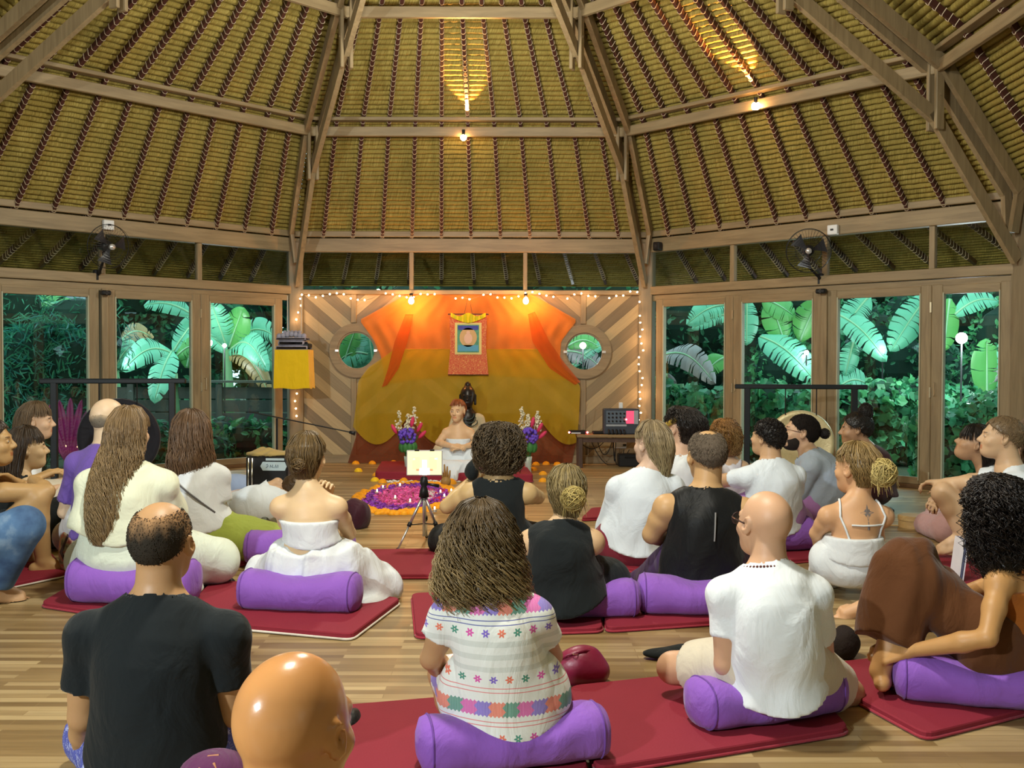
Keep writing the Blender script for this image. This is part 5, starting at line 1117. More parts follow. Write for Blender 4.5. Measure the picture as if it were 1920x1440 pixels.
P_('person','girl with short curly reddish hair and a white top behind the man in black',7.9,1362,.08,(1358,790,.0),(.66,.45,.28),dict(fem=1,kh=1.15,turn=(10,0,0),wear=[top('white_camisole',cloth('lilac_white_cotton',(.74,.74,.80)),0,.01,hem=-.1,neck=.11,arm=1.2,th=.01),pants('white_trousers',WH,1.8,.03)],
  hair=[hair([(.125,0,-.01,.03,.03),(.11,0,-.015,.07,.075),(.06,0,-.02,.10,.115),(0,0,-.03,.108,.118),(-.06,0,-.035,.105,.11),(-.12,0,-.04,.09,.085)],(.30,.15,.045),300,.003,.006,40,open_=1.8,curl=.009,ragged=.2,tipc=(.5,.35,.12))]),1.08,0,.014)
P_('person','dark-haired man in a white t-shirt reaching out his left arm, before the gong',6.4,1446,.17,(1438,790,.0),(.58,.36,.2),dict(kh=.97,sw=.18,fat=1.06,turn=(34,8,0),bow=.04,L={'e':('p',1362,900,.10),'w':('p',1330,905,.35)},R={'e':('p',1485,940,.15),'w':('p',1450,960,.4)},
  wear=[top('white_tee_shirt',WHB,.62,.035,hem=-.13,neck=.08,low=.02,wz=.12),pants('mauve_trousers',PINK,1.9,.04)],
  hair=[shorthair((.018,.014,.012),.013,.004,800,.022,.0018,front=.055,back=-.06,curl=.006,wild=.9,nm='tousled_hair')]),1.12,10,.0115)
P_('person','bearded man in profile with glasses and a small bun, blue-grey t-shirt',7.35,1530,.10,(1500,778,.0),(.62,.40,.25),dict(kh=1.16,sw=.18,fat=1.08,turn=(20,14,0),bow=.07,L={'e':('p',1470,960,-.1),'w':('p',1478,975,.1)},R={'e':('p',1560,950,.2)},hairc=(.02,.015,.012),
  wear=[top('blue_grey_tee_shirt',GREY,.75,.045,hem=-.13,neck=.08,wz=.14,th=.02),pants('mauve_trousers',PINK,1.9,.04)],
  hair=[shorthair((.018,.014,.012),.009,.0006,700,.02,.0014,front=.045,back=-.05,wild=.1,nm='slicked_hair'),bun((.018,.014,.012),(0,-.15,.035),.032,90,.002),
   lambda c: sdfmesh('beard',lambda Q:(lambda q: np.maximum(np.maximum((smin(ell(q,(0,.026,-.040),(.060,.064,.080)),ell(q,(0,.058,-.090),(.026,.026,.028)),.025)-.003),np.maximum(q[:,2]+.035-np.maximum(0,-(q[:,1]-.05))*.5,-.02-q[:,1])),-ell(q,(0,.11,-.06),(.02,.02,.006)))*c['kh'])((Q-c['Hc'].astype(np.float32))@c['Rh'].astype(np.float32)/c['kh']),c['Hc']-.2,c['Hc']+.2,.007,mat('black_beard',(.02,.015,.012),.8,bump=.8,bscale=300),c['root']),
   lambda c: [MB().lathe([(.021,0),(.024,0),(.024,.002),(.021,.002)],c['Hc']+c['Rh']@np.array([s*.031,.108,0])*c['kh'],16,c['Rh']@np.array([[1,0,0],[0,0,1.],[0,-1,0]])*c['kh']).build('spectacle_rim',mat('dark_spectacle_frame',(.05,.03,.03),.3),c['root']) for s in(-1,1)]+[MB().tube([c['Hc']+c['Rh']@np.array([s*.054,.105,.003])*c['kh'],c['Hc']+c['Rh']@np.array([s*.082,0,.008])*c['kh']],.002,5).build('spectacle_temple',mat('dark_spectacle_frame',(.05,.03,.03),.3),c['root']) for s in(-1,1)]]),1.12,62,.0115)
P_('person','dark-haired woman in profile with a high bun and plum top, right of the gong',8.3,1640,.12,(1604,776,-.0),(.46,.27,.15),dict(fem=1,kh=1.15,turn=(14,0,0),bow=.04,hairc=(.02,.015,.012),R={'w':(.2,.4,.3)},
  wear=[top('plum_shirt',DMAR,1.9,.05,hem=-.1,low=.03),pants('plum_trousers',DMAR,1.9,.05)],
  hair=[shorthair((.015,.012,.010),.016,.003,500,.03,.0018,front=.045,back=-.08,wild=.3),bun((.015,.012,.010),(0,-.07,.13),.052,160,.003,sq=(1,1,1.2))]),1.12,62,.0125)
P_('person','blonde woman with a tattoo on her upper back in a white camisole',5.2,1598,.10,(1606,834,.02),(.66,.38,.20),dict(fem=1,kh=1.12,sw=.18,wide=.72,fat=1.0,turn=(34,2,0),bow=.025,finef=[1],L={'e':('p',1530,1000,.06),'w':('p',1560,1060,.3)},R={'e':('p',1646,985,.1),'w':('p',1640,1060,.3)},
  RL={'k':('p',1780,1108,-.08),'a':('p',1632,1131,-.40),'fd':(-1.,-.12,-.28),'fu':(-.1,-.8,.5),'nocloth':1},LL={'k':('p',1545,1090,.42),'a':('p',1590,1110,.45)},
  wear=[top('white_camisole',WH,0,.022,hem=-.02,th=.010,topcut=.135,amp=.004),strap('camisole_strap',WH,[(-.32,.36,-1),(-.62,.82,-1),(-.62,.93,-1),(-.55,.99,-.2)],.006,.006),strap('camisole_strap',WH,[(.66,.36,-1),(.78,.82,-1),(.70,.93,-1),(.6,.99,-.2)],.006,.006),strap('camisole_strap',WH,[(-.32,.66,-1),(.0,.65,-1),(.4,.655,-1),(.72,.67,-1)],.005,.006),pants('white_skirt',WH,1.0,.014,skirt=.0,waist=.06,amp=.006,fr_=16)],
  hair=[hair([(.122,0,-.005,.02,.02),(.108,0,-.010,.06,.066),(.07,0,-.015,.088,.10),(.02,0,-.025,.094,.11),(-.03,0,-.035,.082,.095),(-.08,0,-.04,.055,.055)],(.30,.20,.075),300,.0024,.005,30,open_=1.5,ragged=.2),bun((.62,.50,.19),(.01,-.135,.0),.062,240,.0026,tails=40),
   lambda c: tattoo(c)]),1.12,0,.0095) if True else None
P_('person','man in a white t-shirt seated in profile with arms resting on raised knees',6.0,1892,.06,(1876,783,.0),(.64,.43,.26),dict(kh=1.08,sw=.175,fat=1.0,turn=(0,8,0),bow=.08,L={'e':('p',1830,905,-.15),'w':('p',1775,905,-.05),'curl':.8},R={'e':('p',1820,900,.3),'w':('p',1770,930,.1),'curl':.8},LL={'k':('p',1768,925,-.08),'a':('p',1805,1005,-.10),'fd':(.0,1,-.3),'thigh':1},RL={'k':('p',1785,920,.18),'a':('p',1815,1000,.15),'fd':(0,1,-.3)},
  wear=[top('white_tee_shirt',WHB,.7,.035,hem=-.12,neck=.08,wz=.12),pants('pale_shorts',cloth('pale_blue_cotton',(.55,.65,.75)),.55,.03,wide=.02)],
  hair=[shorthair((.22,.15,.08),.011,.002,800,.022,.0014,front=.06,back=-.06,wild=.5,nm='short_hair')]),1.14,74,.0105)
P_('person','dark-haired woman looking down, half hidden by the man with raised knees',7.0,1866,.06,(1828,800,.0),(.50,.30,.17),dict(fem=1,kh=1.1,turn=(0,24,0),bow=.05,hairc=(.02,.02,.02),wear=[top('white_shirt',WH,1.6,.03,hem=-.1),pants('floral_pink_trousers',DUSTP,1.9,.04)],
  hair=[hair(LONG+[(-.10,0,-.04,.10,.09),(-.16,0,-.04,.09,.06)],(.02,.015,.012),260,.003,.004,20,open_=1.6)]),1.08,70,.014)
P_('person','brown-haired woman in a dusty pink top cut off by the right edge',6.3,2050,.08,(1940,786,-.0),(.62,.42,.28),dict(fem=1,kh=1.15,wear=[top('dusty_pink_top',DUSTP,1.2,.03,hem=-.1),pants('dusty_pink_trousers',DUSTP,1.8,.04)],hair=[hair(LONG+[(-.12,0,-.045,.11,.1),(-.2,0,-.05,.1,.08)],(.16,.10,.06),260,.003,.006,24,open_=1.8)]),1.08,15,.014)
# -- left edge
P_('person','bare-armed barefoot man in profile hugging his raised knees, left edge',5.75,-32,.05,(-18,786,.0),(.50,.31,.13),dict(kh=1.18,sw=.18,fat=1.05,turn=(-6,4,0),bow=.09,fineh=[1],finef=[1],L={'e':('p',70,925,.22),'w':('p',30,905,.08),'curl':.5},R={'e':('p',88,922,.0),'w':('p',62,900,.12),'hd':(-.2,.9,.35),'hn':(0,-.3,-1)},
  RL={'k':('p',72,935,-.02),'a':('p',82,1052,.02),'fd':(.0,1.,-.25)},LL={'k':('p',60,950,.22),'a':('p',50,1050,.25),'fd':(0,1,-.25)},wear=[pants('dark_shorts',DMAR,.4,.02)],hair=[shorthair((.05,.03,.02),.012,.003,400)]),1.16,-70,.010)
P_('person','woman with long dark hair, bare shoulder and black dress, near the left edge',6.5,40,.06,(50,804,.0),(.66,.47,.27),dict(fem=1,kh=1.15,turn=(-18,4,0),bow=.03,R={'e':('p',100,945,.2)},RL={'k':('p',150,965,.05),'a':('p',160,985,.4)},hairc=(.03,.02,.01),
  wear=[top('black_dress',BLK,0,.012,hem=-.1,neck=.10,arm=1.2),pants('black_dress_skirt',BLK,1.9,.06,wide=.04,skirt=.05)],
  hair=[hair(LONG+[(-.13,.0,-.05,.11,.095),(-.2,.01,-.06,.10,.07),(-.28,.02,-.07,.085,.055),(-.35,.03,-.08,.06,.04)],(.045,.028,.016),460,.0028,.005,20,open_=1.7,ragged=.2)]),1.1,-40,.011)
P_('person','woman in profile with long light brown hair and a white wrap, far left',7.5,40,.10,(68,757,.0),(.64,.42,.27),dict(fem=1,kh=1.15,turn=(-12,0,0),bow=.03,hairc=(.10,.06,.04),RL={'k':('p',150,930,.1),'a':('p',150,950,.3)},
  wear=[top('white_wrap_shirt',WH,1.5,.04,hem=-.1),pants('cream_trousers',BEIGE,1.9,.05,wide=.03)],
  hair=[hair(LONG+[(-.13,.0,-.05,.11,.095),(-.22,.0,-.06,.10,.08),(-.32,.0,-.07,.09,.06),(-.38,.0,-.07,.06,.04)],(.15,.10,.055),420,.0028,.006,20,open_=1.65,ragged=.2)]),1.1,-62,.0125)
P_('person','person in faded blue jeans with one knee up, mostly outside the left edge',4.95,-190,.10,(-180,800,.0),(.5,.3,.15),dict(kh=1.1,RL={'k':('p',45,985,.0),'a':('p',-10,1100,.1),'fd':(0,1,-.2)},LL={'k':('p',10,1000,.3),'a':('p',-40,1080,.3)},wear=[top('grey_shirt',SHIRTS,.7,.03),pants('faded_jeans',JEANS,1.9,.03,amp=.004)],hair=[shorthair((.05,.03,.02),.012,.003,0)]),1.12,-45,.012)
# -- teacher
P_('person','red-haired woman in a strapless white dress facing the group, the teacher',10.75,860,.09,(858,752,-.0),(.72,.48,.28),dict(fem=1,kh=.98,sw=.155,turn=(-18,0,0),bow=.0,fineh=[0],hairc=(.30,.10,.04),L={'e':(-.22,.02,.36),'w':(-.06,.19,.33),'hn':(0,-.7,-1),'hd':(1,.1,-.1)},R={'e':(.22,.02,.36),'w':(.06,.20,.34),'hn':(0,-.7,-1),'hd':(-1,.1,-.1)},
  LL={'k':(-.32,.28,.12),'a':(.06,.36,.06)},RL={'k':(.32,.28,.12),'a':(-.06,.40,.06)},
  wear=[top('strapless_white_dress',WHB,0,.006,hem=-.05,th=.010,topcut=.115,amp=.001),pants('white_dress_skirt',WHB,1.95,.035,skirt=.06,wide=.03,amp=.005,fr_=16)],
  hair=[hair([(.122,0,-.005,.02,.02),(.108,0,-.010,.058,.064),(.07,0,-.015,.084,.097),(.02,0,-.022,.086,.104),(-.04,0,-.035,.066,.082),(-.08,0,-.045,.048,.045)],(.38,.11,.03),240,.0022,.002,20,open_=1.35,fore=.062,ragged=.1),bun((.38,.11,.03),(0,-.11,.06),.04,80,.0022)]),1.02,180,.009)
# ---------------------------------------------------------------- back wall decoration
def BW(px,py,off=.05):
    r=ray(px,py); t=(YB-off-CAM[1])/r[1]; return CAM+r*t
def gauze(nm,c,tr=.3,c2=None):
    t=NT(nm); n=t.noise(3,3,t.obj()); t.t.nodes.remove(t.b); cc=t.mix(n,tuple(x*.75 for x in c),c2 or c)
    d=t.n('ShaderNodeBsdfDiffuse',inp={0:cc}); l=t.n('ShaderNodeBsdfTranslucent',inp={0:cc}); x=t.n('ShaderNodeBsdfTransparent',inp={0:(1,1,1,1)})
    a=t.n('ShaderNodeMixShader',inp={0:.4,1:d.outputs[0],2:l.outputs[0]}); w=t.noise(260,2,t.obj()); f=t.ma('ADD',tr-.12,t.ma('MULTIPLY',w,.24)); b=t.n('ShaderNodeMixShader',inp={0:f,1:a.outputs[0],2:x.outputs[0]}); t.l(b.outputs[0],t.out.inputs[0]); return t.m
def drape(nm,label,Lp,Rp,mt,off,folds=9,amp=.025,n=60,m=30,seed=0,scal=0,grp='gauze wall drapes'):
    Lp=np.array(Lp,float);Rp=np.array(Rp,float); s=np.linspace(0,1,m); k=np.linspace(0,1,len(Lp)); L_=np.stack([np.interp(s,k,Lp[:,i]) for i in(0,1)],1); k=np.linspace(0,1,len(Rp)); R_=np.stack([np.interp(s,k,Rp[:,i]) for i in(0,1)],1); V=[]
    for i in range(m):
        for j in range(n+1):
            u=j/n; p=L_[i]*(1-u)+R_[i]*u; p[1]+=scal*s[i]**2*(abs(math.sin(u*3.1416*3.5+.4))-.5); V.append(BW(p[0],p[1],off+amp*(.5+.5*math.sin(folds*6.28*u+seed+1.5*math.sin(3*s[i]+seed)))*(.3+.7*s[i])))
    V=np.array(V); c=V.mean(0); c=c*[1,1,0]+[0,0,V[:,2].min()]
    root=empty(nm,c,0,label,'drape',grp); F=np.array([(i*(n+1)+j,i*(n+1)+j+1,(i+1)*(n+1)+j+1,(i+1)*(n+1)+j) for i in range(m-1) for j in range(n)]); obj('cloth',V-c,F,mt,root,True)
    MB().tube((V[:n+1]-c),.004,4).build('hem',mt,root); return root
OR=gauze('orange_gauze',(.95,.26,.03),.25,(1.,.36,.08)); YE=gauze('yellow_gauze',(.72,.46,.02),.28,(.80,.55,.05)); MAG=gauze('maroon_gauze',(.24,.045,.03),.3,(.42,.10,.03)); OR2=gauze('deep_orange_gauze',(.85,.16,.03),.35)
drape('wall_drape','orange sheer cloth fanned out left of the painted scroll',[(760,553),(674,600),(700,636),(713,665),(725,718)],[(882,553),(882,600),(880,640),(880,670),(880,700)],OR,.055,7,.02)
drape('wall_drape','orange sheer cloth fanned out right of the painted scroll',[(882,553),(882,600),(880,640),(880,670),(880,700)],[(1000,553),(1082,600),(1052,640),(1050,670),(1062,712)],OR,.055,7,.02,seed=2)
drape('wall_drape','yellow sheer cloth hanging across the middle of the back wall',[(740,655),(690,690),(672,716),(668,760),(662,806)],[(1010,655),(1060,690),(1088,718),(1086,760),(1082,806)],YE,.10,11,.02,seed=1,scal=55)
drape('wall_drape','orange sash cloth sagging from the right wall lamp to the round window',[(990,590),(998,640),(1030,690),(1078,722)],[(1003,585),(1030,640),(1058,680),(1088,716)],OR2,.115,2,.015,seed=4,n=14)
drape('wall_drape','orange sash cloth sagging from the left wall lamp to the round window',[(760,590),(740,640),(728,690),(716,726)],[(775,590),(764,640),(748,690),(726,722)],OR2,.115,2,.015,seed=5,n=14)
drape('wall_drape','maroon sheer cloth along the bottom of the back wall',[(700,776),(676,790),(664,830),(652,868)],[(1050,776),(1075,790),(1080,830),(1072,868)],MAG,.06,13,.025,seed=3)
def framed(px0,py0,px1,py1,off): a=BW(px0,py1,off);b=BW(px1,py0,off); return a,b
# painted scroll
a=BW(840,702,.14); b=BW(916,590,.14); w=b[0]-a[0]; hgt=b[2]-a[2]; r=empty('painted_scroll',((a[0]+b[0])/2,a[1],a[2]),0,'red brocade wall scroll with a small painted panel and yellow valance','scroll')
t=NT('red_gold_brocade'); v=t.n('ShaderNodeTexVoronoi',inp={'Scale':38.}).outputs[0]; t.col(t.ramp(v,[(.1,(.75,.50,.15)),(.3,(.60,.12,.04)),(.6,(.50,.06,.03)),(.8,(.70,.35,.10))])); t.set(Roughness=.7); BROC=t.m
V=[(-w*.46,0,hgt),(w*.46,0,hgt),(-w*.44,0,hgt*.45),(w*.44,0,hgt*.45),(-w*.5,-.01,0),(w*.5,-.01,0)]; MB().add(V+[(x,y-.006,z) for x,y,z in V],[(0,1,3,2),(2,3,5,4),(6,8,9,7),(8,10,11,9),(0,2,8,6),(2,4,10,8),(1,7,9,3),(3,9,11,5)]).build('brocade',BROC,r)
for cx,cz,ww,hh,mt,y in((0,.60,.66,.53,mat('gold_border',(.72,.60,.22),.6),-.012),(0,.60,.54,.46,mat('painted_green_ground',(.10,.32,.22),.7,var=.5,scale=30),-.016),(0,.44,.50,.10,mat('painted_water_blue',(.10,.35,.55),.7),-.019),(0,.78,.50,.07,mat('painted_sky_blue',(.06,.08,.40),.7,var=.3,scale=40),-.019)): MB().box((cx*w,y,cz*hgt),(ww*w,.004,hh*hgt)).build('painted_panel',mt,r)
MB().lathe([(.0005,0),(.105,0)],(0,-.021,.62*hgt),24,[[1,0,0],[0,0,1],[0,1.1,0]]).build('painted_halo',mat('painted_ochre',(.62,.42,.20),.7),r); MB().lathe([(.0005,0),(.05,0)],(0,-.024,.60*hgt),20,[[1,0,0],[0,0,1],[0,1.3,0]]).build('painted_figure',mat('painted_pale_pink',(.75,.5,.38),.7),r); MB().lathe([(.0005,0),(.022,0)],(0,-.026,.70*hgt),16,[[1,0,0],[0,0,1],[0,1,0]]).build('painted_figure',mat('painted_pale_pink',(.75,.5,.38),.7),r)
n=24; V=[]
for i in range(n+1):
    x=-.5+i/n; V+= [(x*w*.86,-.03-.012*math.sin(i*1.7),hgt*1.0+.02*math.cos(x*12)),(x*w*.86,-.035-.012*math.sin(i*1.7),hgt*(.86+.10*(abs(x)*2)**1.5))]
obj('yellow_valance',V,[(2*i,2*i+1,2*i+3,2*i+2) for i in range(n)],cloth('yellow_silk',(.80,.62,.01),.4),r,True); DR=mat('dark_rod',(.08,.04,.03),.5); MB().tube([(-w*.5,-.0,hgt+.004),(w*.5,0,hgt+.004)],.008,8).build('top_rod',DR,r); MB().tube([(-w*.5,-.0,.0),(w*.5,0,.0)],.010,8).build('bottom_rod',DR,r); MB().tube([(-.05,0,hgt),(0,.04,hgt+.25),(.05,0,hgt)],.003,4).build('hanging_string',DR,r)
# wall bulbs
GLOW=mat('glowing_bulb',(1,.8,.5),.4,var=0,emit=(1.,.55,.2),es=60)
BLKP=mat('black_plastic',(.012,.012,.013),.4,var=.1)
for px,lb in((771,'left bare orange bulb on the back wall above the drapes'),(986,'right bare orange bulb on the back wall above the drapes')):
    p=BW(px,562,.20); r=empty('wall_bulb',p,0,lb,'lamp','bulbs on the back wall'); MB().lathe([(.0005,-.055),(.018,-.05),(.032,-.03),(.034,-.01),(.024,.015),(.014,.03),(.0005,.035)],n=18).build('bulb',GLOW,r,True); MB().tube([(0,0,.03),(0,0,.075)],.02,12).tube([(0,0,.06),(0,.18,.075)],.008,8).build('lamp_holder',BLKP,r,True)
    lamp('wall_bulb_light','POINT',(p[0],p[1]-.06,p[2]-.03),15,(1.,.38,.09),.035)
# fairy lights: one string, wire and bulbs
FL=mat('lit_fairy_bulb',(1,.8,.6),.4,var=0,emit=(1.,.58,.28),es=26)
c0=BW(563,552,.12); root=empty('fairy_light_string',c0,0,'warm fairy light string framing the back wall','string lights'); rn=random.Random(4)
path=[(556,780)]+[(557+rn.uniform(-5,7),y) for y in range(766,725,-14)]+[(559+rn.uniform(-4,6),y) for y in range(612,556,-13)]+[(566+i*13.1,551+4*math.sin(i*.9)+rn.uniform(-3,3)+6*math.sin(math.pi*((i%16)/16.))) for i in range(49)]+[(1203+rn.uniform(-6,4),y) for y in range(566,806,13)]
pts=[BW(x,y,.13) for x,y in path]
MB().tube(np.array(pts)-c0,.0022,4).build('wire',mat('pale_wire',(.3,.22,.14),.6),root)
for p in pts:
    if rn.random()<.08: continue
    MB().sphere(p-c0,.0105,8,6).build('fairy_bulb',FL,root,True)
for x,y in((660,552),(880,556),(1100,554),(1203,640),(1203,740),(558,600)): q=BW(x,y,.16); lamp('fairy_glow','POINT',q,.6,(1.,.55,.25),.05)
# bulbs on the roof purlin with their light on the thatch
def pxof(P): d=np.array(P)-CAM; return 960+F_*(d@RT)/(d@FW)
for k,px,py,lb,pw in((0,869,258,'bare glowing bulb on the roof purlin above the back wall',110),(1,1417,199,'square glowing lamp on the roof purlin of the right-hand slope',150)):
    nm_=np.append(nz(VK(k)+VK(k+1)),0); us=[i/12 for i in range(1,12)]; u=min(us,key=lambda q: abs(pxof(roofp(k,q,.191))-px)); ni=nz(-nm_*.75+np.array([0,0,-.66]))
    p=roofp(k,u,.185)+ni*.22; t_=((p-CAM)@ni)/(ray(px,py)@ni); p=CAM+ray(px,py)*t_
    r=empty('purlin_lamp',p,0,lb,'lamp'); (MB().sphere((0,0,0),.035,14,10) if k==0 else MB().box((0,0,0),(.075,.05,.065),bev=.012)).build('bulb',GLOW,r,True); MB().tube([(0,0,.02),(0,0,.085)],.018,10).build('lamp_holder',BLKP,r)
    q=roofp(k,u,.198)+ni*.17
    lamp('purlin_lamp_light','SPOT',q,pw*1.7,(1.,.46,.11),.012,roofp(k,u,.30),spot=math.radians(58))
p=W(293,192,10.9); r=empty('ceiling_spotlight',p,0,'unlit black spotlight on the purlin of the left roof slope','lamp'); MB().lathe([(.0005,-.05),(.03,-.05),(.045,.05),(.04,.05),(.0005,.03)],n=16,R=rz(.6)@np.array([[1,0,0],[0,.5,-.86],[0,.86,.5]])).build('lamp_head',BLKP,r,True); MB().box((-.02,.06,.05),(.03,.06,.08)).build('bracket',BLKP,r); MB().sphere((.03,-.045,-.035),.02,10,8).build('lens',mat('pale_lens',(.7,.7,.65),.2),r,True)
# fans on the side walls
def onwall(k,px,py,off):
    a,b=VK(k),VK(k+1); n=nz(np.array([-(b-a)[1],(b-a)[0]])); n=n if n@a<0 else -n; a=a+n*off; r=ray(px,py); t=((a-CAM[:2])@n)/(r[:2]@n); return CAM+r*t,n,math.atan2(b[1]-a[1],b[0]-a[0])
def fan(label,k,px,py,turn):
    p,n,th=onwall(k,px,py,.30); root=empty('wall_fan',p,0,label,'fan','black wall fans'); d=nz(np.array([n[0],n[1],-.15])); d=rz(turn)@d
    x=nz(np.cross([0,0,1],d)); z=np.cross(d,x); Rm=np.array([x,z,d]).T; R0=.225
    g=MB(); 
    for off,rr in((.0,R0),(.05,R0*.97),(-.045,R0*.6),(.075,R0*.55)):
        g.tube([Rm@np.array([rr*math.cos(a),rr*math.sin(a),off]) for a in np.linspace(0,6.283,41)],.004 if rr==R0 else .0018,6,False)
    g.build('guard_rim',BLKP,root,True); g=MB()
    for i in range(40):
        a=2*math.pi*i/40; c,s=math.cos(a),math.sin(a); g.tube([Rm@np.array([c*q,s*q,o]) for q,o in((.04,.085),(R0*.55,.075),(R0*.9,.055),(R0,.0),(R0*.9,-.025),(R0*.6,-.045),(.06,-.05))],.0011,3,False)
    g.build('wire_guard',BLKP,root)
    for i in range(3):
        bl=MB(); P=[]
        for q in np.linspace(.03,.19,7):
            for u in(-1,1): a=i*2.094+u*.42*(.5+q*2.6)+.3; P.append(Rm@np.array([q*math.cos(a),q*math.sin(a),.02+u*.012]))
        bl.add(P,[(2*j,2*j+1,2*j+3,2*j+2) for j in range(6)]).build('blade',mat('dark_fan_blade',(.03,.03,.035),.3),root)
    MB().lathe([(.0005,.09),(.03,.088),(.032,.06),(.0005,.06)],n=16,R=Rm).build('hub_badge',mat('silver_badge',(.6,.6,.6),.3,.5),root,True)
    MB().lathe([(.0005,-.13),(.05,-.12),(.06,-.03),(.05,.0),(.0005,.0)],n=16,R=Rm).build('motor_housing',BLKP,root,True)
    w0=-n3(n)*.28; MB().tube([Rm@np.array([0,0,-.08]),Rm@np.array([0,-.05,-.1])+[0,0,-.12],w0*.8+[0,0,-.26],w0+[0,0,-.28]],[.016,.014,.014,.02],8).build('arm',BLKP,root,True); MB().box(w0+[0,0,-.28],(.07,.07,.12),rz(th),.01).build('wall_bracket',BLKP,root)
    return root
def n3(n): return np.array([n[0],n[1],0.])
fan('black wall fan left of the yellow shrine, over the left doors',7,203,462,.12); fan('black wall fan over the right-hand doors, turned left',1,1516,470,.5)
SOCK=mat('white_plastic',(.75,.77,.78),.4,var=.03)
for k,px,py,lb in((7,203,422,'white socket box above the left wall fan'),(1,1562,431,'white socket box above the right wall fan')):
    p,n,th=onwall(k,px,py,.09); r=empty('socket_box',p,th,lb,'socket box','white socket boxes on the ring beam'); MB().box((0,0,0),(.11,.05,.10),bev=.006).build('box',SOCK,r); s=1 if np.array([-math.sin(th),math.cos(th)])@n>0 else -1; MB().box((0,s*.03,.0),(.03,.012,.018)).build('plug',BLKP,r)
for k,px,py,lb,sz,o_ in((7,198,549,'small black sensor on the left door header under the fan',(.10,.07,.05),.10),(1,1540,546,'small dark sensor on the right door header under the fan',(.11,.07,.05),.10),(1,1233,462,'small black speaker cube on the ring beam at the right corner post',(.09,.09,.10),.12)):
    p,n,th=onwall(k,px,py,o_); r=empty('wall_sensor' if 'sensor' in lb else 'cube_speaker',p,th,lb,'sensor' if 'sensor' in lb else 'speaker'); MB().box((0,0,0),sz,bev=.012).build('housing',BLKP,r); s=1 if np.array([-math.sin(th),math.cos(th)])@n>0 else -1; MB().lathe([(.0005,0),(.018,0),(.02,.006)],(0,s*sz[1]*.5,0),14,[[1,0,0],[0,0,-s],[0,1,0]]).build('lens',mat('dark_lens',(.1,.1,.1),.2),r)
# corner shrine
p=W(552,728,11.35); r=empty('corner_shrine',p,0,'hanging corner shrine wrapped in bright yellow cloth with a grey carved stone top','shrine')
t=cloth('bright_yellow_cloth',(.80,.52,.01),.7,.4); w=.41; h_=.44
V=[];n=48
for zi in range(9):
    z=h_*zi/8
    for j in range(n):
        u=j/n*4; s=int(u); f=u-s; cs=[(-.5,-.5),(.5,-.5),(.5,.5),(-.5,.5)]; a_,b_=cs[s],cs[(s+1)%4]; x=a_[0]+(b_[0]-a_[0])*f; y=a_[1]+(b_[1]-a_[1])*f; wv=.005*math.sin(j*1.9+zi*.2)*(1-zi/9); V.append((x*(w+wv)*(1.0-.01*zi),y*(.30+wv),z+(.006*math.sin(j*.7) if zi==0 else 0)))
obj('yellow_cloth',V,[(i*n+j,i*n+(j+1)%n,(i+1)*n+(j+1)%n,(i+1)*n+j) for i in range(8) for j in range(n)]+[tuple(8*n+j for j in range(n))],t,r,False)
ST=mat('grey_carved_stone',(.33,.32,.40),.85,var=.35,scale=25,bump=.9,bscale=60)
m=MB().box((0,-.02,h_+.02),(.36,.26,.05),bev=.012).box((-.01,-.02,h_+.075),(.30,.22,.07),bev=.02).box((-.01,-.02,h_+.125),(.335,.24,.03),bev=.008)
for i in range(7): m.sphere((-.15+i*.047,-.10,h_+.165+.012*math.cos((i-3)*.9)),(.030,.03,.034),10,8)
for i in range(5): m.sphere((-.09+i*.042,-.08,h_+.20),(.022,.025,.022),8,6)
m.build('carved_stone',ST,r,True); MB().box((.14,-.02,h_+.05),(.10,.2,.05),bev=.01).build('dark_bowl',BLKP,r)
for x in(-.08,.08): MB().tube([(x,.0,h_+.1),(x,.02,h_+.62)],.004,5).build('hanging_cord',mat('white_cord',(.6,.58,.5),.7),r)
# ---------------------------------------------------------------- seated statue on its plinth
p=W(877,868,11.55); p[2]=0; r=empty('buddha_statue',p,math.radians(180),'dark-faced seated statue draped in cream cloth with bead necklaces','statue')
BR=mat('dark_bronze',(.022,.018,.016),.35,.4,spec=.5); CRM=cloth('cream_statue_cloth',(.60,.54,.36))
zs=.17; kk=1.02
def stat(Q):
    d=seg(Q,[0,0,zs+.08],[0,.0,zs+.42],.15,.12,.125,.09,np.array([1,0,0],np.float32)); d=smin(d,rc(Q,[0,0,zs+.4],[0,0,zs+.56],.06,.05),.05)
    for s in(-1,1):
        d=smin(d,rc(Q,[s*.135,0,zs+.40],[s*.205,.02,zs+.16],.050,.042),.03); d=smin(d,rc(Q,[s*.205,.02,zs+.16],[s*.04,.18,zs+.10],.042,.032),.03); d=smin(d,rc(Q,[s*.08,.0,zs+.07],[s*.30,.18,zs+.05],.09,.07),.03); d=smin(d,rc(Q,[s*.30,.18,zs+.05],[-s*.1,.26,zs+.04],.065,.045),.03)
    return d
def shead(Q):
    q=(Q-np.array([0,.01,zs+.66],np.float32))/1.08; d=ell(q,(0,-.015,.03),(.08,.098,.092)); d=smin(d,ell(q,(0,.03,-.04),(.062,.066,.085)),.03); d=smin(d,ell(q,(0,-.02,.125),(.035,.035,.04)),.02); d=smin(d,rc(q,(0,.088,.01),(0,.108,-.026),.008,.012),.01); d=smin(d,rc(q,(-.02,.086,-.06),(.02,.086,-.06),.009,.009),.008)
    for s in(-1,1): d=smin(d,rc(q,(s*.082,0,.02),(s*.08,.0,-.075),.012,.014),.01); d=smin(d,rc(q,(s*.045,.078,.018),(s*.012,.086,.014),.006,.006),.008)
    return d*1.08
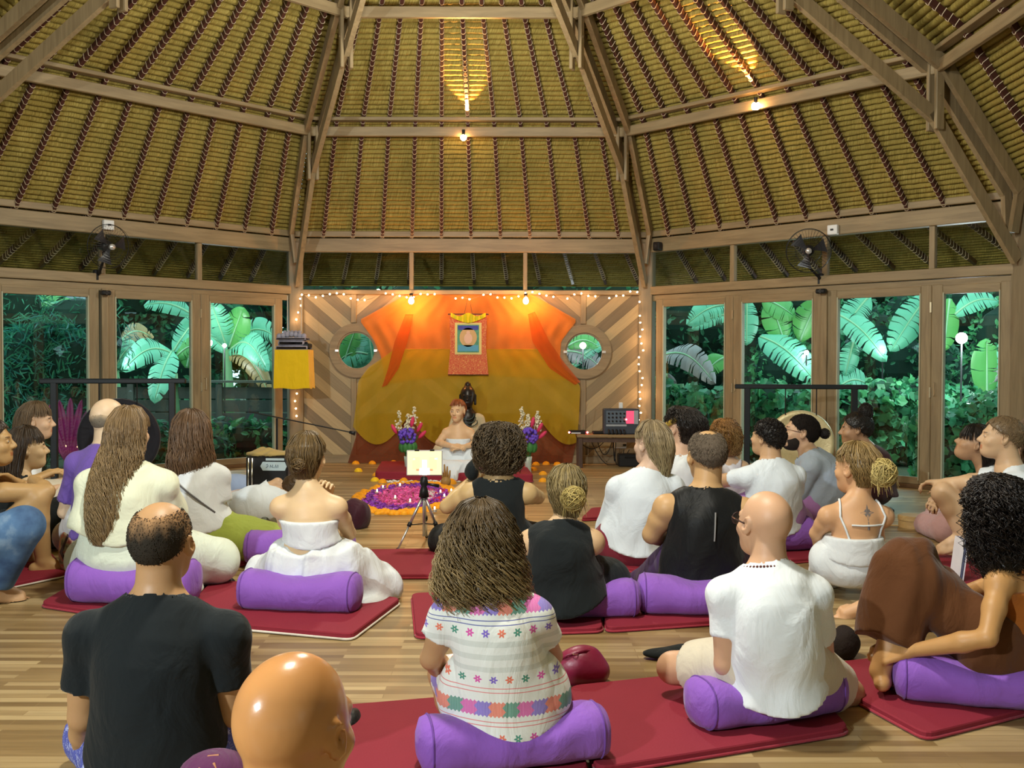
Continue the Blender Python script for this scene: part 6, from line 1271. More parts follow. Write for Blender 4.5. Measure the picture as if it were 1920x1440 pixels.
sdfmesh('figure',lambda Q: smin(stat(Q),shead(Q),.02),(-.45,-.25,zs-.05),(.45,.4,zs+.86),.012,BR,r,[(np.array([0,.01,zs+.68]),(.14,.15,.16),.006)])
sdfmesh('draped_robe',lambda Q: np.maximum(np.maximum(stat(Q)-.014+wr(Q,.004,16,2),-(rc(Q,[0,.05,zs+.36],[0,.1,zs+.6],.07,.13))),Q[:,2]-(zs+.47)),(-.45,-.25,zs-.05),(.45,.4,zs+.5),.012,CRM,r)
for i,(rr,zz) in enumerate(((.075,.40),(.095,.36),(.115,.32))): MB().tube([(rr*math.sin(a),.09+.03*i*.3+.02*math.cos(a),zs+zz+.10*(1-math.cos(a))*.55) for a in np.linspace(-1.9,1.9,17)],.006,6).build('bead_necklace',mat('dark_beads',(.03,.06,.05),.3),r,True)
MB().box((0,.05,.085),(.62,.46,.17),bev=.01).build('plinth',mat('plum_plinth_cloth',(.10,.02,.025),.8),r)
# flower vases
def vase(px,py,d,label,side):
    p=W(px,py,d); p[2]=0; r=empty('flower_vase',p,0,label,'vase of flowers','flower vases beside the teacher'); rn=random.Random(int(px))
    MB().lathe([(.0005,0),(.038,0),(.042,.01),(.034,.06),(.038,.12),(.046,.20),(.043,.20),(.034,.12),(.030,.06),(.0005,.03)],n=20).build('glass_vase',mat('silvery_glass',(.55,.65,.58),.08,.3,spec=.8),r,True)
    st=MB();lf=MB()
    for i in range(12): a=i*.52; st.tube([(0,0,.1),(.05*math.cos(a),.05*math.sin(a),.3),(.11*math.cos(a),.08*math.sin(a),.42)],.004,4)
    st.build('stems',mat('flower_stem_green',(.05,.20,.05),.5),r)
    for i in range(10):
        a=i*.63; lf.sphere((.07*math.cos(a),.06*math.sin(a),.30),(.035,.02,.06),8,6)
    lf.build('foliage',mat('flower_stem_green',(.05,.20,.05),.5),r,True)
    h=MB()
    for i in range(60): v=nz(np.array([rn.gauss(0,1),rn.gauss(0,1),rn.gauss(0,1)])); h.sphere(np.array([side*.01,-.03,.42])+v*[.09,.07,.085],.02,6,4)
    h.build('purple_hydrangea',mat('violet_petals',(.16,.08,.62),.6,var=.3,scale=40),r,True)
    for x,z0,z1,mm in((-side*.07,.50,.74,'w'),(side*.0,.50,.66,'w'),(side*.10,.48,.70,'w')):
        w=MB(); 
        for i in range(46): t_=rn.random(); w.sphere((x+rn.gauss(0,.028*(1.15-t_)),rn.gauss(0,.02),z0+(z1-z0)*t_),.012,6,4)
        w.tube([(x*.6,0,.42),(x,0,z1)],.004,4); w.build('white_flower_spike',mat('cream_petals',(.72,.70,.52),.6,var=.15,scale=30),r,True)
    for x,z,rt in((-.15,.50,.5),(.13,.52,-.5),(.05,.58,-.2),(.16,.44,-.8)):
        w=MB(); Rr=np.array([[math.cos(rt),0,-math.sin(rt)],[0,1,0],[math.sin(rt),0,math.cos(rt)]]); w.sphere((0,0,0),(.022,.02,.06),8,6); q=w.v[0]@Rr.T+[x,-.03,z]; obj('red_ginger_flower',q,w.f,mat('pink_red_petals',(.65,.04,.13),.5,var=.2),r,True)
vase(990,868,10.9,'glass vase of white, violet and pink flowers right of the teacher',1); vase(765,868,10.9,'vase of white, violet and red flowers left of the teacher behind the tablet',-1)
# marigolds
MG=mat('marigold_petals',(.92,.36,.01),.6,var=.18,scale=60,bump=.6,bscale=150); MG2=mat('marigold_yellow',(.90,.55,.01),.6,var=.15,scale=60,bump=.6,bscale=150)
def marigold(p,r_,parent=None,mt=MG,m=None,seed=0):
    own=m is None; m=m or MB(); rn=random.Random(seed)
    n=14;rows=7;V=[]
    for i in range(rows+1):
        ph=math.pi*.5*i/rows+.0
        for j in range(n): w=1+.16*math.sin(j*math.pi+i*math.pi)+.08*rn.random(); V.append((p[0]+r_*math.cos(ph)*math.cos(6.283*j/n)*w,p[1]+r_*math.cos(ph)*math.sin(6.283*j/n)*w,p[2]+r_*.85*math.sin(ph)*(1+.1*rn.random())))
    m.add(V,[(i*n+j,i*n+(j+1)%n,(i+1)*n+(j+1)%n,(i+1)*n+j) for i in range(rows) for j in range(n)])
    return m.build('marigold',mt,parent,True) if own else m
for i,(x,y,d,w) in enumerate([(667,866,11.6,'at the left end of the drape hem'),(698,866,11.6,'second from the left along the drape hem'),(738,865,11.6,'third from the left along the drape hem'),(672,880,11.2,'alone on the boards below the left drape hem'),(706,888,10.6,'at the far left of the cushion pad'),(703,898,10.3,'at the left corner of the cushion pad'),(717,901,10.15,'before the left end of the cushion pad'),(757,899,10.2,'beside the tablet, before the cushion pad'),(757,873,11.3,'behind the left end of the cushion pad'),(978,868,11.5,'left of the right vase on the hem'),(1005,868,11.6,'just right of the right vase on the hem'),(1024,867,11.6,'second right of the right vase on the hem'),(1045,868,11.6,'furthest right along the drape hem'),(1000,878,11.1,'at the foot of the right vase'),(984,878,11.1,'left foot of the right vase'),(1018,886,10.7,'upper right of the cushion pad'),(1018,899,10.2,'lower right of the cushion pad'),(845,903,9.7,'in front of the teacher by the wooden ornament')]):
    g=G(x,y+4); z_=.0
    if 'pad' in w or 'foot' in w: pass
    o=marigold((0,0,0),.045 if i!=17 else .06,None,MG2 if i in(3,5) else MG,seed=i); o.location=(g[0],g[1],z_); tag(o,'orange marigold head '+w if i not in(3,5) else 'yellow marigold head '+w,'flower','loose marigolds around the teacher')
# flower mandala on the floor
cx,cy=(G(760,925)+G(770,935))[:2]/2; 
A_=G(672,925); B_=G(855,925); rad=(B_[0]-A_[0])/2*1.02; cx=(A_[0]+B_[0])/2+.02; near_=G(780,966)[1]; far_=G(780,906)[1]; ry=(far_-near_)/2; cy=(far_+near_)/2
root=empty('flower_mandala',(cx,cy,0),0,'oval floor mandala of violet and pink petals ringed with marigolds','mandala'); rn=random.Random(9)
m=MB(); k_=0
for i in range(300):
    a=rn.uniform(0,6.283); q=rn.uniform(.84,1.0); marigold((rad*q*math.cos(a),ry*q*math.sin(a),0),.032*rn.uniform(.8,1.2),m=m,seed=i)
m.build('marigold_ring',MG,root,True)['kind']='stuff'
for nm,cl,lo_,hi_,n in(('violet_petals_ring',(.30,.05,.50),.55,.84,900),('pink_petals',(.78,.12,.42),.0,.6,900),('red_petals',(.70,.03,.08),.5,.8,140),('white_petals',(.8,.78,.76),.35,.6,160)):
    C=[];N_=[]
    for i in range(n):
        a=rn.uniform(0,6.283) if nm not in('red_petals','white_petals') else rn.uniform(-.5,.6); q=math.sqrt(rn.uniform(lo_**2,hi_**2)); C.append((rad*q*math.cos(a),ry*q*math.sin(a),.012+.012*rn.random())); N_.append((0,-.3,1))
    o=leaves(nm,np.array(C),np.array(N_,float),.045,'oval',[cl,tuple(x*.8 for x in cl),tuple(min(1,x*1.2) for x in cl)],root,tilt=.5); o['kind']='stuff'
TL=mat('candle_flame',(1,.8,.5),.5,var=0,emit=(1.,.7,.35),es=22)
for i,(x,y) in enumerate([(718,921),(707,929),(750,917),(741,941),(769,948),(833,938),(815,963),(826,930),(846,928)]):
    g=G(x,y); r=empty('tea_light',(g[0],g[1],.015),0,['tea light upper left in the mandala','leftmost tea light in the mandala','tea light at the far rim of the mandala','tea light at the near left rim of the marigolds','tea light below the mandala centre','tea light at the right inside the mandala','tea light by the right tripod leg','tea light at the right far side of the mandala','tea light by the phone holder’s elbow'][i],'candle','tea lights in the flower mandala')
    MB().lathe([(.0005,0),(.02,0),(.02,.018),(.0005,.016)],n=14).build('cup',mat('tin_cup',(.6,.6,.6),.3,.8),r); MB().sphere((0,0,.032),(.006,.006,.012),8,6).build('flame',TL,r,True)
C=[];
m=MB()
for i in range(46): x=G(712+i*3.3,903+rn.uniform(-2,2)); m.sphere(x-np.array([cx,cy,0]),(.022,.018,.012),6,4)
r=empty('white_petal_line',G(760,903),0,'line of small white petals in front of the red cushion pad','petals',kind='stuff'); off=np.array([cx,cy,0])-np.array(G(760,903)); obj('petals',np.concatenate(m.v)+off,m.f,mat('white_petals_m',(.75,.75,.7),.7),r,True)
g=G(760,906); r=empty('cream_card',(g[0],g[1],0),0,'small cream card lying at the far edge of the mandala','card'); MB().box((0,0,.006),(.10,.06,.012),bev=.003).build('card',mat('cream_paper',(.8,.72,.45),.8),r)
g=G(836,912); r=empty('wooden_ornament',(g[0],g[1],0),0,'small carved wooden hand ornament before the teacher','ornament'); WO=mat('carved_honey_wood',(.32,.19,.06),.5,bump=.4)
m=MB().sphere((0,0,.05),(.05,.04,.05),12,8); 
for i,(x,hh_) in enumerate(((-.035,.17),(-.012,.22),(.012,.20),(.035,.16))): m.tube([(x*.7,0,.07),(x,0,hh_*.7),(x*1.2,-.01,hh_)],[.014,.012,.008],7)
m.build('carved_hand',WO,r,True)
# ---------------------------------------------------------------- gongs and their frames
BLKW=mat('black_painted_wood',(.014,.018,.022),.45,var=.2)
def gong(lab_f,lab_g,px0,px1,pyb,d,gx,gy,gr,gm,rot=0,plain=False):
    a=W(px0,720,d);b=W(px1,720,d); c=(a+b)/2; Wd=b[0]-a[0]; H=W(0,pyb,d)[2]; r=empty('gong_stand',(c[0],c[1],0),math.radians(rot),lab_f,'gong stand','gong frames'); 
    for s in(-1,1): MB().box((s*Wd*.5*.84,0,H/2),(.055,.06,H),bev=.006).build('post',BLKW,r); MB().box((s*Wd*.5*.84,0,.03),(.07,.42,.05),bev=.006).build('foot',BLKW,r)
    MB().box((0,0,H),(Wd*1.04,.065,.045),bev=.008).build('top_bar',BLKW,r); MB().box((0,0,.12),(Wd*.8,.04,.05),bev=.006).build('lower_bar',BLKW,r)
    g=W(gx,gy,d); g=empty('gong',(g[0],g[1],g[2]-gr),math.radians(rot),lab_g,'gong'); Rg=[[1,0,0],[0,0,1],[0,1,0]]
    prof=[(.0005,-.012),(gr*.22,-.010),(gr*.26,-.002),(gr*.5,.0),(gr*.84,.006),(gr*.87,.0),(gr*.97,.004),(gr,.03),(gr*.99,.034),(gr*.94,.012),(.0005,.01)]
    MB().lathe(prof,(0,0,gr),56,Rg).build('disc',gm,g,True)
    for s in(-1,1):
        x=s*gr*.45; MB().tube([(x,.0,gr+gr*.86),(x,0,gr*2+ (H-(g.location[2]+2*gr))-.02)],.006,6).build('hanging_cord',mat('black_cord',(.01,.01,.01),.7),g)
t=NT('hammered_gold_gong'); o=t.obj(); sx=t.n('ShaderNodeSeparateXYZ',inp={0:o}); n=t.noise(30,3,o); t.col(t.mix(n,(.62,.52,.26),(.80,.70,.42))); t.set(Roughness=.45,Metallic=.25); t.bump(t.noise(45,3,o),.006,.5); GOLD=t.m
gong('black wooden gong frame in front of the right-hand doors','gold hammered gong hanging at the right',1385,1617,722,9.6,1501,832,.325,GOLD,-8)
gong('black wooden gong frame in front of the left-hand doors','black cloth-covered gong hanging at the left',88,338,714,8.9,222,822,.36,cloth('black_gong_cover',(.016,.016,.022),.7,.4),10)
# ---------------------------------------------------------------- low table with mixer
p=G(1150,868); yT=YB-.42; p=np.array([BW(1150,820,.42)[0],yT,0]); H=.375; r=empty('low_table',p,0,'low wooden bench table against the right of the back wall','table')
TB=wood('bench_wood',(.30,.21,.10),(.19,.12,.055),0); MB().box((.06,0,H),(1.0,.34,.035),bev=.006).build('tabletop',TB,r)
for x in(-.40,.50):
    for y in(-.12,.12): MB().box((x,y,(H-.02)/2),(.055,.05,H-.02),bev=.004).build('leg',wood('dark_bench_leg',(.10,.05,.03),(.05,.025,.015),2),r)
MB().box((.05,-.12,H-.05),(.86,.02,.05)).build('apron',wood('dark_bench_leg',(.1,.05,.03),(.05,.025,.015),2),r)
q=BW(1163,816,.40); r=empty('audio_mixer',(q[0],yT-.02,H+.018),0,'dark grey powered mixer standing on the bench table','mixer'); CH=mat('charcoal_metal',(.045,.055,.075),.5); MB().box((0,0,.15),(.42,.16,.30),bev=.012).build('case',CH,r)
MB().box((-.06,-.083,.20),(.24,.006,.15)).build('channel_panel',mat('slate_panel',(.10,.13,.17),.5),r); MB().box((.10,-.084,.20),(.09,.006,.15)).build('red_panel',mat('red_display',(.45,.03,.07),.5,emit=(1,.1,.2),es=.6),r); MB().box((.17,-.084,.20),(.05,.006,.16)).build('grey_panel',mat('pale_grey_panel',(.35,.38,.42),.5),r); MB().box((-.06,-.085,.105),(.24,.006,.022)).build('label_strip',mat('pale_grey_panel',(.35,.38,.42)),r)
for i in range(5): 
    for j in range(3): MB().tube([(-.15+i*.045,-.086,.155+j*.045),(-.15+i*.045,-.10,.155+j*.045)],.011,8).build('knob',BLKP,r,True)
for i in range(5): MB().tube([(-.15+i*.045,-.08,.05),(-.15+i*.045,-.11,.05),(-.15+i*.045,-.13,.0)],.012,7).build('jack_plug',BLKP,r,True)
RED=mat('red_indicator',(1,.1,.1),.4,var=0,emit=(1.,.08,.08),es=25); MB().sphere((.055,-.092,.175),.010,8,6).build('indicator_light',RED,r,True)
r=empty('phone_charger',(q[0],yT-.02,H+.319),0,'small white block standing on top of the mixer','charger'); MB().box((0,0,.035),(.045,.03,.07),bev=.006).build('block',SOCK,r)
q=BW(1082,813,.40); r=empty('wireless_receiver',(q[0],yT-.02,H+.018),0,'flat black receiver with antenna and red lights on the table end','receiver'); MB().box((0,0,.022),(.20,.12,.04),bev=.006).build('case',BLKP,r); MB().tube([(.06,0,.045),(.12,.02,.35)],.004,6).build('antenna',mat('pale_wire',(.3,.22,.14)),r); MB().box((-.02,-.062,.012),(.11,.004,.012)).build('white_strip',SOCK,r)
for x in(-.10,.115): MB().sphere((x,-.062,.02),.011,8,6).build('indicator_light',RED,r,True)
q=BW(1121,814,.40); r=empty('small_controller',(q[0],yT-.02,H+.018),0,'small black box between the receiver and the mixer','electronics'); MB().box((0,0,.018),(.14,.10,.03),bev=.008).build('case',BLKP,r)
q=BW(1163,834,.06); r=empty('wall_socket',q,0,'white double wall socket below the bench table','socket'); MB().box((0,.0,0),(.15,.03,.085),bev=.006).build('plate',SOCK,r); MB().box((.05,-.025,0),(.04,.03,.025),bev=.004).build('plug',BLKP,r)
q=G(1182,874); r=empty('black_case',(q[0],q[1],0),0,'black equipment case on the floor under the mixer','case'); MB().box((0,0,.075),(.30,.18,.15),bev=.012).build('case',BLKP,r); MB().tube([(-.07,-.09,.11),(-.07,-.11,.12),(.07,-.11,.12),(.07,-.09,.11)],.008,6).build('handle',BLKP,r)
for i,(x0,x1,sag) in enumerate(((1118,1150,.22),(1105,1180,.27),(1148,1170,.30),(1155,1150,.30),(1080,1140,.15))):
    a=BW(x0,818,.30);b=BW(x1,818+(i in(1,2))*25,.28); c=(a+b)/2; r=empty('audio_cable',(c[0],c[1],.02),0,['black cable looping below the middle of the table','black cable running from the receiver to the case','cable hanging below the left of the mixer','cable hanging straight down under the mixer','shallow cable loop at the left of the table'][i],'cable','audio cables under the bench table')
    t=np.linspace(0,1,14); P=a[None]*(1-t[:,None])+b[None]*t[:,None]; P[:,2]-=sag*4*t*(1-t)*1.; P[:,2]=np.maximum(P[:,2],.01); MB().tube(P-np.array([c[0],c[1],.02]),.005,5).build('cable',BLKP,r,True)
# ---------------------------------------------------------------- left side: amplifier, microphone, cushions
q=G(508,966); d0=8.0; q=W(508,720,d0); q[2]=0; hz=lambda y,d: W(0,y,d)[2]
r=empty('guitar_amplifier',(q[0],q[1],0),math.radians(-4),'black amplifier box with a light oval nameplate, left of the teacher','amplifier'); H=hz(853,d0); MB().box((0,0,H/2),(.34,.24,H),bev=.012).build('cabinet',BLKP,r)
t=NT('pale_nameplate'); sp=t.n('ShaderNodeSeparateXYZ',inp={0:t.obj()}); t.col((.50,.62,.66)); t.set(Roughness=.35); PLATE=t.m
m=MB(); z0=H-.075; m.add([(-.03,-.124,z0-.035),(.15,-.124,z0-.035),(.165,-.124,z0),(.15,-.124,z0+.035),(-.03,-.124,z0+.035),(-.05,-.124,z0)],[(0,1,2,3,4,5)]); m.build('oval_nameplate',PLATE,r); MB().box((.07,-.1245,H-.020),(.15,.004,.018)).build('control_strip',PLATE,r)
st=MB()
for i,(pts) in enumerate([[(0,.01),(.01,.016),(.015,.002),(.005,-.006),(-.002,-.012)],[(.03,-.01),(.034,.012),(.042,-.008)],[(.052,.012),(.050,-.010),(.062,-.008)],[(.070,-.012),(.076,.013),(.084,-.012)],[(.094,.012),(.094,-.012)]]): st.tube([(x-.0,-.127,z0+z) for x,z in pts],.0022,4)
st.build('nameplate_scribble',mat('dark_blue_grey',(.06,.10,.14),.5),r)
for x in(-.145,-.115): MB().tube([(x,-.13,.1),(x,-.13,H-.01)],.008,8).build('chrome_bar',mat('chrome',(.7,.7,.68),.2,1.),r,True)
r=empty('gold_shawl',(q[0],q[1],H),0,'crumpled golden-brown shawl lying on top of the amplifier','shawl'); sdfmesh('cloth',lambda Q: smin(ell(Q,(0,0,.012),(.19,.12,.03)),ell(Q,(-.07,0,.03),(.07,.06,.03)),.03)+wr(Q,.010,34,3),(-.26,-.18,.001),(.26,.18,.09),.008,cloth('golden_brown_cloth',(.36,.26,.09)),r)
m0=W(519,720,8.3); m0[2]=0; r=empty('microphone_stand',m0,0,'thin black microphone boom stand behind the amplifier','microphone stand'); hp=hz(783,8.3); MB().tube([(0,0,.02),(0,0,hp)],.009,8).build('pole',BLKP,r); a=W(468,772,8.3)-m0;b=W(655,810,8.3)-m0; MB().tube([a,b],.006,6).build('boom',BLKP,r); MB().tube([b,b+[.05,0,-.012]],[.012,.02],8).build('microphone',BLKP,r,True)
for k in range(3): a=k*2.09+.4; MB().tube([(0,0,.06),(.22*math.cos(a),.22*math.sin(a),.01)],.007,6).build('leg',BLKP,r)
for px,d,sz,c,lb in((440,8.6,(.24,.12,.13),(.30,.38,.55),'light blue cushion standing behind the green trousers'),(455,8.2,(.20,.13,.09),(.62,.50,.46),'pale pink cushion left of the amplifier'),(345,8.0,(.18,.14,.10),(.52,.45,.34),'beige cushion between the gong and the brown-haired woman')):
    q=W(px,720,d); r=empty('floor_pillow',(q[0],q[1],0),0,lb,'cushion','small cushions by the amplifier'); sdfmesh('cover',lambda Q: ell(Q,(0,0,sz[2]),sz)+wr(Q,.006,18,1),(-.3,-.2,0),(.3,.2,.32),.012,cloth(lb[:14],c),r)
# ---------------------------------------------------------------- tripod with tablet
zt=6.52; c0=W(795,720,zt); c0[2]=0; r=empty('camera_tripod',c0,0,'silver camera tripod holding a tablet before the flower mandala','tripod'); AL=mat('brushed_aluminium',(.72,.72,.74),.3,.9)
L3=[G(745,1035)-c0,G(835,1033)-c0,G(800,1010)-c0]; top_=np.array([0,0,hz(925,zt)])
for e in L3:
    e=np.array([e[0],e[1],.01]); mid=top_+(e-top_)*.55; lg=MB().tube([top_,mid],.010,8).build('leg',AL,r,True); MB().tube([mid,e],.007,8).build('lower_leg',AL,lg,True); MB().tube([mid-(e-top_)*.04,mid+(e-top_)*.03],.015,8).build('leg_clamp',BLKP,lg,True); MB().sphere(e+[0,0,.005],.012,8,6).build('rubber_foot',BLKP,lg,True); MB().tube([mid,[0,0,mid[2]]],.004,5).build('spreader',BLKP,lg)
MB().tube([[0,0,top_[2]-.28],top_+[0,0,.05]],.011,10).build('centre_column',AL,r,True); MB().lathe([(.0005,-.03),(.035,-.02),(.025,.03),(.018,.05),(.028,.07),(.022,.11),(.0005,.12)],top_,14).build('head',BLKP,r,True); MB().tube([top_+[0,0,.07],top_+[.10,-.02,.055]],[.006,.012],8).build('pan_handle',BLKP,r,True)
t0=W(796,868,zt-.02); r=empty('tablet',t0,math.radians(2),'bright tablet screen on the tripod filming the altar','tablet'); Wt_,Ht_=.236,.168; MB().box((0,.004,0),(Wt_,.010,Ht_),bev=.004).build('case',mat('pale_tablet_rim',(.5,.5,.52),.3),r)
def em(nm,c,e): return mat(nm,c,.3,var=0,emit=c,es=e)
MB().box((0,-.0025,0),(Wt_-.014,.002,Ht_-.014)).build('screen',em('screen_warm_yellow',(1.,.80,.38),.62),r)
for x,z,w,h,c,nm in((0,-.03,.03,.10,(1,.97,.88),'screen_white'),(0,-.055,.07,.045,(1,1,.97),'screen_white'),(-.055,.0,.05,.08,(1.,.74,.3),'screen_orange'),(.055,.0,.05,.08,(1.,.74,.3),'screen_orange'),(-.04,-.045,.03,.015,(.9,.25,.15),'screen_red'),(.04,-.045,.03,.015,(.9,.25,.15),'screen_red'),(-.07,.025,.016,.012,(.2,.6,.7),'screen_teal'),(.075,.028,.02,.012,(.3,.75,.75),'screen_teal')): MB().box((x,-.004,z),(w,.001,h)).build('screen_image',em(nm,c,.75),r)
for x in(-.05,.05): MB().box((x,.0,Ht_*.5),(.03,.02,.012),bev=.003).build('clamp',BLKP,r)
# phone held up by the curly-haired person
t0=W(903,868,6.40); r=empty('smartphone',t0,math.radians(-10),'smartphone with a pinkish screen held up by the curly-haired person','phone'); MB().box((0,0,0),(.075,.009,.10),bev=.004).build('case',BLKP,r); MB().box((.0,-.0055,0),(.066,.002,.09)).build('screen',em('phone_screen_pink',(.85,.25,.35),.9),r); MB().box((-.0,-.007,.02),(.05,.001,.025)).build('screen_image',em('phone_screen_dark',(.25,.1,.25),.5),r)
t0=W(884,885,6.28); r=empty('camera_bag',t0,0,'black microphone windshield beside the phone','microphone'); sdfmesh('windshield',lambda Q: smin(ell(Q,(0,0,0),(.045,.05,.055)),rc(Q,(.01,0,.04),(.03,0,.10),.03,.012),.03)+wr(Q,.004,40,2),(-.09,-.09,-.09),(.1,.09,.14),.007,BLK,r); r.name='microphone_windshield'
# ---------------------------------------------------------------- bags and small things on the floor
def blob(nm,label,cat,px,py,size,mt,amp=.012,fr=16,seed=0,parts=None,lift=0,yaw=0,grp=None,part='body'):
    q=G(px,py); r=empty(nm,(q[0],q[1]+size[1]*.6,lift),math.radians(yaw),label,cat,grp); s=np.array(size,float); sdfmesh(part,lambda Q: np.maximum(ell(Q,(0,0,s[2]*.45),(s[0],s[1],s[2]*.62))+wr(Q,amp,fr,seed),-Q[:,2]),(-s[0]*1.3,-s[1]*1.3,-.01),(s[0]*1.3,s[1]*1.3,s[2]*1.5),.009,mt,r)
    if parts: parts(r,s)
    return r
BAGM=mat('maroon_leather',(.22,.012,.05),.38,var=.3,bump=.5,bscale=30,spec=.5)
blob('leather_handbag','soft maroon leather handbag on the mat edge beside the embroidered dress','bag',1088,1288,(.115,.09,.13),BAGM,.010,22,1,lambda r,s:(MB().tube([(-.10,-.02,.08),(-.05,-.06,.125),(.02,-.05,.14),(.07,-.0,.12)],.006,6).build('strap',BAGM,r,True),MB().lathe([(.008,0),(.012,0),(.012,.004),(.008,.004)],(-.02,-.06,.128),12).build('metal_ring',mat('chrome',(.7,.7,.68)),r)))
blob('backpack','dark plum backpack on the floor right of the strapless woman','bag',662,992,(.115,.10,.20),cloth('dark_plum_nylon',(.045,.010,.02),.6,.3),.018,16,2,lambda r,s: MB().tube([(-.09,-.10,.02),(-.11,-.1,.10),(-.04,-.08,.19)],.010,6).build('strap',BLK,r,True))
t=NT('patterned_cotton_bag'); v=t.n('ShaderNodeTexVoronoi',inp={'Scale':26.}); t.col(t.ramp(v.outputs[1] if False else t.noise(16,4,t.obj()),[(.35,(.06,.04,.03)),(.45,(.35,.32,.16)),(.55,(.55,.12,.10)),(.62,(.62,.52,.34)),(.75,(.40,.22,.26))])); t.set(Roughness=.85); PATB=t.m
blob('patterned_bag','flower-patterned cloth bag by the barefoot man','bag',136,1078,(.10,.09,.27),PATB,.014,18,3,lambda r,s: MB().tube([(-.02,-.07,.05),(-.05,-.09,.14),(-.01,-.08,.24),(.05,-.05,.26)],.008,6).build('dark_strap',mat('dark_strap',(.05,.025,.02),.6),r,True))
blob('crochet_bag','small dark crocheted bag behind the bald man in white','bag',1588,1236,(.062,.055,.12),mat('dark_crochet',(.02,.013,.011),.9,bump=1.,bscale=90),.008,40,4)
blob('black_pouch','flat black pouch by the bald man’s left knee','pouch',1268,1240,(.14,.06,.05),BLK,.008,20,5,lambda r,s: MB().tube([(.02,-.05,.05),(.08,-.05,.065),(.12,-.03,.05)],.004,5).build('drawstring',BLK,r,True))
blob('black_sandals','pair of black sandals on the floor beside the mat with white piping','shoes',405,1102,(.095,.06,.05),BLK2,.006,30,6)
blob('rubber_slipper','black rubber slipper on the mat behind the bald foreground man','slipper',656,1372,(.028,.085,.05),BLK2,.002,30,7)
blob('black_shoe','dark shoe on the floor behind the blonde woman, near the doors','shoe',1660,965,(.085,.05,.06),BLKP,.004,20,8)
q=W(402,1440,2.35); r=empty('plum_cap',(q[0],q[1],0),0,'plum cap with a gold motif on a bag between the two front men','cap'); zc=W(0,1436,2.35)[2]; MB().box((0,.03,(zc-.01)/2),(.16,.16,zc-.01),bev=.03).build('bag',DPUR,r); PC=cloth('plum_cap_cloth',(.11,.025,.09)); MB().sphere((0,0,zc-.02),(.085,.085,.055),20,12).build('crown',PC,r,True)
MB().tube([(-.02,-.055,zc+.018),(-.0,-.06,zc+.012),(.02,-.055,zc+.018),(.012,-.045,zc+.026)],.003,5).tube([(-.01,-.02,zc+.032),(.015,-.015,zc+.033)],.003,5).build('gold_motif',mat('gold_thread',(.55,.25,.12),.6),r)
q=G(1712,988); r=empty('round_wooden_box',(q[0],q[1],0),0,'low round wooden drum box on the floor near the right doors','wooden box'); MB().lathe([(.0005,0),(.105,0),(.105,.055),(.110,.055),(.110,.085),(.10,.09),(.0005,.088)],n=36).build('box',wood('pale_box_wood',(.50,.33,.13),(.36,.22,.08),0),r); MB().tube([(-.32,.04,.012),(-.12,-.02,.012)],.007,6).build('beater_stick',wood('pale_box_wood',(.5,.33,.13),(.36,.22,.08),0),r)
q=G(1797,1094); r=empty('ring_binder',(q[0],q[1],0),math.radians(80),'white ring binder standing upright beside the woman in brown','binder')
for i,(o_,c) in enumerate(((-.012,(.75,.75,.85)),(.0,(.12,.14,.25)),(.010,(.8,.8,.86)))): MB().box((0,o_,.13),(.18,.006,.25),rz(.0)@np.array([[1,0,0],[0,1,-.12],[0,.12,1]])).build('cover' if i!=1 else 'pages',mat('binder_%d_card'%i,c,.5),r)
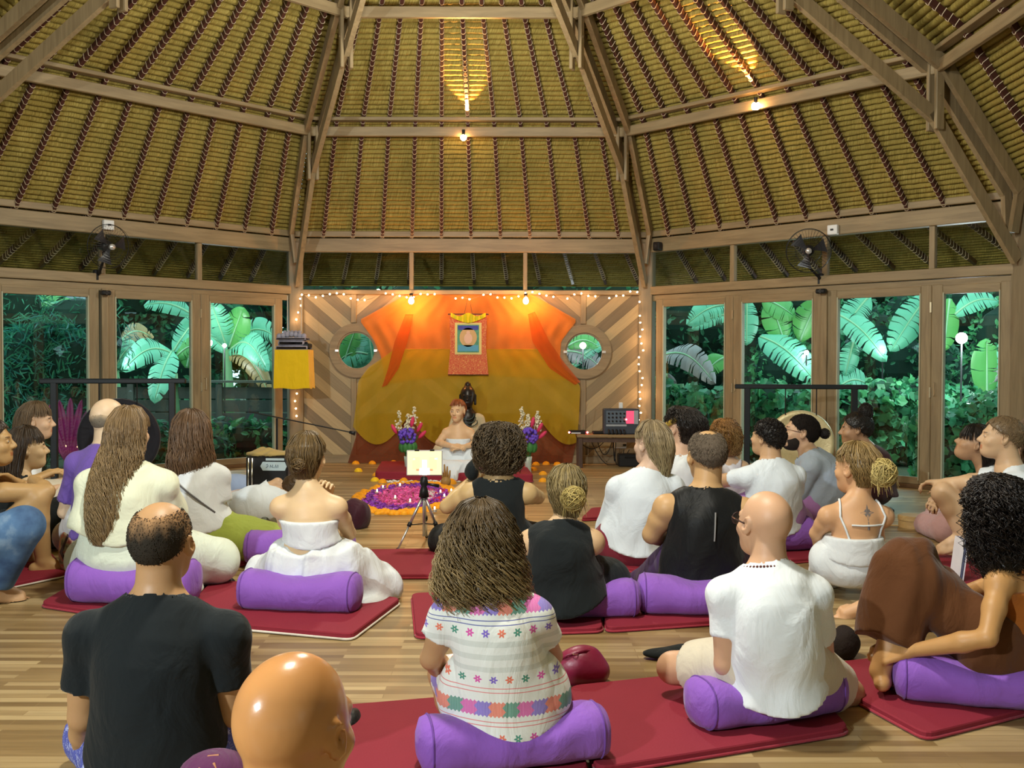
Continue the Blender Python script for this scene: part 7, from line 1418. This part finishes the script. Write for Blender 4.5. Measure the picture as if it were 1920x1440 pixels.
q=G(496,1000); r=empty('glass_bottle',(q[0],q[1],0),0,'small clear glass bottle left of the strapless woman','bottle'); MB().lathe([(.0005,0),(.038,0),(.04,.01),(.04,.09),(.014,.13),(.013,.19),(.016,.19)],n=20).build('glass',glassmat('bottle_glass',(.8,.82,.78)),r,True); MB().lathe([(.0005,.18),(.016,.18),(.016,.205),(.0005,.205)],n=14).build('cap',mat('brushed_aluminium',(.72,.72,.74)),r,True)
# spectacles and beads of the bald man in white
for o in list(COL.objects):
    if o.type=='EMPTY' and str(o.get('label','')).startswith('bald man in a white t-shirt'): BM_=o
c=CTX['bald man']; Hc,Rh,kh,N=c['Hc'],c['Rh'],c['kh'],c['N']; FR=mat('dark_spectacle_frame',(.05,.03,.03),.3)
for s in(-1,1):
    MB().lathe([(.019,0),(.0225,0),(.0225,.003),(.019,.003)],Hc+Rh@np.array([s*.031,.110,-.002])*kh,16,Rh@np.array([[1,0,0],[0,0,1.],[0,-1,0]])*kh).build('spectacle_rim',FR,BM_); MB().lathe([(.0005,0),(.020,0)],Hc+Rh@np.array([s*.031,.111,-.002])*kh,16,Rh@np.array([[1,0,0],[0,0,1.],[0,-1,0]])*kh).build('spectacle_lens',glassmat('lens_glass'),BM_)
    MB().tube([Hc+Rh@np.array([s*.054,.108,.003])*kh,Hc+Rh@np.array([s*.083,.05,.008])*kh,Hc+Rh@np.array([s*.086,-.005,.006])*kh],.0028,6).build('spectacle_temple',FR,BM_)
m=MB()
for i in range(44):
    a=i*2*math.pi/44; d=nz(np.array([math.sin(a),-math.cos(a),0])); p=N+np.array([0,.0,.035+.018*math.cos(a)])+d*.14
    for _ in range(20): p=p-d*max(-.02,float(c['skin'](p[None].astype(np.float32),False)[0])-.004)
    m.sphere(p,.0055,6,4)
m.build('bead_necklace',mat('dark_red_wooden_beads',(.10,.02,.015),.4),BM_,True)
# magenta-leaved plant outside the left doors
q=W(128,860,10.6); r=empty('magenta_leaf_plant',(q[0],q[1],-.14),0,'small plant with upright magenta leaves beside the dark gong','plant'); MGL=mat('magenta_leaf',(.30,.015,.14),.4,var=.3)
for i in range(7):
    a=-1.2+i*.4; m_,rb,_=bleaf((0,0,.25),(math.sin(a)*.28,0.02*i,.75+.25*math.cos(a)),.09,.05,seed=i,slits=0); m_.build('leaf',MGL,r,True)
MB().tube([(0,0,0),(0,0,.3)],.015,6).build('stem',BARK,r)
